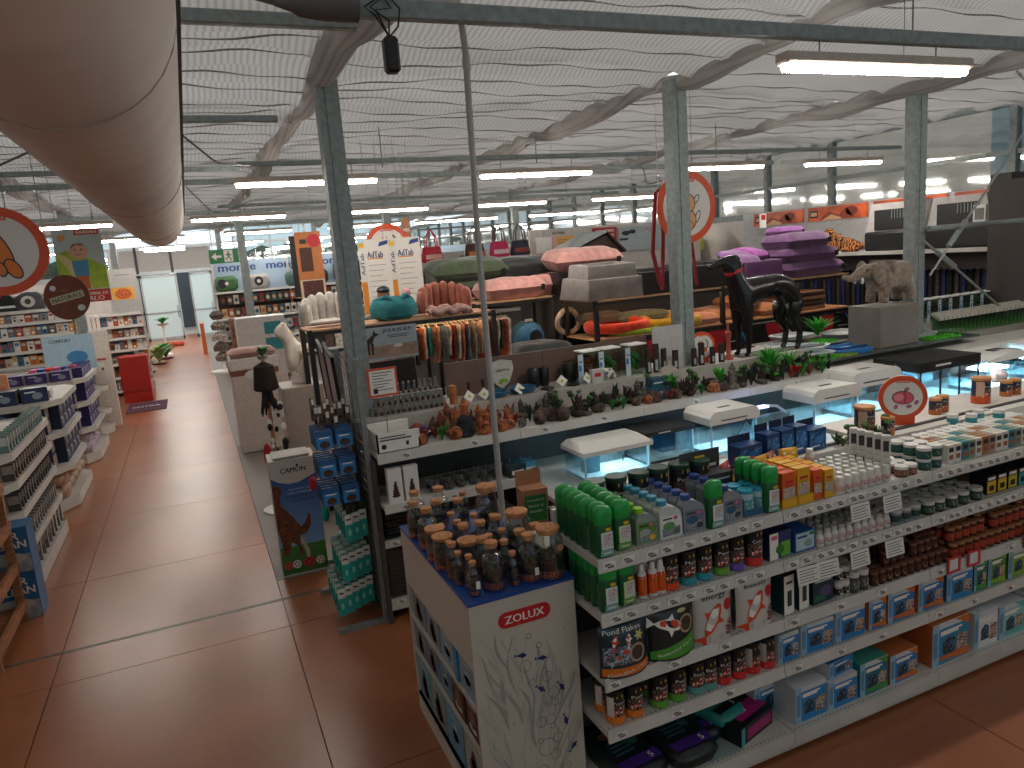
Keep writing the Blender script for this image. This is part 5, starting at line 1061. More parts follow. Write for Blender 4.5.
# clear plant tubs with long white label strips
def plant_tub(w, h, col, seed):
    m = MB().box(-w/2, 0, 0, w/2, .13, h, glass((.85, .92, .86), .10, .05, 'tub_plastic')); g = MB(); rr = random.Random(seed)
    for k in range(9): g.sphere((rr.uniform(-w*.3, w*.3), .07+rr.uniform(-.03, .03), h*rr.uniform(.15, .8)), w*rr.uniform(.15, .24), C(col, .8, noise=.6, scale=60, bump=.7, key='weed'), 8, 6)
    return Proto('plant_tub', [('tub', m.mesh('tub')), ('water_plant', g.mesh('water_plant', True)), ('lid', MB().box(-w/2-.004, -.004, h, w/2+.004, .134, h+.012, WHITE2).mesh('lid')), ('label_strip', MB().box(-w/2-.05, -.006, 0, -w/2, -.003, h-.01, C('#b9c6cf', .5)).rc(-w/2-.045, h*.4, -w/2-.02, h*.6, -.007, C('#2a6fb0', .5)).rc(-w/2-.04, h*.7, -w/2-.01, h*.74, -.007, INK).mesh('label_strip'))])
for i, (x, c) in enumerate([(2.98, '#6a2f24'), (3.18, '#2f6a2c'), (3.44, '#2f7a34')]): plant_tub(.17, .25, c, i).put('clear tub of %s on white step, %s from shield sign' % (('reddish weed', 'green weed', 'bright green weed')[i], ORD[i]), 'tub', (x+.02, 5.36, 1.401), .05)
solo(MB().box(-.05, 0, 0, .05, .05, .11, C('#c9c4be', .5)).rc(-.03, .05, .03, .08, -.001, RED), 'small_carton', 'small white carton with red mark in front of weed tubs', 'carton', (3.0, 5.27, 1.401))
m = MB(); TL = C('#1d4f63', .45, noise=.15, scale=20)
m.prism([(-.09, 0), (.09, 0), (.11, .05), (.085, .10), (-.085, .10), (-.11, .05)], 0, .14, TL).prism([(-.07, .10), (.07, .10), (.055, .17), (-.055, .17)], .02, .12, TL).text('NSP', -.02, .05, .03, -.001, LBL, .08).rc(-.05, .13, .04, .14, .018, LBL)
solo(m, 'gift_pack', 'dark teal stacked display pack standing among ornaments', 'pack', (3.40, 4.96, 1.247))
solo(MB().prism([(-.15, 0), (.16, 0), (.16, .38), (-.15, .38)], 0, .006, C('#b9b5b0', .6)), 'blank_card', 'plain pale upright card in front of the dog-bed post', 'card', (3.78, 5.38, 1.401), rz=-.05)
for i, (x, h) in enumerate([(3.52, .22), (3.60, .25), (3.68, .2), (3.80, .17), (4.0, .16), (4.08, .2), (4.2, .15), (4.3, .17)]): solo(MB().box(-.025, -.01, 0, .025, .01, h, C('#33261f', .8, noise=.3)).box(-.012, -.012, .02, .012, -.0102, h*.45, C('#9fb0b8', .5)), 'bark_strip', 'dark bark strip standing by pale card, %s from weed tubs' % ORD[i], 'bark', (x, 5.30, 1.401), rz=.2*(-1)**i)
solo(MB().prism([(-.09, .02), (-.02, .05), (0, .11), (.03, .05), (.1, .0), (-.09, 0)], -.02, .02, C('#bfb4a6', .7)), 'pale_shell', 'pale spiky shell ornament on white step by bark strips', 'shell', (3.42+.28, 5.27, 1.401))
# two boxed trees and beakers on the lower shelf, dark trays below
bt_ = Proto('ornament_box', [('carton', MB().box(-.05, 0, 0, .05, .06, .24, WHITE2).mesh('carton')), ('print', (lambda m: [m.ell(.003*math.sin(q*3), .05+q*.018, .03-.004*q, .012, -.001, C('#4a2c22', .7), 8) for q in range(6)] and m)(MB()).mesh('print'))])
bt_.put('tall white box printed with brown tree, outer of the pair', 'box', (1.10, 4.78, .901), 0, None); bt_.put('tall white box printed with brown tree, inner of the pair', 'box', (1.215, 4.78, .901), 0, None)
bk = Proto('clear_cup', [('cup', MB().lathe([(.035, .001), (.045, .10), (.043, .10)], glass((.9, .94, .95), .18, .05, 'cup_plastic'), 12).mesh('cup', True)), ('filling', MB().lathe([(.033, .004), (.037, .035), (0, .038)], C('#2b2a2c', .8, noise=.4), 12).mesh('filling', True))])
for i in range(9):
    for j in range(2): bk.put('clear plastic cup on lower shelf, %s from tree boxes, %s' % (ORD[i], ROWN[j]), 'cup', (1.40+i*.095, 4.85+j*.11, .901), 0, 'clear plastic cups')
for i, (x, c) in enumerate([(2.12, '#3f8fae'), (2.02, '#1d2b33')]): solo(MB().box(-.07, 0, 0, .07, .1, .09, C(c, .5)).rc(-.05, .02, .05, .05, -.001, LBL), 'pump_box', '%s small box at end of clear cups' % ('sky-blue' if i == 0 else 'black'), 'box', (x, 4.82-.02*i, .901+(.0 if i == 0 else 0)), rz=.1)
dtm = Proto('black_tray', [('black_tray', MB().box(-.09, 0, 0, .09, .22, .02, C('#232527', .5)).box(-.07, .02, .02, .07, .2, .024, C('#3d4144', .4)).mesh('black_tray'))])
for i in range(7): dtm.put('flat black tray on stack under decor shelf, %s from bottom' % ORD[i], 'tray', (1.12+.01*(i % 2), 4.93, .601+.027*i), .06*(-1)**i, 'black trays')
wbk = Proto('wicker_tray', [('wicker_tray', MB().box(-.10, 0, 0, .10, .25, .028, C('#4b3d37', .8, noise=.5, scale=90, bump=.6)).mesh('wicker_tray'))])
for i in range(12): wbk.put('woven brown tray in low stack, %s from bottom' % ORD[i], 'tray', (1.12, 4.92, .161+.033*i), .03*(-1)**i, 'woven trays')
# ---------------- aquaria
AQG = glass((.84, .94, .97), .12, .02, 'aquarium_glass'); LED = C('#d8f2ff', .4, noise=0, emit=22, key='led'); SAND = C('#cfe6ec', .8, noise=.1); LID = C('#e4e1db', .3, noise=.02, key='white_lid'); BLUEB = C('#2f6f9a', .5)
def aquarium(lab, x0, x1, y0, y1, z0, z1, lid, mat=LID, led=True, h=.09, frame=LID):
    t = thing('aquarium', lab, 'aquarium', ((x0+x1)/2, y0, z0)); w = (x1-x0)/2; d = y1-y0; H_ = z1-z0; e = .006
    MB().box(-w, 0, .02, w, e, H_, AQG).build('front_glass', t); MB().box(-w, e, .02, -w+e, d, H_, AQG).build('side_glass', t); MB().box(w-e, e, .02, w, d, H_, AQG).build('side_glass', t); MB().box(-w+e, d-e, .02, w-e, d, H_, AQG).build('rear_glass', t)
    for x in (-w, w-.012): MB().box(x, -.002, .0, x+.012, .010, H_, C('#bfe3ee', .3)).build('edge_strip', t)
    MB().box(-w, 0, 0, w, d, .02, frame).build('base', t); MB().box(-w+.01, .01, .02, w-.01, d-.01, .05, SAND).build('substrate', t)
    if led: MB().box(-w*.8, d*.45, H_-.015, w*.8, d*.55, H_-.004, LED).build('led_strip', t)
    m = MB()
    if lid == 'gable': m.add([(-w-.02, -.02, H_), (w+.02, -.02, H_), (w+.02, d+.02, H_), (-w-.02, d+.02, H_), (-w-.02, -.02, H_+.03), (w+.02, -.02, H_+.03), (w+.02, d+.02, H_+.03), (-w-.02, d+.02, H_+.03), (-w+.02, d*.4, H_+h), (w-.02, d*.4, H_+h), (w-.02, d, H_+h*.95), (-w+.02, d, H_+h*.95)], [(0, 1, 5, 4), (1, 2, 6, 5), (2, 3, 7, 6), (3, 0, 4, 7), (4, 5, 9, 8), (5, 6, 10, 9), (6, 7, 11, 10), (7, 4, 8, 11), (8, 9, 10, 11), (3, 2, 1, 0)], mat)
    elif lid == 'round':
        P = [(-w-.015, H_), (-w-.015, H_+h*.55), (-w+.005, H_+h*.85), (-w+.04, H_+h), (w-.04, H_+h), (w-.005, H_+h*.85), (w+.015, H_+h*.55), (w+.015, H_)]; m.prism(P, -.015, d+.01, mat)
        m.box(-w*.6, -.017, H_+h*.25, w*.5, -.0148, H_+h*.33, DGREY).box(-w*.3, d*.3, H_+h, w*.2, d*.4, H_+h+.002, DGREY)
    elif lid == 'curve':
        P = [(-w-.02, H_), (-w-.02, H_+.02), (-w*.5, H_+h*.8), (0, H_+h), (w*.5, H_+h*.8), (w+.02, H_+.02), (w+.02, H_)]; m.prism(P, -.02, d+.02, mat)
        m.box(-w*.3, d*.3, H_+h*.93, w*.2, d*.5, H_+h+.003, DGREY)
    elif lid == 'flat': m.box(-w-.01, -.01, H_, w+.01, d+.01, H_+h, mat); m.box(-w*.5, -.012, H_+h*.4, 0, -.0105, H_+h*.6, LBL)
    if lid != 'none': m.build('lid', t)
    return t
a1 = aquarium('lit aquarium with white gabled lid, first from the corked jars', 2.36, 2.90, 4.40, 4.70, .861, 1.075, 'gable', h=.07)
MB().box(-.2, .12, .05, -.08, .2, .2, C('#7fa8b8', .5)).build('filter', a1); MB().tube([(.1, .1, .1), (.14, .15, .2), (.2, .2, .24)], .005, BLACK, 5).build('cable', a1)
a2 = aquarium('aquarium under flat black lid with blue box inside', 2.97, 3.40, 4.55, 4.86, .861, 1.08, 'flat', C('#232224', .5), False, .035, BLACK)
MB().box(-.02, .08, .05, .10, .2, .2, BLUEB).build('filter', a2); MB().box(.10, .06, .05, .2, .22, .21, C('#a9b8bf', .5)).build('pump_box', a2)
a3 = aquarium('tall lit aquarium with rounded white lid and trailing cable', 3.42, 3.86, 4.36, 4.66, .861, 1.13, 'round', h=.10)
MB().tube([(-.05, -.02, .08), (.02, -.02, .18), (.10, -.02, .28), (.14, -.02, .22)], .004, BLACK, 5).build('cable', a3)
a4 = aquarium('small open aquarium with violet clip lamp between two white-lidded ones', 3.94, 4.34, 4.50, 4.76, .861, 1.08, 'none', led=False, frame=BLACK)
MB().box(-.18, .1, .25, .06, .16, .265, C('#8f8fe8', .4, noise=0, emit=4, key='violet_led')).build('clip_lamp', a4); MB().tube([(.06, .13, .26), (.14, .1, .25), (.16, 0, .2)], .012, C('#b5c3cf', .4), 8).box(.12, -.02, .1, .2, .0, .17, BLACK).build('lamp_arm', a4)
a5 = aquarium('lit aquarium with rounded white lid, behind the blue-black filter boxes', 4.50, 5.0, 4.42, 4.74, .861, 1.12, 'round', h=.11)
a6 = aquarium('large aquarium with rounded white lid behind the pink round sign', 5.08, 5.64, 4.56, 4.90, .861, 1.14, 'round', h=.13)
a7 = aquarium('large aquarium with black hood and black corner posts', 5.74, 6.52, 4.44, 4.9, .861, 1.20, 'flat', C('#1b1a1a', .5), True, .085, BLACK)
for x in (-.385, -.13, .12, .37): MB().box(x, -.01, 0, x+.014, .0, .34, BLACK).build('corner_post', a7)
a8 = aquarium('aquarium with arched white lid at far end of the row', 6.66, 7.34, 4.44, 4.84, .861, 1.17, 'curve', h=.075)
MB().box(-.22, .1, .2, .1, .3, .22, LED).build('shelf_light', a8); MB().sphere((.1, .2, .1), .09, C('#7a4a3a', .8, noise=.4, bump=.4), 10, 6, (1.3, .8, .7)).build('root', a8)
aquarium('aquarium with flat white lid beyond the arched one', 7.5, 8.2, 4.5, 4.9, .861, 1.18, 'flat', LID, True, .05)
# ---------------- pond tables: trays, basins and mats
PT = C('#4f5453', .25, noise=.15, scale=6); solo(MB().box(5.24, 5.0, 1.302, 7.35, 6.15, 1.318, PT), 'pond_table', 'dark glossy display top carrying pond trays and mats', 'worktop')
def tray(lab, x, y, z, w, d, mat, rim, rz=0, h=.035):
    P = [(-w, -d*.5), (-w*.7, -d), (w*.7, -d), (w, -d*.4), (w*.9, d*.7), (w*.4, d), (-w*.6, d), (-w, d*.5)]
    m = MB(); n = len(P); vs = [(a*.85, b*.85, 0) for a, b in P]+[(a, b, h) for a, b in P]+[(a*.9, b*.9, h) for a, b in P]+[(a*.8, b*.8, h*.4) for a, b in P]
    m.add(vs[:2*n], [(i, (i+1) % n, (i+1) % n+n, i+n) for i in range(n)]+[tuple(reversed(range(n)))], rim); m.add(vs[n:3*n], [(i, (i+1) % n, (i+1) % n+n, i+n) for i in range(n)], rim)
    m.add(vs[2*n:], [(i, (i+1) % n, (i+1) % n+n, i+n) for i in range(n)]+[tuple(range(n, 2*n))], mat)
    solo(m, 'pond_tray', lab, 'tray', (x, y, z), rz)
WT = C('#c9cfd0', .35); BT = C('#2a7cc0', .4); BT2 = C('#1e62a6', .4)
tray('white-rimmed basin at back of pond display by the red banner', 5.75, 5.95, 1.40, .24, .16, WT, WT); tray('white-rimmed basin second along the back row', 6.35, 5.85, 1.37, .26, .17, WT, WT, .3); tray('white basin toward the green bush plant', 5.32, 5.70, 1.36, .22, .14, C('#9fb3bd', .4), WT); tray('white basin stepping down in pond display, mid row', 5.58, 5.50, 1.345, .2, .14, C('#b9c6c9', .4), WT, .5)
tray('white basin at front edge of pond display', 5.40, 5.30, 1.32, .2, .13, C('#b9c6c9', .4), WT, -.2); tray('blue tray under the back basins', 6.25, 5.60, 1.32, .34, .12, BT, BT2, .1); tray('blue tray at middle of the pond display', 5.95, 5.35, 1.32, .3, .10, BT, BT2); tray('long blue tray at the front of pond display', 5.72, 5.12, 1.32, .22, .06, BT2, BT, -.1); tray('pale basin near the potted palms', 6.9, 5.6, 1.32, .22, .12, WT, WT); tray('second pale basin nearer plant tubes'.replace('nearer', 'beside'), 6.95, 5.36, 1.32, .2, .08, C('#9aa8a4', .4), WT)
solo(MB().box(5.25, 5.5, 1.318, 6.9, 6.1, 1.368, C('#2a3236', .4)), 'display_riser', 'low dark riser under the back basins', 'riser')
def mat_(lab, x, y, z, w, d, rz=0, seed=1, col='#4fc02a'):
    m = MB(); rr = random.Random(seed); g = C(col, .7, noise=.3, scale=60, key='turf'); m.box(-w, -d, 0, w, d, .008, g)
    for k in range(260):
        a, b = rr.uniform(-w, w), rr.uniform(-d, d); q = rr.uniform(0, 3); c, s_ = math.cos(q)*.006, math.sin(q)*.006; m.add([(a-c, b-s_, .008), (a+c, b+s_, .008), (a+rr.uniform(-.01, .01), b, .03)], [(0, 1, 2)], g)
    t = thing('grass_mat', lab, 'mat', (x, y, z), rz); m.build('grass_mat_turf', t)['kind'] = 'stuff'
mat_('bright green artificial grass mat at front by green bush', 5.3, 5.10, 1.32, .16, .07, .1, 1); mat_('long green artificial grass mat, mid pond display', 5.85, 5.62, 1.37, .12, .09, .2, 2); mat_('green artificial grass mat at back by potted palms', 6.75, 5.95, 1.37, .2, .1, 0, 3); mat_('green artificial grass mat near plant tubes', 6.95, 5.15, 1.32, .2, .07, -.1, 4); mat_('olive green mat under front basin', 5.05+.5, 5.08, 1.32, .13, .05, 0, 5, '#8aa83a')
leafy(51, '#34b52c', 70, .34, .26, .009, None, droop=.45).put('grassy bright green plastic plant behind pond basins', 'plant', (6.15, 5.98, 1.37))
for i, (x, y) in enumerate([(6.72, 5.72), (6.92, 5.75), (7.1, 5.72)]): leafy(60+i, '#5f8a34', 16, .22, .12, .02, '#2b2422', droop=.75).put('small potted palm on display top, %s from elephant' % ORD[i], 'plant', (x, y, 1.32))
solo(MB().lathe([(.07, 0), (.08, .05), (.085, .16), (.07, .18), (0, .175)], BLACK, 14), 'black_pot', 'round black pot beneath the plush elephant', 'pot', (6.66, 5.32, 1.32), smooth=True)
for i in range(10): plant_tub(.12, .27, ('#2c4a2a', '#3f6a34', '#34552c')[i % 3], 20+i).put('clear plant tub with white strip in long row, %s from elephant' % ORD[i], 'tub', (7.95-.0+(i-2)*.185, 5.98, 1.32), 0, 'clear plant tubs')
solo(MB().box(7.36, 5.2, 1.22, 8.85, 6.3, 1.318, C('#8a857e', .5)), 'plant_bench', 'grey bench carrying the long row of plant tubs', 'bench')
tp = Proto('plant_tube', [('tube', MB().box(-.022, -.015, 0, .022, .015, .16, glass((.85, .92, .86), .10, .05, 'tub_plastic')).mesh('tube')), ('card_top', MB().box(-.025, -.016, .16, .025, .016, .195, C('#b0aba0', .6)).mesh('card_top')), ('sprig', (lambda m: [m.add([(-.018+.006*q, 0, .005), (-.012+.006*q, 0, .005), (-.015+.006*q+.003*(-1)**q, .004*(-1)**q, .14)], [(0, 1, 2)], C('#3f8a34', .6, noise=.3)) for q in range(6)] and m)(MB()).mesh('sprig'))])
for r_ in range(4):
    for i in range(22): tp.put('green plant sprig in clear tube, %s from pond trays, %s' % (ORD[i], ROWN[r_]), 'plant', (7.15+i*.066+.1*r_-.1, 5.22+r_*.1, 1.32), 0, 'plants in clear tubes')
# ---------------- round signs
OS = C('#dc4f1c', .45, noise=0, key='sign_orange'); SW = C('#ded8cf', .5, noise=0)
def sign(lab, x, y, z, r, draw, foot=False, word='GARDEN', hang=None, sy=1.0, rz=0):
    t = thing('round_sign', lab, 'sign', (x, y, z), rz)
    N = 40; m = MB(); m.prism([(r*math.cos(2*PI*k/N), r*sy*math.sin(2*PI*k/N)) for k in range(N)], 0, .012, OS); m.ell(0, 0, r*.80, r*.80*sy, -.001, SW, 40); 
    if foot: m.prism([(-r*.5, -r*1.26), (r*.5, -r*1.26), (r*.5, -r*.8), (-r*.5, -r*.8)], .001, .011, OS)
    m.build('panel', t); b = MB(); b.rc(-r*.28, r*sy*.68, r*.28, r*sy*.80, -.002, OS); b.text('BARDIN', 0, r*sy*.74, r*.07, -.003, SW, r*.46); b.build('header', t)
    d = MB(); draw(d, r); d.build('drawing', t)
    if hang: MB().tube([(-.05, .006, r*sy), (-.05, .006, hang-z)], .003, STEEL, 4).build('wire', t); MB().tube([(.08, .006, r*sy*.95), (.08, .006, hang-z)], .003, STEEL, 4).build('wire', t)
def ol(d, cx, cz, a, b, y, fill, rot=0, w=.012): d.ell(cx, cz, a+w, b+w, y, INK, 24, rot=rot); d.ell(cx, cz, a, b, y-.0006, fill, 24, rot=rot)
DOGC = C('#e3a06a', .5, noise=0)
def dogd(d, r):
    w = r*.03; ol(d, .32*r, .2*r, .13*r, .05*r, -.002, SW, .9, w); ol(d, -.35*r, .22*r, .14*r, .05*r, -.002, SW, 2.2, w); ol(d, .35*r, -.28*r, .05*r, .16*r, -.002, SW, -.4, w)
    ol(d, .02*r, -.36*r, .26*r, .27*r, -.003, DOGC, 0, w); ol(d, -.02*r, .1*r, .27*r, .25*r, -.0045, DOGC, 0, w); d.ell(-.04*r, .03*r, .06*r, .045*r, -.006, INK, 12); d.ell(.08*r, .14*r, .025*r, .03*r, -.006, INK, 8); d.ell(-.14*r, .14*r, .025*r, .03*r, -.006, INK, 8)
    for x in (-.08, .1): ol(d, x*r, -.52*r, .07*r, .1*r, -.0062, DOGC, 0, w*.8)
sign('large round orange-rimmed sign with cartoon dog behind middle post', 4.52, 6.02, 2.815, .345, dogd, hang=3.99)
FER = C('#e0792c', .5, noise=0)
def ferd(d, r):
    w = r*.03; ol(d, .05*r, .02*r, .17*r, .5*r, -.002, FER, .35, w); ol(d, -.18*r, .1*r, .2*r, .3*r, -.0032, SW, .2, w); ol(d, .25*r, -.40*r, .12*r, .22*r, -.003, FER, .5, w); ol(d, .02*r, -.40*r, .08*r, .14*r, -.0045, FER, .2, w); ol(d, -.35*r, .05*r, .16*r, .4*r, -.002, FER, -.35, w)
sign('large round orange-rimmed sign with orange long-bodied animal over entrance aisle', -.985, 5.2, 2.76, .262, ferd, hang=3.99, sy=.98)
SHR = C('#d8586a', .5, noise=0)
def shrd(d, r):
    w = r*.03
    for x, z, a in ((.15, .38, .6), (-.28, -.42, 1.2), (.25, -.40, .2), (.55, -.22, .9)): ol(d, x*r, z*r, .09*r, .05*r, -.002, PINK, a, w*.8)
    ol(d, 0, 0, .42*r, .28*r, -.003, SHR, -.05, w); d.ell(-.18*r, .02*r, .2*r, .18*r, -.0045, C('#e98a92', .5, noise=0), 20); 
    d.tube([(.05*r, -.0055, .26*r), (.12*r, -.0055, .05*r), (.06*r, -.0055, -.24*r)], w*.5, INK, 4)
sign('small round sign with pink baked-ham drawing on orange foot', 3.77, 3.02, 1.331+.167, .132, shrd, foot=True, rz=-.7)
CATC = C('#d96a3a', .5, noise=0)
def catd(d, r):
    w = r*.03; d.tube([(.1*r, -.002, -.2*r), (.4*r, -.002, -.1*r), (.42*r, -.002, .3*r), (.25*r, -.002, .5*r)], w*1.2, INK, 4); ol(d, .02*r, -.25*r, .28*r, .14*r, -.003, CATC, 0, w)
    for x in (-.22, -.02): d.pp([(x*r-.08*r, .25*r), (x*r, .48*r), (x*r+.08*r, .25*r)], -.003, CATC)
    ol(d, -.12*r, .15*r, .22*r, .18*r, -.0045, CATC, 0, w)
    for x in (-.15, .0, .2, .28): d.rc(x*r, -.5*r, x*r+.06*r, -.3*r, -.0032, CATC)
sign('small round sign with red-orange cat on orange foot by dog statue', 4.17, 5.40, 1.401+.15, .12, catd, foot=True, sy=1.1, rz=-.35)
# ---------------- greyhound statue
t = thing('dog_statue', 'glossy black greyhound statue with red collar standing on white step', 'statue', (4.75, 5.42, 1.401), 0)
DK = C('#121112', .25, noise=.1, scale=4, key='gloss_black')
nd = [(.05, 0, .60, .15, .115), (-.07, 0, .59, .17, .13), (.22, 0, .63, .12, .10), (.38, 0, .64, .135, .115), (.48, 0, .60, .12, .11),  # 0-4 trunk
      (-.16, 0, .70, .105, .09), (-.20, 0, .80, .075, .068), (-.23, 0, .875, .07, .065), (-.30, 0, .885, .055, .05), (-.40, 0, .855, .034, .03), (-.47, 0, .84, .026, .022),  # 5-10 neck, head
      (-.10, .06, .42, .075), (-.10, .07, .28, .042), (-.09, .07, .12, .028), (-.10, .07, .02, .022), (-.14, .07, .015, .018),  # 11-15 front leg
      (-.10, -.06, .42, .075), (-.10, -.07, .28, .042), (-.09, -.07, .12, .028), (-.10, -.07, .02, .022), (-.14, -.07, .015, .018),
      (.44, .07, .44, .11), (.40, .08, .31, .062), (.50, .08, .18, .032), (.47, .08, .02, .028), (.43, .08, .015, .018),
      (.46, -.07, .44, .11), (.42, -.08, .31, .062), (.52, -.08, .18, .032), (.49, -.08, .02, .028), (.45, -.08, .015, .018),
      (.52, 0, .50, .025), (.56, 0, .38, .014), (.55, 0, .24, .010), (-.20, .05, .92, .02), (-.17, .065, .89, .012), (-.20, -.05, .92, .02), (-.17, -.065, .89, .012)]
ed = [(0, 1), (0, 2), (2, 3), (3, 4), (1, 5), (5, 6), (6, 7), (7, 8), (8, 9), (9, 10), (1, 11), (11, 12), (12, 13), (13, 14), (14, 15), (1, 16), (16, 17), (17, 18), (18, 19), (19, 20), (4, 21), (21, 22), (22, 23), (23, 24), (24, 25), (4, 26), (26, 27), (27, 28), (28, 29), (29, 30), (4, 31), (31, 32), (32, 33), (7, 34), (34, 35), (7, 36), (36, 37)]
skin('body', nd, ed, DK, 2, t)
MB().lathe([(.078, -.018), (.083, 0), (.078, .018)], C('#c2222a', .5), 20, T=Matrix.Translation((-.19, 0, .79)) @ Matrix.Rotation(-.35, 4, 'Y')).build('collar', t, True)
MB().box(-.2, -.1, -.0, .56, .1, .006, BLACK).build('base_plate', t)
# red-lidded drinking tower
solo(MB().lathe([(.045, 0), (.045, .02), (.022, .05), (.022, .20), (.03, .21), (.03, .25), (.01, .27), (.01, .34), (0, .34)], C('#a8503f', .5), 12), 'bottle_tower', 'reddish-brown slim bottle tower beside the dog statue', 'feeder', (4.43, 5.36, 1.401), smooth=True)
# ---------------- plush elephant on a grey plinth
solo(MB().box(-.27, -.19, 0, .27, .19, .40, C('#7c756e', .6, noise=.08, scale=4), bev=.006), 'display_plinth', 'grey box plinth beneath the plush elephant', 'plinth', (6.32, 5.30, 1.319))
t = thing('plush_elephant', 'grey-brown plush elephant with raised trunk standing on grey plinth', 'toy', (6.36, 5.30, 1.722)); t.scale = (.86, .86, .86)
EL = C('#8d7b6c', .95, noise=.25, scale=22, bump=.6, sheen=.4, key='plush')
nd = [(.08, 0, .36, .17, .15), (-.10, 0, .36, .15, .14), (.26, 0, .34, .14, .14), (-.26, 0, .38, .10, .10), (-.36, 0, .40, .115, .10), (-.46, 0, .36, .055), (-.55, 0, .33, .042), (-.64, 0, .35, .035), (-.70, 0, .36, .028),
      (-.14, .08, .18, .065), (-.15, .09, .05, .060), (-.16, .09, .02, .055), (-.14, -.08, .18, .065), (-.15, -.09, .05, .060), (-.16, -.09, .02, .055), (.27, .08, .18, .07), (.27, .09, .05, .062), (.27, .09, .02, .055), (.27, -.08, .18, .07), (.27, -.09, .05, .062), (.27, -.09, .02, .055), (.40, 0, .30, .02), (.42, 0, .18, .014)]
ed = [(0, 1), (0, 2), (1, 3), (3, 4), (4, 5), (5, 6), (6, 7), (7, 8), (1, 9), (9, 10), (10, 11), (1, 12), (12, 13), (13, 14), (2, 15), (15, 16), (16, 17), (2, 18), (18, 19), (19, 20), (2, 21), (21, 22)]
skin('body', nd, ed, EL, 2, t)
for s in (-1, 1): MB().sphere((-.26, s*.12, .38), .12, EL, 14, 9, (.8, .22, 1.1), T=None).build('ear', t, True)
MB().sphere((-.44, -.05, .30), .03, WHITE2, 8, 6, (.6, .6, 1.247)).sphere((-.44, .05, .30), .03, WHITE2, 8, 6, (.6, .6, 1.247)).build('tusk', t, True)
MB().sphere((-.41, -.085, .42), .011, BLACK, 8, 6).build('eye', t, True)

# ================================================================ PET BED RACKS
WOODP = C('#c99a72', .55, noise=.15, scale=10, stretch=(1, 8, 1), key='plank'); BKM = C('#1a1716', .5, key='black_steel')
def rack(lab, x0, x1, y0, y1, zt, zl=None, mids=(), planks=5):
    t = thing('bed_rack', lab, 'rack', (0, 0, 0))
    for x in (x0, *mids, x1-.05):
        for y in (y0, y1-.05): MB().box(x, y, 0, x+.05, y+.05, zt+(.0), BKM).build('leg', t)
    for z in [zt]+([zl] if zl else []):
        MB().box(x0, y0-.005, z-.055, x1, y0+.03, z-.018, BKM).build('front_rail', t); MB().box(x0, y1-.03, z-.055, x1, y1+.005, z-.018, BKM).build('rear_rail', t)
        w = (y1-y0-.02)/planks
        if z == zt and zl: MB().box(x0+.1, y0+.12, z-.05, x1-.1, y0+.15, z-.03, C('#ffd9a8', .4, noise=0, emit=8, key='warm_strip')).build('strip_light', t)
        for q in range(planks): MB().box(x0+.002, y0+.01+q*w, z-.018, x1-.002, y0+.01+(q+1)*w-.004, z, WOODP).build('plank', t)
    return t
rl_ = rack('black steel rack with plank top and clothes rail beneath, at aisle', 1.03, 3.08, 7.6, 8.2, 1.90, .5)
MB().tube([(1.9, 7.88, 1.80), (3.02, 7.88, 1.80)], .012, STEEL, 8).build('clothes_rail', rl_)
r1 = rack('black steel rack with pink and green cushions on top, behind clothes', 3.14, 4.30, 8.5, 9.2, 1.93, 1.30)
MB().box(3.14, 8.49, .2, 4.30, 8.5, 1.25, C('#2a2423', .6)).build('lower_panel', r1)
r2 = rack('long black steel rack of dog beds behind the statue', 4.34, 8.45, 7.6, 8.4, 1.87, 1.41, (6.2,), 6)
# printed panels below the long rack
for i, (x0, x1) in enumerate(((4.75, 5.66), (5.68, 6.59), (6.61, 7.52), (7.54, 8.45))):
    t = thing('printed_panel', 'black banner panel with red and blue curves under long rack, %s from the clothes' % ORD[i], 'banner', (0, 0, 0), 0, 'printed panels')
    MB().box(x0, 7.56, .4, x1, 7.575, 1.34, C('#161415', .5)).build('board', t)
    m = MB(); y = 7.558; RD = C('#b81f2a', .45, noise=0); BU = C('#2e7fae', .45, noise=0); W2 = x1-x0
    m.pp([(x0+.25, 1.33), (x0+.52, 1.33), (x0+.50, 1.1), (x0+.38, 1.02), (x0+.30, 1.15)], y, RD); P = [(x1-.18+.20*math.sin(q*.28), 1.33-q*.085) for q in range(8)]; Q = [(a+.02+.07*q/8, b) for q, (a, b) in enumerate(P)]
    for q in range(7): m.pp([P[q], Q[q], Q[q+1], P[q+1]], y, BU)
    if i == 2:
        for q in range(9): a = PI*(.1+.8*q/8); m.ell(x1-.30-.09*math.cos(a), 1.12+.09*math.sin(a), .012, .016, y-.001, FW, 8)
        m.ell(x1-.33, 1.10, .012, .05, y-.001, FW, 10).ell(x1-.27, 1.10, .012, .05, y-.001, FW, 10)
    else: m.rc(x0+.6, 1.16, x0+.78, 1.168, y, LBL)
    m.build('print', t)
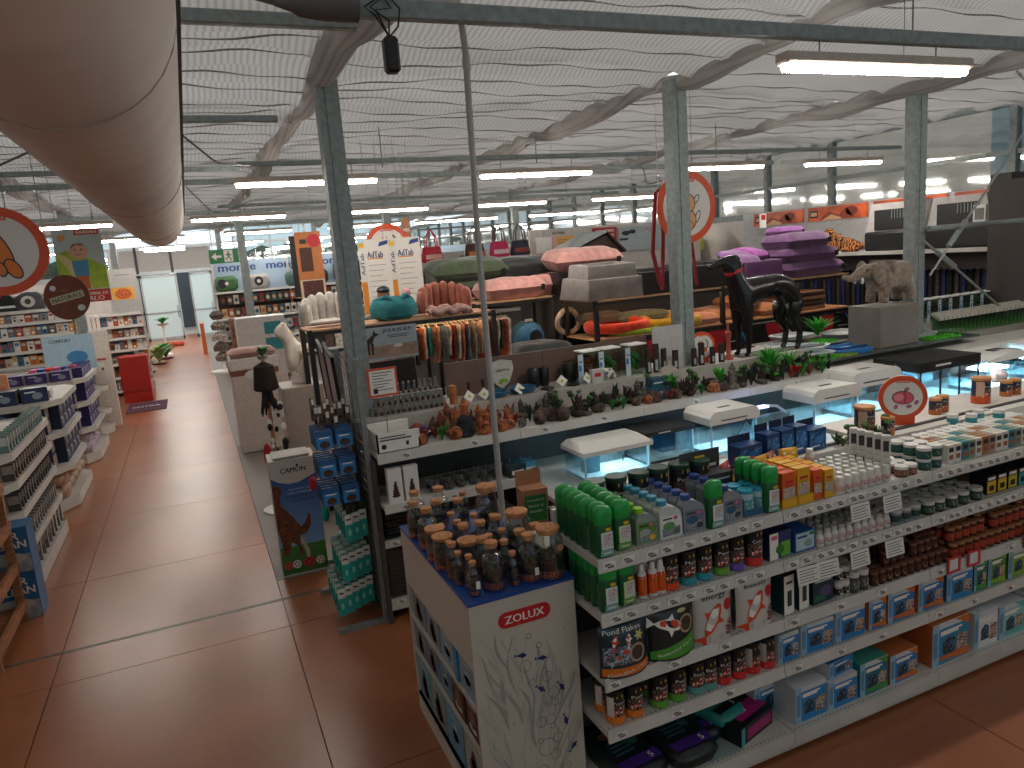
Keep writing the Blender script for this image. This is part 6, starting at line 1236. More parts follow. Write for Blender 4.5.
def cushion(lab, x, y, z, w, d, h, col, rz=0, rx=0, group=None, name='pet_cushion', tagd=True, rough=.9):
    mt = C(col, rough, noise=.12, scale=12, bump=.25, sheen=.3, key='fabric'); m = MB(); nx = 14; ny = 10; vs = []; fs = []
    for s in (1, -1):
        for j in range(ny+1):
            for i in range(nx+1):
                u, v = 2*i/nx-1, 2*j/ny-1; e = (max(0, 1-abs(u)**4)*max(0, 1-abs(v)**4))**.35
                wx = u*w/2*(1-.03*(1-abs(v))); wy = v*d/2*(1-.03*(1-abs(u)))
                vs.append((wx, wy, h*.5+s*h*.5*e*(1+.07*math.sin(5*u+3*v+w*9)+.05*math.sin(9*v)) if s > 0 else h*.5-h*.5*min(1, e*1.3)))
    q = (nx+1)*(ny+1)
    for j in range(ny):
        for i in range(nx):
            a = j*(nx+1)+i; fs.append((a, a+1, a+nx+2, a+nx+1)); fs.append((a+q, a+q+nx+1, a+q+nx+2, a+q+1))
    m.add(vs, fs, mt)
    t = thing(name, lab, 'bed' if 'bed' in lab else 'cushion', (x, y, z), rz, group); t.rotation_euler = (rx, 0, rz)
    m.build('filling', t, True, 80); P = []
    for k in range(40):
        a = 2*PI*k/40; c, s_ = math.cos(a), math.sin(a); f = (abs(c)**8+abs(s_)**8)**(-1/8); P.append((c*f*w/2*.99, s_*f*d/2*.99, h*.5))
    MB().tube(P, .007, C(col, .8, noise=.2), 5, closed=True).build('piping', t, True)
    if tagd: MB().box(w*.36, -d/2*.97-.012, h*.3, w*.42, -d/2*.97-.004, h*.6, BLACK).build('label', t)
    return t
def boxbed(lab, x, y, z, w, d, h, col, rz=0, taper=.9, name='pet_bed', cushc=None):
    mt = C(col, .85, noise=.1, scale=10, bump=.2, sheen=.2, key='fabric'); t = thing(name, lab, 'bed', (x, y, z), rz)
    m = MB(); th = .07; W2, D2_ = w/2, d/2; T_ = taper
    o = [(-W2, -D2_, 0), (W2, -D2_, 0), (W2, D2_, 0), (-W2, D2_, 0)]; tp_ = [(a*T_, b*T_, h*(1 if b > 0 else .92)) for a, b, c in o]; i_ = [(a*(T_-th/W2*1.0), b*(T_-th/D2_), h*(1 if b > 0 else .92)) for a, b, c in o]; ib = [(a*(T_-th/W2), b*(T_-th/D2_), h*.35) for a, b, c in o]
    vs = o+tp_+i_+ib; fs = [(3, 2, 1, 0)]+[(k, (k+1) % 4, (k+1) % 4+4, k+4) for k in range(4)]+[(k+4, (k+1) % 4+4, (k+1) % 4+8, k+8) for k in range(4)]+[(k+8, (k+1) % 4+8, (k+1) % 4+12, k+12) for k in range(4)]+[(12, 13, 14, 15)]
    bm = bmesh.new(); V = [bm.verts.new(v) for v in vs]; [bm.faces.new([V[i] for i in f]) for f in fs]; bmesh.ops.bevel(bm, geom=bm.edges[:], offset=.018, segments=2, affect='EDGES', profile=.6); bm.verts.index_update()
    m.add([v.co[:] for v in bm.verts], [[v.index for v in f.verts] for f in bm.faces], mt); bm.free(); m.build('walls', t, True, 50)
    cm = MB().box(-W2*T_+th, -D2_*T_+th, h*.3, W2*T_-th, D2_*T_-th, h*.55, C(cushc or col, .9, noise=.1, bump=.2, sheen=.3), bev=.03); cm.build('inner_cushion', t, True)
    return t
# on the long rack
boxbed('grey felt dog bed, lower of the stacked pair on plank top', 4.72, 8.0, 1.872, .92, .68, .27, '#837c77', .05); boxbed('smaller grey felt dog bed stacked inside the large one', 4.70, 8.0, 2.05, .74, .52, .25, '#8d8681', .02)
boxbed('black faux-leather dog bed next to the grey pair', 5.42, 8.0, 1.872, .70, .66, .30, '#1b1817', 0, .97); boxbed('wide black faux-leather dog bed beside dog statue', 6.15, 8.0, 1.872, .74, .66, .32, '#211d1c', 0, .97)
PU = '#6a3f6d'
boxbed('purple dog bed at bottom behind the statue head', 6.98, 8.0, 1.872, .62, .66, .30, PU, 0, .97); cushion('purple cushion tipped up on bed behind statue head', 6.78, 7.98, 2.14, .5, .42, .13, '#7d5285', .2, .35); cushion('magenta cushion peeping behind the tipped purple one', 7.1, 8.12, 2.18, .4, .4, .13, '#9a3f94', .3, .2)
for k in range(3): cushion('plump purple dog bed in stack on rack end, %s' % ('lowest', 'middle', 'topmost')[k], 7.90-.04*k, 8.0, 1.872+.19*k, 1.12-.16*k, .72-.05*k, .225, PU, .03*(-1)**k, 0, 'stacked purple beds')
cushion('small plump magenta cushion on top of purple stack', 7.80, 8.18, 2.43, .5, .3, .14, '#8c4f92')
# on its lower shelf
def ringbed(lab, x, y, z, r, h, col, inner, sx=1.3, name='ring_bed'):
    t = thing(name, lab, 'bed', (x, y, z)); mt = C(col, .95, noise=.15, scale=25, bump=.5, sheen=.3, key='fleece')
    P = [(r*sx*math.cos(2*PI*k/28), r*math.sin(2*PI*k/28), h*.5+(.05 if math.sin(2*PI*k/28) > 0 else 0)*math.sin(2*PI*k/28)) for k in range(28)]
    MB().tube(P, h*.5, mt, 10, closed=True).build('bolster', t, True); MB().sphere((0, 0, h*.3), r*.95, C(inner, .95, noise=.1, bump=.4), 16, 6, (sx*.95, .95, h*.25/r)).build('pad', t, True)
ringbed('orange-red fleece dog bed on lower plank shelf', 4.84, 7.95, 1.44, .28, .13, '#d8401f', '#e8552a', 1.35); ringbed('lime green bed half under the orange-red one', 5.02, 7.83, 1.412, .2, .06, '#a3c22a', '#a3c22a', 1.9); ringbed('mustard yellow fleece bed beside the post', 5.62, 7.92, 1.412, .27, .14, '#c9a52c', '#b8961f', 1.5)
cushion('knitted grey-green roll bed behind the yellow one', 5.35, 8.2, 1.50, .8, .26, .14, '#5d6a58', 0, 0, tagd=False); cushion('knitted dark grey roll bed behind orange-red bed', 4.75, 8.22, 1.54, .6, .24, .14, '#57524a', 0, 0, tagd=False)
cushion('pink ribbed oval bed just past the galvanised post', 6.02, 7.86, 1.412, .42, .4, .14, '#c08a7c', 0, 0, tagd=False)
for k in range(3): cushion('tan dog cushion on lower shelf, %s from the post' % ORD[k], 6.42+.36*k, 8.05-.05*k, 1.412+(.14 if k == 1 else 0), .5, .5, .15, '#a87a58', .1*k, .15 if k == 0 else 0, 'tan cushions')
for k in range(4): solo(MB().box(-.34, -.28, 0, .34, .28, .05, C('#4a3932' if k % 2 else '#8d6a50', .8, noise=.1), bev=.012), 'folded_blanket', 'folded brown blanket in stack on lower shelf end, %s from bottom' % ORD[k], 'blanket', (7.75, 8.0, 1.412+.068*k), 0, 'folded blankets')
# on the shorter rack behind
cushion('large pink dog cushion flat on the short rack', 3.78, 8.8, 1.935, .85, .62, .26, '#c98f86', .05); cushion('pink dog cushion beside the large flat one', 4.42, 8.95, 1.935, .62, .5, .26, '#c98f86', 0); cushion('pink pyramid cushion propped high behind grey beds', 4.95, 8.95, 2.22, 1.05, .55, .28, '#cf958c', 0, .12)
solo(MB().box(4.36, 8.5, 0, 5.5, 9.3, 2.2, BKM), 'stock_cabinet', 'black stock cabinet hidden behind grey dog beds', 'cabinet')
cushion('long olive green dog cushion, lower of two', 3.42+.0, 9.6, 1.97, 1.0, .6, .24, '#45503a'); cushion('long olive green dog cushion, upper of two, tilted', 3.5, 9.6, 2.2, 1.1, .6, .28, '#49553d', 0, .18)
cushion('black folded dog bed behind the pink cushions', 4.35, 9.55, 2.2, .8, .5, .2, '#1e2020', 0, .4)
rack('plain black rack behind supporting the green cushions', 2.9, 4.8, 9.3, 9.9, 1.96, None, (), 3)
t = thing('igloo_bed', 'dark blue felt cat igloo with round doorway', 'bed', (4.0-.05, 8.72, 1.30)); MB().lathe([(.21, 0), (.23, .06), (.22, .16), (.17, .26), (.08, .32), (0, .335)], C('#2a5a78', .9, noise=.15, scale=30, bump=.4, key='felt'), 24).build('dome', t, True); MB().ell(.02, .13, .085, .09, -.226, BLACK, 18).build('doorway', t); MB().box(-.04, -.1, .32, .05, -.05, .35, WHITE2).build('price_tag', t)
solo(MB().tube([(.15*math.cos(2*PI*k/24), .03*math.sin(4*PI*k/24), .18+.15*math.sin(2*PI*k/24)) for k in range(24)], .035, C('#cdb79c', .95, noise=.15, scale=40, bump=.5), 8, closed=True), 'fleece_ring', 'cream fleece ring bed standing on its edge', 'bed', (4.22+.18, 8.42, 1.412), smooth=True)
cushion('wide charcoal dog bed below the cat igloo, front shelf', 3.68, 7.85, 1.22, .74, .6, .24, '#1f2426', 0, 0, tagd=False)
rack('low black rack under the charcoal dog bed', 3.28, 4.12, 7.5, 8.2, 1.215, None, (), 3)
# on the aisle rack
def quilted(lab, x, y, z, w, h, col, n=7, d=.30):
    t = thing('quilted_bed', lab, 'bed', (x, y, z)); mt = C(col, .9, noise=.1, scale=20, bump=.3, sheen=.3, key='quilt'); 
    for k in range(n):
        a = PI*(.06+.88*k/(n-1)); px_, py = -math.cos(a)*w/2, math.sin(a)*d*.7; hh = h*(.72+.28*math.sin(a)); MB().tube([(px_, py, .03), (px_*1.05, py*1.05, hh*.5), (px_, py, hh-.04), (px_*.95, py*.95, hh-.01)], [w/n*.75, w/n*.88, w/n*.8, w/n*.35], mt, 10).build('quilt_roll', t, True)
    MB().sphere((0, .1, .05), w*.46, mt, 16, 7, (1, .6, .13)).build('pad', t, True)
quilted('white quilted shell pet bed at aisle end of plank top', 1.31, 7.8, 1.905, .50, .36, '#c9c0b6', 8)
quilted('salmon quilted shell pet bed next to clothes rail pole', 2.58, 7.8, 1.905, .52, .36, '#a8614c', 8)
m = MB(); rr = random.Random(5); P = [(-.25+.5*q/11, .02*math.sin(q*2), .05+.025*math.sin(q*1.7)) for q in range(12)]; m.tube(P, [.02]+[.05+.012*math.sin(q*2.3) for q in range(10)]+[.02], C('#b58f86', .9, noise=.2, scale=20, bump=.4), 9); m.tube([(a, b-.06, c*.8) for a, b, c in P], .035, C('#b58f86', .9, noise=.2, scale=20, bump=.4), 8)
solo(m, 'crumpled_blanket', 'crumpled dusty pink blanket in front of salmon bed', 'blanket', (2.56, 7.67, 1.905), smooth=True)
t = thing('nest_bed', 'teal puffy nest bed with pinched sides on plank top', 'bed', (2.0, 7.86, 1.905)); TLF = C('#2a7a80', .85, noise=.12, scale=16, bump=.35, key='teal_fabric')
MB().lathe([(.17, 0), (.25, .04), (.265, .12), (.23, .2), (.17, .24), (.12, .22), (.1, .12), (0, .08)], TLF, 22, sy=.85).build('nest', t, True); MB().tube([(-.2, 0, .2), (-.1, -.14, .25), (0, -.16, .17), (.1, -.14, .25), (.2, 0, .2)], .03, TLF, 8).build('rim_fold', t, True)
t = thing('small_plush', 'tan and black plush puppy peeking out of the teal nest', 'toy', (1.93, 7.95, 2.12)); MB().sphere((0, 0, .05), .07, C('#a8684a', .9, bump=.3), 12, 8).build('head', t, True); MB().sphere((0, 0, .10), .075, BLACK, 12, 6, (1, 1, .6)).build('cap', t, True)
t = thing('small_plush', 'pink plush toy with red crown beside the teal nest', 'toy', (2.2, 8.0, 1.92)); MB().sphere((0, 0, .14), .08, C('#d99aa0', .9, bump=.3), 12, 8).sphere((0, 0, .25), .05, C('#d99aa0', .9, bump=.3), 12, 8).build('body', t, True); m = MB(); [m.lathe([(.012, 0), (0, .05)], C('#d81f4a', .5), 6, (.05*math.cos(q), .05*math.sin(q), .1)) for q in range(6)]; m.build('crown', t)
# clothes on the rail
cols = ['#c9a88a', '#b8432f', '#d9cfc2', '#8a2f2a', '#c8ba9a', '#4a4440', '#c96a4a', '#e0d8cc', '#2f7f86', '#b58a6a', '#a8503c', '#6d7f8a', '#d9b79a', '#7a2f2a', '#cfc6ba', '#b8643f', '#2a4a6a', '#d0a58a', '#8d8a84']
rr = random.Random(8); bg = C('#c9b9a6', .5)
for i in range(27):
    x = 1.95+i*.052; c = cols[i % len(cols)]; L = rr.uniform(.32, .5); t = thing('pet_coat', 'small pet garment on rail under planks, %s from dog poster, colour %s' % (ORD[i], {'#c9a88a': 'sand', '#b8432f': 'red', '#d9cfc2': 'cream', '#8a2f2a': 'maroon', '#c8ba9a': 'khaki', '#4a4440': 'charcoal', '#c96a4a': 'coral', '#e0d8cc': 'white', '#2f7f86': 'teal', '#b58a6a': 'tan', '#a8503c': 'rust', '#6d7f8a': 'slate', '#d9b79a': 'peach', '#7a2f2a': 'wine', '#cfc6ba': 'ivory', '#b8643f': 'orange-brown', '#2a4a6a': 'navy', '#d0a58a': 'blush', '#8d8a84': 'grey'}[c]), 'garment', (x, 7.88, 1.81), rr.uniform(-.35, .35), 'pet garments on the rail')
    MB().tube([(0, -.12, -.04), (0, 0, .0), (0, .12, -.04)], .005, bg, 5).build('hanger', t)
    mt = C(c, .9, noise=.3, scale=20, bump=.3, key='garment'); vs = []; fs = []
    for s in (-1, 1):
        for j in range(5):
            u = j/4
            for q in range(4): v = q/3; vs.append((s*(.012+.012*math.sin(PI*v))+.006*math.sin(j*2+q+i), (-.13+.26*v)*(1-.25*u+.1*math.sin(u*5)), -.04-L*u))
    for s in (0, 20):
        for j in range(4):
            for q in range(3): a = s+j*4+q; fs.append((a, a+1, a+5, a+4))
    for j in range(4): fs.append((j*4, j*4+4, j*4+24, j*4+20)); fs.append((j*4+3, j*4+23, j*4+27, j*4+7))
    fs.append((0, 20, 21, 1)); fs.append((1, 21, 22, 2)); fs.append((2, 22, 23, 3))
    MB().add(vs, fs, mt).build('cloth', t, True)
# poster with a standing dog on the rack
t = thing('dog_poster', 'wide poster of brown dog on sand lettered JULIUS-K9 below planks', 'poster', (0, 0, 0)); m = MB().box(1.47, 7.55, 1.52, 2.14, 7.56, 1.86, C('#a5b0b8', .5, noise=.05)); m.build('board', t)
m = MB(); y = 7.5485; m.pp([(1.475, 1.545), (2.135, 1.545), (2.135, 1.675), (1.475, 1.66)], y, C('#a38a78', .6, noise=.2, scale=10)); m.build('sand_print', t)
m = MB(); DGC = C('#3f2a22', .6, noise=0); y = 7.547
m.pp([(1.48, 1.72), (1.60, 1.74), (1.67, 1.79), (1.685, 1.84), (1.70, 1.805), (1.745, 1.79), (1.69, 1.765), (1.66, 1.70), (1.58, 1.68), (1.48, 1.69)], y, DGC)
for x in (1.49, 1.60, 1.64): m.pp([(x, 1.70), (x+.035, 1.70), (x+.025, 1.60), (x+.04, 1.585), (x+.005, 1.585)], y, DGC)
m.build('dog_print', t); m = MB().text('JULIUS-K9', 1.93, 1.815, .045, 7.547, INK, .30).rc(1.82, 1.765, 2.06, 1.773, 7.547, INK).rc(1.84, 1.745, 2.04, 1.753, 7.547, INK).ell(1.93, 1.655, .05, .018, 7.547, C('#d8cfc6', .5), 14); m.build('lettering', t)
MB().box(1.47, 7.57, 1.1, 2.1, 7.7, 1.5, C('#1d1a1a', .6)).build('x'); o = bpy.data.objects['x']; o.name = 'black_drawer_unit'; tag(o, 'black drawer unit behind the poster of the standing dog', 'cabinet')
# red strap hanging beside the middle post
t = thing('hanging_lead', 'long dark red dog lead looped from ceiling beside middle post', 'lead', (4.50, 6.6, 0)); MB().tube([(.08, 0, 2.05), (.0, 0, 2.4), (.06, 0, 3.0), (.12, 0, 3.05), (.14, 0, 2.6), (.10, 0, 2.0)], .022, C('#8a1420', .6), 6).build('strap', t, True); MB().tube([(.55, 0, 2.0), (.52, 0, 2.3), (.45, 0, 2.9), (.12, 0, 3.05)], .018, C('#8a1420', .6), 6).build('strap', t, True); MB().tube([(.1, 0, 3.05), (.1, 0, 3.9)], .004, WHITE, 4).build('cord', t)
# brown kennel with grey felt roof
t = thing('dog_kennel', 'dark brown wooden kennel with pale grey roof behind black beds', 'kennel', (5.9, 10.2, 2.1)); KB = C('#3a2620', .7, noise=.2, scale=12)
MB().prism([(-.45, 0), (.45, 0), (.45, .32), (.2, .56), (-.45, .32)], 0, .6, KB).build('house', t); MB().add([(-.6, -.06, .30), (.18, -.06, .60), (.18, .7, .60), (-.6, .7, .30), (-.6, -.06, .33), (.18, -.06, .63), (.18, .7, .63), (-.6, .7, .33)], [(0, 3, 2, 1), (4, 5, 6, 7), (0, 1, 5, 4), (1, 2, 6, 5), (2, 3, 7, 6), (3, 0, 4, 7)], C('#9aa0a0', .7)).build('roof', t); MB().add([(.18, -.06, .60), (.5, -.06, .28), (.5, .7, .28), (.18, .7, .60), (.18, -.06, .63), (.53, -.06, .30), (.53, .7, .30), (.18, .7, .63)], [(0, 3, 2, 1), (4, 5, 6, 7), (0, 1, 5, 4), (1, 2, 6, 5), (2, 3, 7, 6), (3, 0, 4, 7)], KB).build('roof_side', t)
solo(MB().box(4.9, 10.0, 0, 8.6, 11.0, 2.1, C('#2a2220', .7)), 'storage_unit', 'dark storage unit carrying the wooden kennel', 'cabinet')
# ================================================================ WIRE GRID STAND AT THE AISLE END OF THE DECOR ROW
t = thing('wire_grid_stand', 'grey wire grid stand on bar feet facing the aisle, hung with packs', 'stand', (.96, 4.92, 0)); GS = C('#8d9190', .45, metal=.4, noise=.1)
for y in (0, .72, 1.30): MB().box(-.018, y-.018, 0, .018, y+.018, 1.90, GS).build('upright', t); MB().box(-.34, y-.02, 0, .02, y+.02, .035, GS).build('foot', t)
for k in range(26): MB().tube([(0, 0, .1+k*.07), (0, 1.3, .1+k*.07)], .003, GS, 4).build('wire', t)
for k in range(1, 18): MB().tube([(0, k*.072, .08), (0, k*.072, 1.88)], .003, GS, 4).build('wire', t)
hk = MB().tube([(0, 0, 0), (-.20, 0, .01), (-.21, 0, .03)], .003, GS, 4).mesh('hook')
def pack(name, w, h, d, paint, body, lab, x, y, z, group, rz=0):
    pr = PK.get(name)
    if not pr:
        m = MB().box(-w/2, -d/2, -h, w/2, d/2, 0, body); paint(m, w, h, d); pr = PK[name] = Proto(name, [(name, m.mesh(name))])
    return pr.put(lab, 'pack', (x, y, z), rz, group)
PK = {}
def pblue(m, w, h, d): m.rc(-w*.46, -h*.98, w*.46, -h*.3, -d/2-.001, C('#2f7fc0', .45)); m.ell(0, -h*.75, w*.3, h*.2, -d/2-.0016, C('#4a3228', .7, noise=.4, scale=60), 12); m.rc(-w*.3, -h*.42, w*.3, -h*.36, -d/2-.0016, FW)
def pteal(m, w, h, d): m.rc(-w*.5+.001, -h*.35, w*.5-.001, -.001, -d/2-.001, C('#d9d5ce', .5)); m.ell(0, -h*.65, w*.22, h*.12, -d/2-.0016, C('#7fd0c0', .4), 10); m.rc(-w*.3, -h*.2, w*.3, -h*.14, -d/2-.0016, INK)
for r_, z in enumerate((1.44, 1.24, 1.04)):
    for j in range(5):
        for i in range(2):
            pack('blue_treat_pack', .115, .13, .02, pblue, C('#23568a', .5, noise=.2), 'blue-fronted dried treat pack on grid stand, tier %s, column %s, %s' % (ORD[r_], ORD[i], ROWN[j]), .695+i*.135, 4.98+j*.06, z, 'blue treat packs')
for r_, z in enumerate((.80, .52, .28)):
    n = (3, 4, 5)[r_]
    for j in range(5):
        for i in range(n):
            pack('teal_pack', .052, .20, .02, pteal, C('#1f9a8f', .4), 'slim teal pack with white header on grid stand, tier %s, column %s, %s' % (ORD[r_], ORD[i], ROWN[j]), .95-.055*n+i*.056, 4.96+j*.10+.03*i, z+.03, 'slim teal packs')
rr = random.Random(4)
BRZ = C('#6d5240', .6, noise=.6, scale=22)
for i in range(16):
    a = rr.uniform(-.5, .5); pack('chew_stick_pack', .028, .17, .02, lambda m, w, h, d: m.rc(-w*.4, -h*.3, w*.4, -h*.05, -d/2-.001, FW), BRZ, 'brown chew stick pack among tilted ones near top of grid stand, %s along' % ORD[i], .70+.05*(i % 5), 5.05+.07*(i//3), 1.60-.04*(i % 3), 'chew stick packs', a)
for i in range(14): pack('dark_chew_pack', .03, .30, .02, lambda m, w, h, d: None, C('#3a302c', .6, noise=.4, scale=30), 'long dark chew pack hanging mid grid stand, %s along' % ORD[i], .80+.035*(i % 4), 5.0+.075*(i//2), .98-.02*(i % 3), 'dark chew packs', rr.uniform(-.3, .3))
for i, (x, y, z, c, n) in enumerate([(.70, 5.95, .86, '#c3252b', 'red'), (.74, 5.8, .80, '#e0d8cc', 'white'), (.78, 5.7, .88, '#8a5a3a', 'brown'), (.72, 5.6, .70, '#1f9a8f', 'teal')]):
    solo(MB().sphere((0, 0, -.05), .04, C(c, .8, bump=.3), 10, 7, (.8, .8, 1.5)), 'hanging_toy', 'small %s plush toy hanging on farther part of grid stand' % n, 'toy', (x, y, z), smooth=True)
for i, (y, c) in enumerate(((5.35, '#b5aca4'), (5.65, '#a49b94'))):
    t = thing('framed_panel', 'slanted grey panel in black frame leaning on the grid stand, %s one' % ORD[i], 'panel', (.93, y+.25, 1.35), .0); m = MB().box(-.012, -.13, 0, 0, .13, .62, C(c, .6)); m.build('panel', t); f = MB().box(-.02, -.14, -.01, .004, -.12, .63, BLACK).box(-.02, .12, -.01, .004, .14, .63, BLACK).box(-.02, -.14, .61, .004, .14, .63, BLACK); f.build('frame', t); t.rotation_euler = (.35, -.12, 0)
# ---------------- printed display box by the grid stand
t = thing('display_bin', 'tall printed display bin lettered CAMON with brown dog and footballs', 'display', (.39, 6.12, 0), -.03); w, h = .37, 1.0
MB().box(0, 0, 0, w, .30, h, C('#b9b4ac', .5)).build('bin', t)
m = MB(); y = -.0012
def blend(c1, c2, k): a, b = lin(c1), lin(c2); return '#' + ''.join('%02x' % int(255*((x*(1-k)+y_*k)**(1/2.2))) for x, y_ in zip(a[:3], b[:3]))
for q in range(14): m.rc(.002, .02+q*.06, w-.002, .08+q*.06, y, C(blend('#2f6a2c' if q < 4 else '#7fa6d0', '#4f8a3a' if q < 4 else '#1c4f9c', (q % 4)/4 if q < 4 else (q-4)/10), .45, noise=0))
m.pp([(.0015, 1.0), (.0015, .86), (.06, .82), (.14, .795), (.22, .80), (.31, .835), (w-.0015, .86), (w-.0015, 1.0)], y-.001, C('#d5cfc6', .45, noise=0)); m.build('background_print', t)
m = MB().text('CAMON', w/2, .91, .042, y-.002, INK, .20); m.ell(w/2+.035, .945, .010, .012, y-.002, INK, 10)
for q, (s_, ww) in enumerate((('Accendi la voglia', .2), ('con i tuoi pet', .22), ('DIVERTIMENTO', .24), ('ASSICURATO', .2))): m.text(s_, w*.62, .745-q*.032, .020, y-.002, C('#14305c' if q > 1 else '#dfe6ee', .5, noise=0), ww)
m.build('lettering', t)
m = MB(); FD = C('#7d4426', .7, noise=.3, scale=30); m.pp([(.002, .80), (.06, .79), (.075, .73), (.05, .70), (.055, .62), (.13, .52), (.19, .42), (.23, .45), (.255, .52), (.275, .51), (.27, .42), (.235, .36), (.17, .34), (.17, .26), (.19, .18), (.17, .16), (.145, .26), (.10, .30), (.075, .20), (.03, .18), (.02, .33), (.002, .42)], y-.003, FD); m.pp([(.19, .34), (.235, .20), (.23, .12), (.21, .12), (.205, .2), (.17, .30)], y-.0034, C('#c9b7a3', .6)); m.build('dog_print', t)
m = MB()
for q, (cx_, c) in enumerate(((.05, '#c85a2a'), (.12, '#d9d4cc'), (.22, '#c3352b'), (.31, '#d9d4cc'))):
    rb = .036 if q != 2 else .046; m.ell(cx_, .10, rb, rb, y-.004, C(c, .5, noise=0), 18); [m.ell(cx_+rb*.55*math.cos(a), .10+rb*.55*math.sin(a), rb*.2, rb*.2, y-.0045, INK, 6) for a in (.3, 1.6, 2.8, 4.1, 5.4)]
m.build('ball_print', t)
MB().box(.04, .02, h, w-.04, .28, h+.02, C('#a29c96', .5)).build('inner_box', t)
# white box units and mannequin beside the grey floor edge
solo(MB().box(-.22, -.25, 0, .22, .25, 1.28, C('#a9a29b', .5, noise=.03), bev=.01), 'display_plinth', 'tall grey-white plinth under the headless white dog form', 'plinth', (.98, 8.35, 0))
t = thing('dog_mannequin', 'white headless-looking dog mannequin on tall plinth in front of bed rack', 'mannequin', (.98, 8.35, 1.28))
skin('body', [(0, 0, .30, .11, .10), (.06, 0, .18, .12, .10), (-.03, 0, .42, .085), (-.07, 0, .52, .07), (-.11, 0, .60, .06), (-.20, 0, .57, .035), (.04, .06, .02, .05), (.04, -.06, .02, .05), (-.04, .06, .02, .045), (-.04, -.06, .02, .045), (-.08, .05, .68, .018), (-.08, -.05, .68, .018), (.14, 0, .40, .025), (.20, 0, .45, .02)], [(0, 1), (0, 2), (2, 3), (3, 4), (4, 5), (1, 6), (1, 7), (0, 8), (0, 9), (4, 10), (4, 11), (0, 12), (12, 13)], C('#d9cfc3', .5), 2, t)
MB().box(-.1, -.14, .02, .06, -.10, .1, C('#c9c4bd', .5)).build('tag', t)
t = thing('display_cabinet', 'white display cabinet with brown band and pink cushion at aisle corner', 'cabinet', (.38, 10.9, 0)); MB().box(0, 0, 0, .66, .7, 1.10, C('#c4b8ae', .45), bev=.01).build('lower_body', t); MB().box(-.01, .01, 1.10, .64, .69, 1.18, C('#7d4a36', .6)).build('band', t); MB().box(0, 0, 1.18, .64, .7, 1.34, C('#cfc8c1', .45), bev=.01).build('upper_body', t); MB().sphere((.33, -.004, 1.10), .16, C('#cfc8c1', .5), 16, 8, (1, .05, .5)).build('front_flap', t, True)
t = cushion('dusty pink bolster cushion draped on white display cabinet', .70, 11.2, 1.34, .66, .45, .13, '#b58a80', 0, 0, tagd=False)
t = thing('white_panel_box', 'white box with teal printed squares beyond the pink bolster', 'box', (.62, 12.6, 0)); MB().box(0, 0, 0, .75, .5, 1.80, C('#d0cbc5', .45)).build('box', t); m = MB(); [m.rc(.42, 1.25+q*.26, .68, 1.45+q*.26, -.0012, C('#2f8a8f', .5)) for q in range(2)]; m.build('print', t)
# plants pot and dark hanging garments before the mannequin
t = thing('coat_stand', 'slim stand with dark garments and black-white pet coats by plinth', 'stand', (.60, 8.0, 0)); MB().tube([(0, 0, 0), (0, 0, 1.62)], .02, CARD, 8).build('pole', t); MB().lathe([(.2, 0), (.2, .02), (0, .025)], WHITE2, 18).build('foot', t)
MB().lathe([(.02, 0), (.10, -.04), (.13, -.28), (.10, -.30), (.05, -.2)], C('#2a1d19', .9, noise=.3, bump=.4), 14, (0, 0, 1.60)).build('brown_skirt', t, True)
m = MB(); rr = random.Random(2)
for k in range(9): a = rr.uniform(0, 6.3); m.tube([(.03*math.cos(a), .03*math.sin(a), 1.32), (.05*math.cos(a), .05*math.sin(a), 1.2), (.09*math.cos(a), .07*math.sin(a), 1.02+rr.uniform(0, .1))], [.02, .018, .008], BLACK, 5)
m.build('black_feathers', t); m = MB()
for k in range(34): a = rr.uniform(0, 6.3); z = rr.uniform(.55, 1.25); m.sphere((.05+.07*math.cos(a), -.02+.05*math.sin(a), z), rr.uniform(.018, .035), (BLACK, WHITE2)[k % 2], 7, 5, (1, .7, 1.5))
m.build('spotted_toy_bunch', t)['kind'] = 'stuff'; MB().sphere((-.08, -.05, .62), .07, C('#a81f26', .8), 10, 8, (.6, .6, 1.9)).build('red_pouch', t, True)
leafy(70, '#4f8a5a', 40, .14, .12, .014, '#8d8a84').put('small potted greenery on top of coat stand', 'plant', (.60, 8.0, 1.63), 0)

# ================================================================ AISLE-SIDE GONDOLAS ON THE OTHER SIDE
NV = C('#1b2540', .45, noise=.1); 
def side_unit(lab, y0, y1, zs, x0=-3.2, x1=-1.50, kick=.10):
    t = thing('side_gondola', lab, 'shelf', (0, 0, 0), 0, 'side gondolas'); c = .16
    MB().box(x0, (y0+y1)/2-.02, 0, x1-.30, (y0+y1)/2+.02, zs[0]+.05, C('#8f8983', .5)).build('spine', t)
    for k, z in enumerate(zs+[.13]):
        o = [(x0, y0), (x1-c, y0), (x1, y0+c*1.6), (x1, y1-c*1.6), (x1-c, y1), (x0, y1)]
        if k < len(zs) and k == 0: pass
        n = len(o); zt, zb = z, z-(.055 if k < len(zs) else .12); m = MB()
        m.add([(a, b, zb) for a, b in o]+[(a, b, zt+.012) for a, b in o]+[(a-(.008 if a > x0 else 0), b+(.008 if b == y0 else -.008 if b == y1 else 0), zt+.012) for a, b in o]+[(a-(.008 if a > x0 else 0), b+(.008 if b == y0 else -.008 if b == y1 else 0), zt) for a, b in o],
              [tuple(reversed(range(n))), tuple(range(3*n, 4*n))]+[(i, (i+1) % n, (i+1) % n+n, i+n) for i in range(n)]+[(i+n, (i+1) % n+n, (i+1) % n+2*n, i+2*n) for i in range(n)]+[(i+2*n, (i+1) % n+2*n, (i+1) % n+3*n, i+3*n) for i in range(n)], SHELFW)
        m.build('shelf', t)
    return t
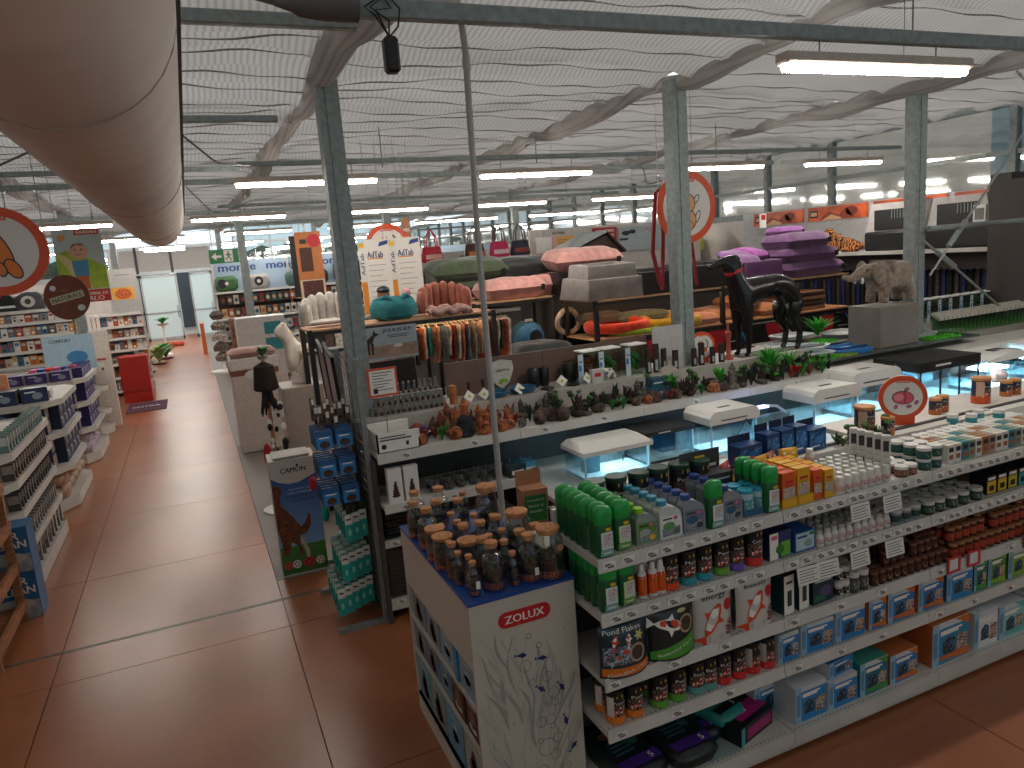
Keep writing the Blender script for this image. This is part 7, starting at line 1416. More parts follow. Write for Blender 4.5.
U = [('white side gondola of hanging packs, first beyond the wooden rack', 6.75, 8.95, [1.22, .98, .72, .42]), ('white side gondola of navy cartons, second beyond the wooden rack', 9.45, 11.15, [1.27, .90, .50]), ('white side gondola of violet cartons, third beyond the wooden rack', 11.85, 13.5, [1.22, .88, .50]), ('white side gondola farthest along the aisle', 13.9, 14.6, [1.2, .8, .4])]
for a in U: side_unit(*a)
def slim(c1, c2, n): return Proto(n, [(n, MB().box(-.012, -.045, 0, .012, .045, .15, C(c1, .5, noise=.1)).rc(-.010, .02, .010, .13, -.046, C(c2, .5)).add([(-.0125, -.04, .06), (-.0125, .04, .06), (-.0125, .04, .13), (-.0125, -.04, .13)], [(0, 1, 2, 3)], C(c2, .5)).add([(.0125, -.04, .02), (.0125, .04, .02), (.0125, .04, .13), (.0125, -.04, .13)], [(0, 1, 2, 3)], C(c2, .5)).mesh(n))])
sl = [slim('#6d8a82', '#c9c9c0', 'leash_pack'), slim('#5a4f4a', '#b5a79c', 'leash_pack'), slim('#4a4644', '#a89c92', 'leash_pack'), slim('#8a8682', '#c9c1b8', 'leash_pack')]
for s_, z in enumerate((1.22, .98, .72, .42)):
    for i in range(15): sl[s_].put('slim upright pack on first side gondola, %s shelf down, %s from spine' % (ORD[s_], ORD[i]), 'pack', (-2.45+i*.054, 6.83, z+.001), random.uniform(-.08, .08), 'slim packs facing the wooden rack')
    for i in range(14): sl[s_].put('slim upright pack along aisle edge of first side gondola, %s shelf down, %s along' % (ORD[s_], ORD[i]), 'pack', (-1.575, 7.10+i*.115, z+.001), PI/2+random.uniform(-.1, .1), 'slim packs along the aisle edge')
for i, (z, n) in enumerate(((.42, 'upper'), (.08, 'lower'))):
    t = thing('litter_carton', 'blue cat litter carton lettered EVER CLEAN at gondola corner, %s one' % n, 'carton', (-1.76, 6.50, .385 if i == 0 else 0)); h = .36 if i == 0 else .38
    MB().box(0, 0, 0, .36, .24, h, C('#1f5f8f', .45, noise=.08)).build('carton', t); m = MB().rc(.004, .004, .356, h*.4, -.0012, C('#9aa5a8', .5, noise=.2)); m.ell(.18, h*.33, .15, .05, -.0016, C('#b8b2a8', .6), 16).text('EVER', .20, h*.82, .06, -.002, FW, .20).text('CLEAN', .21, h*.63, .06, -.002, FW, .26); m.build('print', t)
def sidebox(col, front, w=.30, d=.25, h=.16):
    m = MB().box(-w/2, 0, 0, w/2, d, h, C(col, .45, noise=.1)); m.rc(-w*.42, h*.1, w*.42, h*.9, -.001, C(front, .45)); m.ell(w*.1, h*.45, w*.2, h*.25, -.0016, C('#8a93a8', .5), 10); m.rc(-w*.35, h*.7, w*.05, h*.8, -.0018, LBL)
    m.add([(w/2+.001, .02, h*.1), (w/2+.001, d-.02, h*.1), (w/2+.001, d-.02, h*.9), (w/2+.001, .02, h*.9)], [(0, 1, 2, 3)], C('#a3978c', .5)); return Proto('food_carton', [('food_carton', m.mesh('food_carton'))])
nb_ = sidebox('#1a2342', '#202c55', .26); vb = sidebox('#241f5a', '#4a2f7a', .25, .22, .14)
for s_, z in enumerate((.90, .50)):
    for k in range(2):
        for i in range(3): nb_.put('navy pet food carton on second side gondola, %s shelf, %s tier, %s from aisle' % (('upper', 'lower')[s_], ('bottom', 'top')[k], ORD[2-i]), 'carton', (-2.42+i*.31, 9.55, z+.001+k*.165), 0, 'navy cartons facing camera side')
        for i in range(4): nb_.put('navy pet food carton along aisle side, %s shelf, %s tier, %s along' % (('upper', 'lower')[s_], ('bottom', 'top')[k], ORD[i]), 'carton', (-1.57, 9.98+i*.28, z+.001+k*.165), PI/2, 'navy cartons along the aisle')
for k in range(2): nb_.put('navy carton %s on top of second side gondola' % ('lying open' if k == 0 else 'standing'), 'carton', (-2.05+.30*k, 9.62+.05*k, 1.271), .15*k, None)
solo(MB().box(-.3, -.2, 0, .3, .2, .09, C('#c9c6c0', .5)).rc(-.28, .01, .28, .08, -.201, NAVY), 'flat_carton', 'flat pale carton with navy front on top of second gondola', 'carton', (-1.95, 10.1, 1.271), .1)
for s_, z in enumerate((1.22, .88, .50)):
    for k in range(2 if s_ else 1):
        for i in range(3): vb.put('violet pet food carton on third side gondola, %s shelf down, %s tier, %s from aisle' % (ORD[s_], ('bottom', 'top')[k], ORD[2-i]), 'carton', (-2.40+i*.29, 11.95, z+.001+k*.145), 0, 'violet cartons')
        for i in range(4): vb.put('violet carton along aisle side of third gondola, %s shelf down, %s tier, %s along' % (ORD[s_], ('bottom', 'top')[k], ORD[i]), 'carton', (-1.57, 12.3+i*.27, z+.001+k*.145), PI/2, 'violet cartons along aisle')
def sk2(c1, c2): return sack('food_sack', .5, .34, .14, C(c1, .5, noise=.25, scale=25, bump=.2), lambda p, w, l, h: (p.ell(0, 0, w*.3, l*.3, -.001, C(c2, .6, noise=.2), 14, TXZ(h*1.035)), p.rc(-w*.35, l*.3, w*.35, l*.42, -.001, FW, TXZ(h*1.02))))
sA = sk2('#b08a6c', '#b8592a')
for k in range(2):
    for i in range(2): sA.put('orange and tan food sack lying on base of second gondola, %s, %s' % (('lower', 'upper')[k], ('aisle side', 'inner side')[i]), 'sack', (-1.83-i*.52, 9.72, .131+.15*k), .03*i, 'sacks on the base shelf')
sB = sk2('#b9a3b0', '#8a6f8f')
for k in range(2):
    for i in range(2): sB.put('pinkish food sack lying on base of third gondola, %s, %s' % (('lower', 'upper')[k], ('aisle side', 'inner side')[i]), 'sack', (-1.83-i*.52, 12.15, .131+.15*k), .03*i, 'sacks on the base shelf')
for i in range(22): sl[3].put('clear blister pack on base of first side gondola, %s along' % ORD[i], 'pack', (-1.60-.13*(i % 2), 7.0+i*.085, .131), PI/2+random.uniform(-.15, .15), 'blister packs on the base', sc=1.5)
for u, (y0, n, zz) in enumerate(((9.9, 5, .131), (12.2, 4, .131))):
    for i in range(n): (sA, sB)[u].put('small food sack along aisle base of %s gondola, %s along' % (('second', 'third')[u], ORD[i]), 'sack', (-1.72, y0+.3*i, zz), PI/2, 'sacks along the aisle base', sc=.7)
# wooden treat rack at the frame edge
WR = C('#a8714a', .6, noise=.2, scale=8, stretch=(1, 1, 6), key='pine'); t = thing('wooden_rack', 'pale wooden treat rack with slanted trays beside the aisle', 'rack', (-2.27, 5.60, 0))
for x, y in ((0, 0), (.72, 0), (0, .85), (.72, .85)): MB().box(x, y, 0, x+.05, y+.05, 1.25, WR).build('leg', t)
for z in (.12, .42, .74, 1.05): MB().box(0, .02, z-.02, .77, .88, z, WR).build('tray_board', t); MB().box(.745, -.03, z-.02, .775, .93, z+.06, WR).build('side_lip', t); MB().box(0, -.03, z-.02, .745, 0, z+.06, WR).build('front_lip', t)
rr = random.Random(9)
for k, z in enumerate((.42, .74, 1.05)):
    for i in range(6):
        for j in range(3):
            c, n = [('#c8b49a', 'cream'), ('#c23a2c', 'red'), ('#2a5a8a', 'blue'), ('#d88a3a', 'orange')][(i+j+k) % 4]
            solo(MB().box(-.04, -.055, 0, .04, .055, .06+.05*(k == 2), C(c, .5, noise=.2, scale=30)), 'treat_pack', '%s treat pack in wooden rack, tray %s up, %s from aisle, %s' % (n, ORD[k+1], ORD[5-i], ROWN[j]), 'pack', (-2.17+i*.105, 5.74+j*.25, z+.001), rr.uniform(-.2, .2), 'treat packs in the wooden rack')
# tall back shelves beyond the side gondolas
def wall_shelves(lab, x0, x1, y, ztop, zs, packs, seed, cat_cols, dark=False):
    t = thing('wall_shelving', lab, 'shelf', (0, 0, 0)); MB().box(x0, y+.42, 0, x1, y+.46, ztop, C('#8a857f' if not dark else '#3a3432', .6)).build('back_panel', t)
    for x in (x0, x1-.03): MB().box(x, y+.38, 0, x+.03, y+.46, ztop, SHELFW).build('upright', t)
    for z in zs: shelf(t, x0, x1, y, y+.42, z, [], holes=False)
    rr = random.Random(seed); n = 0
    for zi, z in enumerate(sorted(zs)[:-1]):
        gap = sorted(zs)[zi+1]-z; x = x0+.06; i = 0
        while x < x1-.05:
            w = rr.uniform(.07, .12); h = min(gap-.07, rr.uniform(.13, .26)); c, nm = rr.choice(cat_cols)
            m = MB().box(-w/2, 0, 0, w/2, .2, h, C(c, .5, noise=.1)); m.rc(-w*.35, h*.55, w*.35, h*.8, -.001, C(rr.choice(cat_cols)[0], .5)); m.ell(0, h*.3, w*.25, h*.15, -.0012, C(rr.choice(('#e0dad0', '#3a3330', '#b8592a')), .5), 8)
            solo(m, 'boxed_product', '%s boxed product on %s, shelf %s up, %s from its open end' % (nm, packs, ORD[zi], ORD[i]), 'box', (x+w/2, y+.05, z+.001), 0, 'boxes on ' + packs); x += w+rr.uniform(.0, .012); i += 1
    return t
cc = [('#c9c2b8', 'pale grey'), ('#d8d4cc', 'white'), ('#a8432f', 'red'), ('#c8802f', 'amber'), ('#8d857c', 'taupe'), ('#3f6f8a', 'blue'), ('#5a4a42', 'dark brown'), ('#b8ada0', 'beige'), ('#d8d4cc', 'white')]
wall_shelves('tall white wall shelving behind the side gondolas', -4.6, -1.98, 15.3, 2.17, [.15, .42, .68, .94, 1.2, 1.46, 1.72, 1.96, 2.17], 'tall wall shelving', 5, cc)
wall_shelves('narrower white shelving beyond the red cabinet', -2.3, -1.02, 18.4, 1.85, [.15, .45, .75, 1.05, 1.32, 1.58, 1.85], 'narrow far shelving', 6, cc)
for i, (x, c, n) in enumerate([(-4.3, '#2a5a9c', 'blue'), (-3.75, '#3a3a3c', 'dark grey'), (-2.6, '#4a4a4c', 'charcoal')]):
    t = thing('pet_carrier', '%s rounded pet carrier on top of tall wall shelving' % n, 'carrier', (x, 15.55, 2.17)); MB().lathe([(.22, 0), (.26, .12), (.22, .24), (.12, .31), (0, .32)], C(c, .5), 18, sy=.8).build('shell', t, True); MB().ell(0, .15, .11, .10, -.225, C('#c9c4bd', .5), 16).ell(0, .15, .05, .05, -.228, DGREY, 10).build('door_grille', t)
t = thing('black_tent', 'black triangular pet tent with printed band behind naturale sign', 'tent', (-3.2, 15.62, 2.17)); MB().prism([(-.55, 0), (.55, 0), (.4, .2), (.15, .45), (-.15, .45), (-.45, .2)], -.15, .15, BLACK).build('tent', t); m = MB().rc(-.45, .06, .45, .1, -.152, LBL); m.ell(.1, .28, .1, .05, -.152, RED, 10); m.build('print', t)
solo(MB().box(-.55, -.01, 0, .35, .01, 1.0, NAVY).text('resto', .08, .55, .16, -.012, FW, .5, rot=PI/2), 'brand_panel', 'navy upright panel with white lettering resto behind packs', 'panel', (-2.75, 10.9-.25, 1.27), .0)
for i in range(5):
    m = MB().box(-.06, -.05, 0, .06, .05, .3, C('#d8926a', .5, noise=.1)); m.ell(0, .1, .03, .05, -.052, C('#d8571f', .5), 8); solo(m, 'salmon_pack', 'salmon pink tall pack in front of navy lettered panel, %s from aisle' % ORD[i], 'pack', (-2.15-i*.14, 10.25, 1.271), .1*(-1)**i, 'salmon packs')
t = thing('counter_tray', 'brown card tray with pink and blue packs on third side gondola', 'tray', (-2.0, 12.3, 1.221)); MB().box(-.3, 0, 0, .35, .3, .12, CARD).build('tray', t); m = MB(); [m.box(-.25+.1*q, .05, .12, -.17+.1*q, .25, .16, (PINK, BLUE, RED)[q % 3]) for q in range(6)]; m.build('pack', t)['kind'] = 'stuff'
solo(MB().box(-.35, 0, 0, .35, .02, .55, C('#9ab5c4', .5)).ell(.1, .2, .15, .1, -.001, C('#3f7fae', .5), 12).text('COMFORT', -.1, .47, .05, -.002, INK, .3), 'header_card', 'pale blue header card standing on farther side gondola', 'card', (-1.85, 13.4, 1.221))
# white totem, red cabinet, doormat and plants along the aisle
t = thing('totem_stand', 'plain white totem stand with small red mark at aisle', 'stand', (-1.72, 14.75, 0)); MB().box(0, 0, 0, .30, .12, 1.72, C('#d0c6bb', .45), bev=.008).build('body', t); MB().rc(.08, 1.2, .22, 1.235, -.0012, C('#b5303a', .5)).rc(.13, 1.02, .16, 1.07, -.0012, INK).build('print', t); m = MB(); [m.box(.03+.07*q, .02, 1.72, .08+.07*q, .06, 1.95+.02*q, WHITE2) for q in range(3)]; m.build('leaflet', t)
t = thing('red_cabinet', 'bright red low cabinet standing by the aisle', 'cabinet', (-1.55, 17.3, 0)); MB().box(0, 0, 0, .55, .45, .98, C('#b5251c', .4, noise=.04), bev=.01).build('body', t); MB().box(.02, -.006, .22, .53, 0, .235, C('#7d1712', .5)).build('seam', t)
solo(MB().box(-1.45, 15.9, .001, -.72, 17.1, .012, C('#4f2236', .9, noise=.2, scale=20)).text('ENTRA', 0, 0, .12, 0, LBL, .5, T=Matrix.Translation((-1.1, 16.5, .013)) @ Matrix.Rotation(-PI/2, 4, 'X')), 'door_mat', 'dark purple lettered mat on aisle floor before red cabinet', 'mat')
for i, (x, y, s_) in enumerate([(-1.35, 22.5, 1.0), (-1.1, 24.6, 1.1), (-.95, 26.0, 1.0)]): leafy(80+i, ('#5f8a3a', '#8aa85a', '#3f9a4a')[i], 90, .9*s_, .5, .035, '#6a2a22', droop=.5).put('leafy plant in red-brown pot beside entrance aisle, %s towards doors' % ORD[i], 'plant', (x, y, .0), 0, sc=1)
leafy(85, '#3fa04f', 70, .5, .45, .04, '#d0ccc4', droop=.6).put('bright green plant raised on stand before the glass doors', 'plant', (-.95, 27.6, 1.0)); solo(MB().lathe([(.2, 0), (.03, .05), (.03, .95), (.2, 1.0)], WHITE2, 12), 'plant_stand', 'white pedestal under the raised green plant near doors', 'stand', (-.95, 27.6, 0), smooth=True)
m = MB(); rr = random.Random(6); [m.sphere((rr.uniform(-.5, .5), rr.uniform(-.3, .3), .08), rr.uniform(.05, .1), C('#b5432f', .8, noise=.3), 7, 5) for k in range(16)]; o = solo(m, 'flower_bed', 'patch of red flowers on floor in front of the glass doors', 'flowers', (-.8, 30.5, 0)); o['kind'] = 'stuff'
m = MB(); m.lathe([(.34, 0), (.34, .05), (.05, .08), (.05, 1.0)], WHITE2, 20); [m.lathe([(.16+.05*math.sin(q), 0), (.2, .12), (.1, .22)], C(('#8a7a6c', '#6a5a50', '#b5a698')[q % 3], .7, noise=.5, scale=25, bump=.4), 14, (0, 0, .3+.27*q)) for q in range(5)]
solo(m, 'carousel_stand', 'round white-footed carousel stand with stacked goods at aisle', 'stand', (.58, 20.6, 0), smooth=True)
solo(MB().box(.18, 26.0, 0, .30, 26.6, 1.0, C('#c9622f', .5)), 'orange_panel', 'narrow orange upright panel end beside entrance aisle', 'panel'); solo(MB().box(.9, 20.9, 0, 1.6, 21.8, 1.3, C('#7d4f38', .7, noise=.4, scale=8)), 'crate_stack', 'brown stack of goods behind the carousel stand', 'crate')
# ---------------- hanging posters and signs over the aisle
t = thing('hanging_poster', 'hanging poster of smiling child in blue shirt on green hill', 'poster', (-1.21, 9.0, 2.345)); w, h = .45, .76
MB().box(0, 0, 0, w, .008, h, C('#b9c6c0', .5, noise=0)).build('sheet', t); m = MB(); y = -.0012; GR = C('#a8c23a', .5, noise=.1)
m.pp([(.002, .5), (.10, .55), (.2, .5), (.3, .46), (w-.002, .36), (w-.002, .14), (.002, .14)], y, GR).pp([(.002, .52), (.08, .50), (.18, .40), (.24, .3), (.30, .14), (.10, .14), (.12, .3)], y-.0005, C('#dcc88a', .5)); m.ell(.08, .68, .035, .035, y, C('#e0924a', .5), 16); m.build('hill_print', t)
m = MB(); SKN = C('#e0a888', .5, noise=0); m.pp([(.16, .30), (.27, .30), (.28, .14), (.225, .14), (.215, .22), (.20, .14), (.15, .14)], y-.001, C('#c9683a', .5)).pp([(.14, .44), (.29, .44), (.285, .28), (.15, .28)], y-.0015, C('#4f8fb5', .5)).ell(.215, .53, .085, .08, y-.002, SKN, 20).pp([(.14, .56), (.17, .61), (.25, .615), (.295, .57), (.27, .59), (.2, .6)], y-.0025, C('#8a5a3a', .5))
[m.ell(a, .55, .008, .010, y-.0025, INK, 8) for a in (.185, .245)]; m.rc(.19, .495, .24, .50, y-.0025, C('#8a3a2a', .5)); m.build('child_print', t)
m = MB().rc(.002, .002, w-.002, .13, y, C('#c8391f', .5)).text('LA FATTORIA DI', .24, .09, .03, y-.001, FW, .36).text('CARLO', .26, .04, .045, y-.001, FW, .25).rc(.20, .70, .43, .755, y, C('#d04a24', .5)).text('BARDIN', .315, .727, .03, y-.001, FW, .19); m.build('lettering', t); MB().tube([(.05, .004, h), (.05, .004, 1.64)], .003, STEEL, 4).build('wire', t); MB().tube([(.4, .004, h), (.4, .004, 1.64)], .003, STEEL, 4).build('wire', t)
t = thing('round_hanging_sign', 'round brown hanging sign lettered NATURALE on cream band', 'sign', (-.91, 7.0, 2.44)); BR = C('#7d4228', .55, noise=.05); MB().prism([(.165*math.cos(2*PI*k/36), .182*math.sin(2*PI*k/36)) for k in range(36)], 0, .012, BR).build('disc', t); c_, s_ = math.cos(.22), math.sin(.22)
P = [(-.125, -.028), (.125, -.028), (.125, .028), (-.125, .028)]; m = MB().pp([(a*c_-b*s_, a*s_+b*c_) for a, b in P], -.0012, C('#c9c0a0', .5)).text('NATURALE', 0, 0, .032, -.0022, C('#4a4a30', .5), .22, rot=.22).ell(-.09, .08, .022, .022, -.0012, LBL, 12).ell(.09, -.09, .028, .026, -.0012, LBL, 12).text('lista', -.01, .06, .016, -.0014, C('#8fa05a', .5), .05); m.build('lettering', t); MB().tube([(-.08, .006, .17), (-.08, .006, 1.55)], .003, STEEL, 4).build('wire', t)
t = thing('food_poster', 'small grey poster with orange food bowl standing on far shelving', 'poster', (-1.60, 18.5, 1.86)); MB().box(0, 0, 0, .58, .02, .95, C('#a9a6a2', .5)).build('sheet', t); MB().rc(.06, .28, .5, .55, -.001, C('#d8a03a', .5)).ell(.28, .41, .17, .12, -.0016, C('#c9622a', .6, noise=.4, scale=30), 18).text('monoproteico', .3, .82, .035, -.001, INK, .3).build('print', t)
# ---------------- far MONGE shelving
BLP = C('#9fb4c8', .5, noise=.04); t = thing('wall_shelving', 'long far wall shelving under pale blue MONGE signboards', 'shelf', (0, 0, 0)); X0m, X1m, Ym = .66, 9.6, 22.0
MB().box(X0m, Ym+.5, 0, X1m, Ym+.54, 2.86, BLP).build('back_panel', t)
for z in (2.03, 1.3, .7, .15): shelf(t, X0m, X1m, Ym, Ym+.5, z, [], holes=False)
for x in (X0m, 2.7, 4.9, 7.2, 9.5): MB().box(x, Ym+.44, 0, x+.06, Ym+.5, 2.86, SHELFW).build('upright', t)
for k, x in enumerate((1.35, 2.65, 3.95, 5.25)): MB().text('monge', x, 2.62, .22, Ym+.49, C('#22407f', .5, noise=0), 1.0).build('lettering', t)
MB().box(X0m, Ym+.46, 1.35, X1m, Ym+.49, 1.98, C('#3a2a26', .7, noise=.2)).build('pegboard', t)
for i, (x, c, n) in enumerate([(.95, '#3f6a3f', 'green barrel'), (1.8, '#a8a59f', 'white and grey'), (2.85, '#3f6058', 'dark green'), (3.45, '#232426', 'black'), (4.5, '#1d1d1f', 'wide black fabric')]):
    t = thing('pet_carrier', '%s pet carrier on top shelf beneath MONGE boards' % n, 'carrier', (x+.05, Ym+.25, 2.035)); wd = .30 if i < 4 else .55; 
    MB().box(-wd, -.2, 0, wd, .2, .42 if i < 4 else .6, C(c, .5), bev=.09).build('shell', t, True); MB().ell(-.0 if i else -.12, .22, .12, .13, -.203, BLACK if i != 3 else LBL, 18).ell(0, .22, .05, .05, -.205, LBL, 10).build('door_grille', t)
rr = random.Random(12); tc = ['#c9c0b4', '#b5683a', '#8f2f2a', '#3f5a6a', '#d8d2c8', '#5a4a40', '#c8a070', '#2f2a28']; tn = ['cream', 'orange-brown', 'maroon', 'slate', 'white', 'brown', 'tan', 'black']
for r_ in range(4):
    for i in range(26):
        q = rr.randrange(8); m = MB().box(-.07, 0, -.25, .07, .03, 0, C(tc[q], .6, noise=.2, scale=20)); m.ell(0, -.13, .05, .06, -.001, C(tc[(q+3) % 8], .6), 8)
        solo(m, 'hanging_toy_pack', '%s toy pack on far pegboard, row %s down, %s from entrance side' % (tn[q], ORD[r_], ORD[i]), 'pack', (.85+i*.17, Ym+.12, 1.92-.36*r_ if r_ < 2 else 1.9-.36*r_-.05), rr.uniform(-.2, .2), 'toy packs on the far pegboard')
for i in range(22):
    q = rr.randrange(8); solo(MB().box(-.13, 0, 0, .13, .3, .4, C(tc[q], .6, noise=.3, scale=10)), 'boxed_product', '%s goods on low shelf of far wall, %s from entrance side' % (tn[q], ORD[i]), 'box', (.9+i*.3, Ym+.08, .155), 0, 'goods on the far low shelf')
# emergency exit sign
t = thing('exit_sign', 'green emergency exit sign with white arrow and running figure', 'sign', (.62, 21.0, 2.80)); MB().box(0, 0, 0, .74, .03, .36, C('#1d7a3a', .4, noise=0)).build('panel', t); y = -.0012
m = MB().pp([(.05, .18), (.17, .28), (.17, .21), (.30, .21), (.30, .15), (.17, .15), (.17, .08)], y, FW).rc(.36, .03, .58, .33, y, FW); G2 = C('#1d7a3a', .4, noise=0)
m.ell(.48, .28, .022, .022, y-.001, G2, 10).pp([(.44, .26), (.49, .25), (.50, .17), (.45, .17)], y-.001, G2).pp([(.46, .18), (.42, .12), (.38, .12), (.38, .10), (.43, .10), (.48, .16)], y-.001, G2).pp([(.48, .18), (.53, .12), (.53, .05), (.505, .05), (.51, .11), (.46, .16)], y-.001, G2).pp([(.45, .25), (.40, .20), (.41, .19), (.46, .23)], y-.001, G2).pp([(.49, .25), (.55, .20), (.54, .185), (.49, .22)], y-.001, G2); m.build('pictogram', t)
MB().tube([(.1, .01, .36), (.1, .01, 1.1)], .008, STEEL, 4).tube([(.64, .01, .36), (.64, .01, 1.1)], .008, STEEL, 4).build('hanger', t)
# tall product banners, arch sign and price boards over the aisle rack
t = thing('tall_banner', 'tall brown and orange banner with red circle between posts', 'banner', (1.88, 14.0, 1.5)); MB().box(0, 0, 0, .46, .02, 1.66, C('#b8703a', .5)).box(-.10, 0, .5, 0, .02, 1.6, BLACK).build('sheet', t)
m = MB(); y = -.0012; m.rc(.01, .01, .45, .8, y, C('#c9b5a0', .5)).rc(.05, .3, .42, .78, y-.0004, C('#5a2f24', .6, noise=.4, scale=20)).ell(.33, 1.5, .12, .12, y, C('#c3252b', .5), 18).rc(.06, .95, .28, 1.38, y, C('#4a2a20', .6)).text('CAB', .2, .12, .12, y-.001, RED, .3).rc(.08, 1.45, .2, 1.53, y, INK); m.build('print', t); MB().tube([(.1, .01, 1.66), (.1, .01, 2.49)], .004, STEEL, 4).build('wire', t); MB().tube([(.36, .01, 1.66), (.36, .01, 2.49)], .004, STEEL, 4).build('wire', t)
for i, (x0, x1, zt, zb) in enumerate(((2.02, 2.33, 2.80, 1.88), (2.40, 2.72, 2.80, 1.88))):
    t = thing('price_board', 'white AdTab price board with orange underline, %s' % ('towards the aisle' if i == 0 else 'beside the cat houses'), 'sign', (x0, 9.05, zb), -.03); w, h = x1-x0, zt-zb
    MB().box(0, 0, 0, w, .01, h, C('#dcd6ce', .5, noise=0)).box(-.075, .002, 0, 0, .01, h-.04, C('#d8d2c8', .5, noise=0)).build('board', t); y = -.0012
    m = MB().text('AdTab', w*.4, h*.80, .075, y, C('#2a3f6a', .5, noise=0), w*.62).rc(w*.1, h*.74, w*.7, h*.755, y, C('#e08a2a', .5)); m.pp([(w*.55, h*.90), (w*.95, h*.93), (w*.95, h*.98), (w*.62, h*.96)], y, C('#22407f', .5))
    for q in range(7): m.rc(w*.1, h*(.66-.07*q), w*(.8-.1*(q % 3)), h*(.665-.07*q), y, INK)
    m.build('print', t); m = MB().rc(-.07, .02, -.005, h*.45, y+.003, C('#e08a2a', .5)).text('AdTab', -.037, h*.68, .045, y+.003, C('#2a3f6a', .5), .26, rot=PI/2).rc(-.07, h*.9, -.005, h*.96, y+.003, YEL); m.build('side_print', t)
    MB().tube([(w*.3, .005, h), (w*.3, .005, 3.99-zb)], .003, STEEL, 4).build('wire', t); MB().tube([(w*.8, .005, h), (w*.8, .005, 3.99-zb)], .003, STEEL, 4).build('wire', t)
sign('round orange-rimmed sign partly behind the two AdTab boards', 2.38, 9.3, 2.70, .29, catd, hang=3.99)
solo(MB().box(2.62, 9.4, 2.6, 2.72, 9.42, 3.05, C('#a8714a', .5)).text('MIX', 2.67, 2.9, .04, 9.398, FW, .08).tube([(2.67, 9.41, 3.05), (2.67, 9.41, 3.99)], .003, STEEL, 4), 'small_banner', 'small narrow brown banner beside the arch of the round sign', 'banner')
# cat houses and hanging bags
sh_ = thing('wall_shelving', 'mid-store white shelving carrying three grey cat houses', 'shelf', (0, 0, 0)); MB().box(3.3, 12.9, 0, 6.2, 12.94, 2.6, C('#7d7a76', .6)).build('back_panel', sh_)
for z in (2.0, 1.5, 1.0, .15): shelf(sh_, 3.3, 6.2, 12.4, 12.9, z, [], holes=False)
for x in (3.3, 4.7, 6.15): MB().box(x, 12.85, 0, x+.05, 12.95, 2.6, SHELFW).build('upright', sh_)
for i, (x, s_, c, n) in enumerate([(3.62, .85, '#8a8782', 'pale grey'), (4.02, 1.0, '#6d6964', 'mid grey with white label'), (4.52, 1.25, '#5d5a57', 'largest grey')]):
    t = thing('cat_house', '%s felt cat house with gabled roof and arched doorway' % n, 'house', (x, 12.55, 2.005)); m = MB(); m.prism([(-.2*s_, 0), (.2*s_, 0), (.2*s_, .26*s_), (0, .36*s_), (-.2*s_, .26*s_)], 0, .25, C(c, .8, noise=.1)); m.build('walls', t); MB().prism([(-.24*s_, .25*s_), (0, .37*s_), (.24*s_, .25*s_), (.24*s_, .29*s_), (0, .42*s_), (-.24*s_, .29*s_)], -.02, .27, C(c, .7, noise=.2)).build('roof', t); MB().ell(0, .13*s_, .09*s_, .13*s_, -.002, BLACK, 18).build('doorway', t)
    if i: MB().rc(.11*s_, .1, .18*s_, .2, -.004, LBL).build('label', t)
rr = random.Random(15)
for i in range(18):
    q = rr.randrange(8); solo(MB().box(-.07, 0, -.3, .07, .04, 0, C(['#8a1f2a', '#c9c0b4', '#3a3330', '#d8d2c8'][q % 4], .6, noise=.2)), 'hanging_toy_pack', '%s pack hanging below the cat houses, %s from entrance side' % (['maroon', 'cream', 'black', 'white'][q % 4], ORD[i]), 'pack', (3.45+i*.15, 12.36, 1.93), 0, 'packs below the cat houses')
MB_b = MB().tube([(3.5, 11.6, 2.98), (6.3, 11.6, 2.98)], .015, STEEL, 6).tube([(3.6, 11.6, 2.98), (3.6, 11.6, 3.98)], .006, STEEL, 4).tube([(6.2, 11.6, 2.98), (6.2, 11.6, 3.98)], .006, STEEL, 4); solo(MB_b, 'hanging_rail', 'steel rail from which the pet handbags hang', 'rail')
for i, (x, c, c2, n) in enumerate([(3.68, '#b51f2f', '#d8a9a0', 'red with pink band'), (4.42, '#4a2a20', '#b8683a', 'brown with tan base'), (4.86, '#c31f5a', '#e0c0c8', 'magenta with white patch'), (5.24, '#2a2440', '#8a3a2a', 'dark violet with brown handles')]):
    t = thing('hanging_handbag', '%s pet handbag hanging above the cushions' % n, 'handbag', (x, 11.6, 2.45)); s_ = .19
    MB().lathe([(s_*.9, 0), (s_, .03), (s_*.8, .24), (s_*.7, .25)], C(c, .6, noise=.1, bump=.2), 18, sy=.4).build('bag_body', t, True); MB().rc(-s_*.7, .05, s_*.7, .12, -s_*.4-.012, C(c2, .6)).build('band', t)
    for y in (-.05, .05): MB().tube([(-s_*.5, y, .24), (-s_*.4, y, .40), (0, 0, .53), (s_*.4, y, .40), (s_*.5, y, .24)], .012, C(c if i == 0 else '#5a2a24', .6), 6).build('handle', t)
solo(MB().box(5.55, 11.6, 2.45, 5.85, 11.62, 2.72, WHITE2).tube([(5.7, 11.61, 2.72), (5.7, 11.61, 2.98)], .004, STEEL, 4), 'white_card', 'blank white card hanging beside the dark violet handbag', 'card')
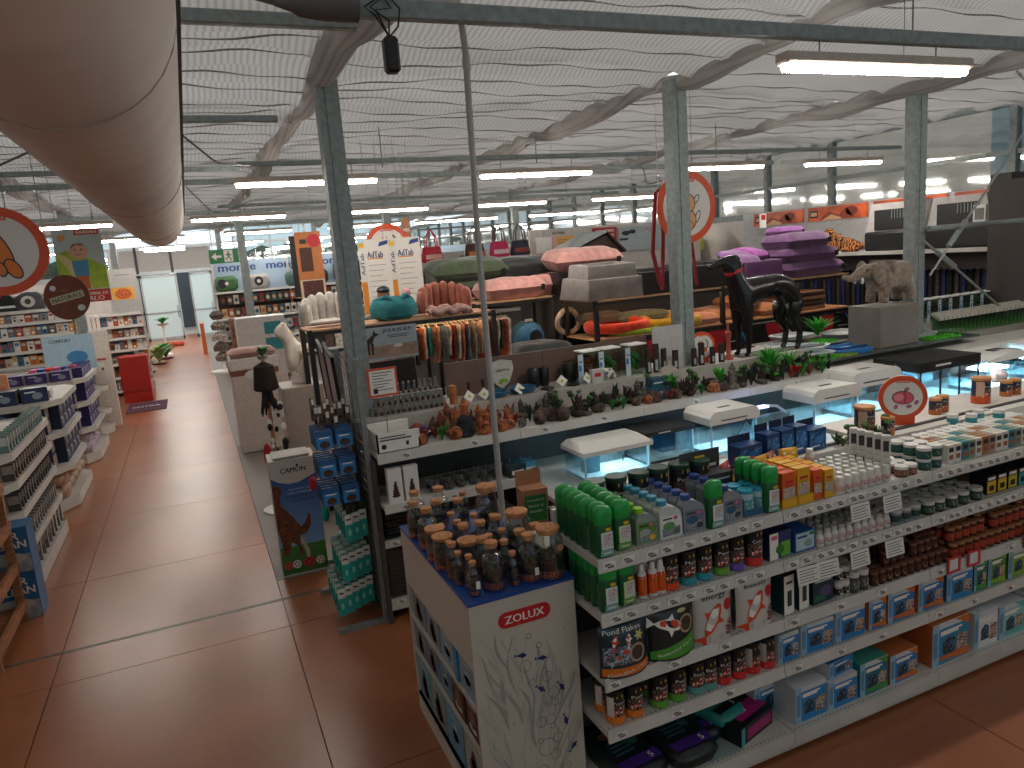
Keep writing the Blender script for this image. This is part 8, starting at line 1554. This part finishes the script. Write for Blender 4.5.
# banner wall with pastel posters and red board
t = thing('banner_wall', 'white banner wall with pastel pink, yellow and teal price panels', 'wall panel', (0, 0, 0)); MB().box(5.62, 12.0, 0, 9.3, 12.04, 2.86, C('#c9c2bb', .5)).build('board', t); y = 11.998
for i, (x0, x1, c) in enumerate(((5.72, 6.12, '#d8a3ac'), (6.14, 6.52, '#dcae5a'), (6.54, 6.86, '#8fc4c4'))):
    m = MB().rc(x0, 2.35, x1, 2.72, y, C(c, .5, noise=.03)); [m.rc(x0+.04, 2.40+.05*q, x1-.05*(1+q % 3), 2.41+.05*q, y-.001, C('#8a6a5a', .5)) for q in range(6)]; m.build('printed_panel', t)
MB().text('NATURINA', 6.2, 2.78, .05, y, INK, .25).build('lettering', t)
t = thing('red_board', 'dark red board with white lettering on banner wall', 'sign', (6.88, 11.96, 2.36)); MB().box(0, 0, 0, .50, .03, .46, C('#a81820', .5)).build('board', t); m = MB(); y = -.001
for q, s_ in enumerate(('OGNI GIORNO', 'TANTE IDEE', 'SUPER', 'MINIPREZZI')): m.text(s_, .25, .40-.085*q, .045 if q < 2 else .06, y, FW, .38 if q != 2 else .2)
m.build('lettering', t)
t = thing('animal_board', 'white board with black cow silhouette and red badge on banner wall', 'sign', (7.42, 11.96, 2.36)); MB().box(0, 0, 0, 1.3, .03, .44, C('#a9b5b8', .5)).build('board', t); y = -.001
m = MB().ell(.16, .33, .09, .045, y, INK, 12).ell(.3, .35, .08, .04, y, INK, 12).rc(.02, .2, .2, .24, y, INK).ell(.62, .42-.06, .05, .045, y, RED, 3).ell(.62, .35, .03, .025, y-.001, FW, 3); m.build('print', t)
# ---------------- side wall: carriers, tiger, banners, leads
t = thing('side_wall_shelving', 'dark side wall shelving carrying pet carriers under orange banners', 'shelf', (0, 0, 0)); DKB = C('#3f3836', .6, noise=.05)
MB().box(9.68, 6.05, 0, 9.74, 11.2, 2.85, C('#aaa9a8', .5)).build('back_panel', t); MB().box(9.05, 6.05, 2.07, 9.68, 9.9, 2.12, SHELFW).build('shelf', t); MB().box(9.3, 6.05, 1.85, 9.34, 9.9, 2.07, DKB).build('fascia', t); MB().box(9.62, 6.05, 0, 9.68, 9.9, 1.9, DKB).build('dark_backing', t)
MB().box(8.95, 5.78, 0, 9.72, 6.04, 2.98, DKB).build('end_panel', t); MB().box(8.9, 3.2, 0, 9.74, 5.76, 2.9, DKB).build('end_cabinet', t)
TY = Matrix.Rotation(-PI/2, 4, 'Z')
for i in range(4):
    y1 = 10.9-i*1.3; b = thing('wall_banner', 'orange banner strip of tabby fur pictures above carriers, %s from far end' % ORD[i], 'banner', (9.66, y1, 2.62), 0, 'orange banner strips'); MB().box(0, -1.2, 0, .015, 0, .22, C('#c8592a', .5, noise=.35, scale=3)).build('board', b)
    m = MB(); T = Matrix.Translation((-.002, 0, 0)) @ TY; m.rc(.05, .05, .22, .17, 0, INK, T).rc(.07, .08, .2, .14, -.001, C('#c9a06a', .5), T); m.pp([(.25, .02), (.45, .14), (.65, .07), (.8, .19), (.95, .02)], 0, C('#8a3a1f', .6), T).pp([(.3, .002), (.5, .09), (.7, .03), (.7, .002)], -.001, C('#e0b080', .6), T).ell(.9, .12, .12, .07, 0, C('#7d3020', .6), 12, T); m.build('print', b)
for i, y0 in enumerate((7.05, 6.08)):
    t = thing('pet_carrier', 'large black and white pet carrier on side wall shelf, %s' % ('beyond the tall post' if i == 0 else 'against dark end panel'), 'carrier', (9.1, y0, 2.121)); L = .94
    MB().box(0, 0, 0, .5, L, .27, BLACK, bev=.03).build('lower_shell', t); m = MB(); P = [(0.02, .27), (L-.02, .27), (L-.12, .66), (.12, .66)]
    m.add([(.03, a, b) for a, b in P]+[(.47, a, b) for a, b in P], [(0, 1, 2, 3), (7, 6, 5, 4), (3, 2, 6, 7), (0, 3, 7, 4), (1, 5, 6, 2)], C('#c4c1bc', .4)); m.build('upper_shell', t)
    m = MB(); m.box(.012, .20, .29, .03, L-.18, .57, C('#1a1a1c', .4)); m.build('side_door', t); g = MB(); [g.box(.006, .24+q*.045, .44, .014, .25+q*.045, .56, STEEL) for q in range(6)]; g.build('grille', t)['kind'] = 'stuff'
    MB().box(.004, .10, .25, .02, .26, .52, WHITE2).box(.002, .12, .34, .006, .24, .48, C('#7d7a76', .6)).build('price_sheet', t)
# lying tiger plush
t = thing('plush_tiger', 'striped orange plush tiger lying on side wall shelf', 'toy', (9.25, 8.45, 2.121)); TG_ = bpy.data.materials.new('tiger_fur'); TG_.use_nodes = True; nt = TG_.node_tree; b = nt.nodes['Principled BSDF']; wv = nt.nodes.new('ShaderNodeTexWave'); wv.bands_direction = 'Y'; wv.inputs['Scale'].default_value = 7; wv.inputs['Distortion'].default_value = 9; wv.inputs['Detail'].default_value = 2; wv.inputs['Detail Scale'].default_value = 2.5; tcn = nt.nodes.new('ShaderNodeTexCoord'); nt.links.new(tcn.outputs['Object'], wv.inputs[0]); r = nt.nodes.new('ShaderNodeValToRGB'); r.color_ramp.elements[0].position = .42; r.color_ramp.elements[0].color = lin('#1f1310'); r.color_ramp.elements[1].position = .55; r.color_ramp.elements[1].color = lin('#b8763f'); nt.links.new(wv.outputs['Fac'], r.inputs[0]); nt.links.new(r.outputs[0], b.inputs['Base Color']); b.inputs['Roughness'].default_value = .95
skin('body', [(0, 0, .11, .10, .10), (0, -.22, .10, .11, .10), (0, .18, .14, .11, .11), (0, .32, .27, .095, .09), (-.03, .40, .26, .05), (-.08, .30, .03, .035), (-.12, .42, .03, .03), (-.06, -.22, .04, .05), (-.16, -.05, .03, .03), (0, -.36, .06, .025), (-.1, -.42, .03, .02), (-.05, .30, .37, .02), (.05, .30, .37, .02)], [(0, 1), (0, 2), (2, 3), (3, 4), (2, 5), (5, 6), (1, 7), (7, 8), (1, 9), (9, 10), (3, 11), (3, 12)], TG_, 2, t)
MB().sphere((-.03, .46, .24), .035, WHITE2, 8, 6).build('muzzle', t, True)
# dog leads hanging under the carriers
lc = [('#2a3f7a', 'navy'), ('#a82a30', 'maroon'), ('#2a2a2c', 'black'), ('#c9a83a', 'yellow'), ('#2f5a8a', 'blue'), ('#5a5450', 'grey'), ('#a8503c', 'rust'), ('#26282a', 'charcoal')]
for i in range(38):
    c, n = lc[(i*5+i//3) % 8]; t = thing('dog_lead', '%s dog lead hanging under carrier shelf, %s from end wall' % (n, ORD[i]), 'lead', (9.5, 6.14+i*.095, 1.85), 0, 'hanging dog leads'); MB().box(-.015, -.02, -.75, .015, .02, -.02, C(c, .8, noise=.2, scale=30)).build('strap', t); MB().box(-.016, -.025, -.03, .016, .025, .02, LBL).build('header_card', t)
# wire baskets and brown cartons past the tiger
g = MB(); [g.tube([(9.5, 9.95+.06*q, 2.45), (9.5, 9.95+.06*q, 2.6)], .004, STEEL, 4) for q in range(12)]; [g.tube([(9.5, 9.95, 2.45+.05*q), (9.5, 10.61, 2.45+.05*q)], .004, STEEL, 4) for q in range(4)]; g.box(9.48, 9.9, 0, 9.52, 9.95, 2.6, STEEL); solo(g, 'wire_fence', 'grey wire fence panel on side wall past plush tiger', 'panel')
t = thing('brown_cartons', 'stacked brown cartons on far side beyond dog sign', 'carton', (8.6, 12.4, 0)); t.name = 'brown_carton'; MB().box(0, 0, 0, 1.0, .6, 2.25, C('#a8744a', .7, noise=.2, scale=4)).build('carton', t); MB().rc(.3, 1.95, .6, 2.15, -.001, LBL).build('label', t)
solo(MB().box(8.75, 12.35, 2.26, 9.3, 12.8, 2.46, BLACK), 'black_crate', 'black crate on top of the brown cartons', 'crate'); solo(MB().box(9.32, 12.35, 2.26, 9.65, 12.8, 2.48, C('#a8b03a', .5)), 'lime_crate', 'yellow-green crate on cartons beside black crate', 'crate')
solo(MB().box(8.42, 9.35, 2.58, 8.54, 9.37, 2.80, WHITE2).box(8.44, 9.345, 2.70, 8.52, 9.35, 2.78, RED).tube([(8.48, 9.36, 2.8), (8.48, 9.36, 3.99)], .004, STEEL, 4), 'fire_sign', 'small red and white fire equipment sign hanging past rack', 'sign')
sign('teal-centred round sign at the edge beyond the dark end panel', 7.62, 4.55, 2.62, .22, lambda d, r: d.ell(0, 0, r*.78, r*.78, -.002, C('#5aa9a8', .5), 30), hang=3.99)
# leafy ornament strip before the white dispensers on the front shelf
for i in range(9): [leafy(91, '#5a6f4a', 20, .09, .05, .01, None), bonsai(8), leafy(93, '#6f7f5a', 18, .08, .05, .01, None)][i % 3].put('small silk plant on rear ledge beside pink round sign, %s from filter boxes' % ORD[i], 'plant', (3.16+.09*(i % 5), 2.93-.03*(i//5), 1.336 if i < 5 else 1.336), i, 'silk plants on the ledge')
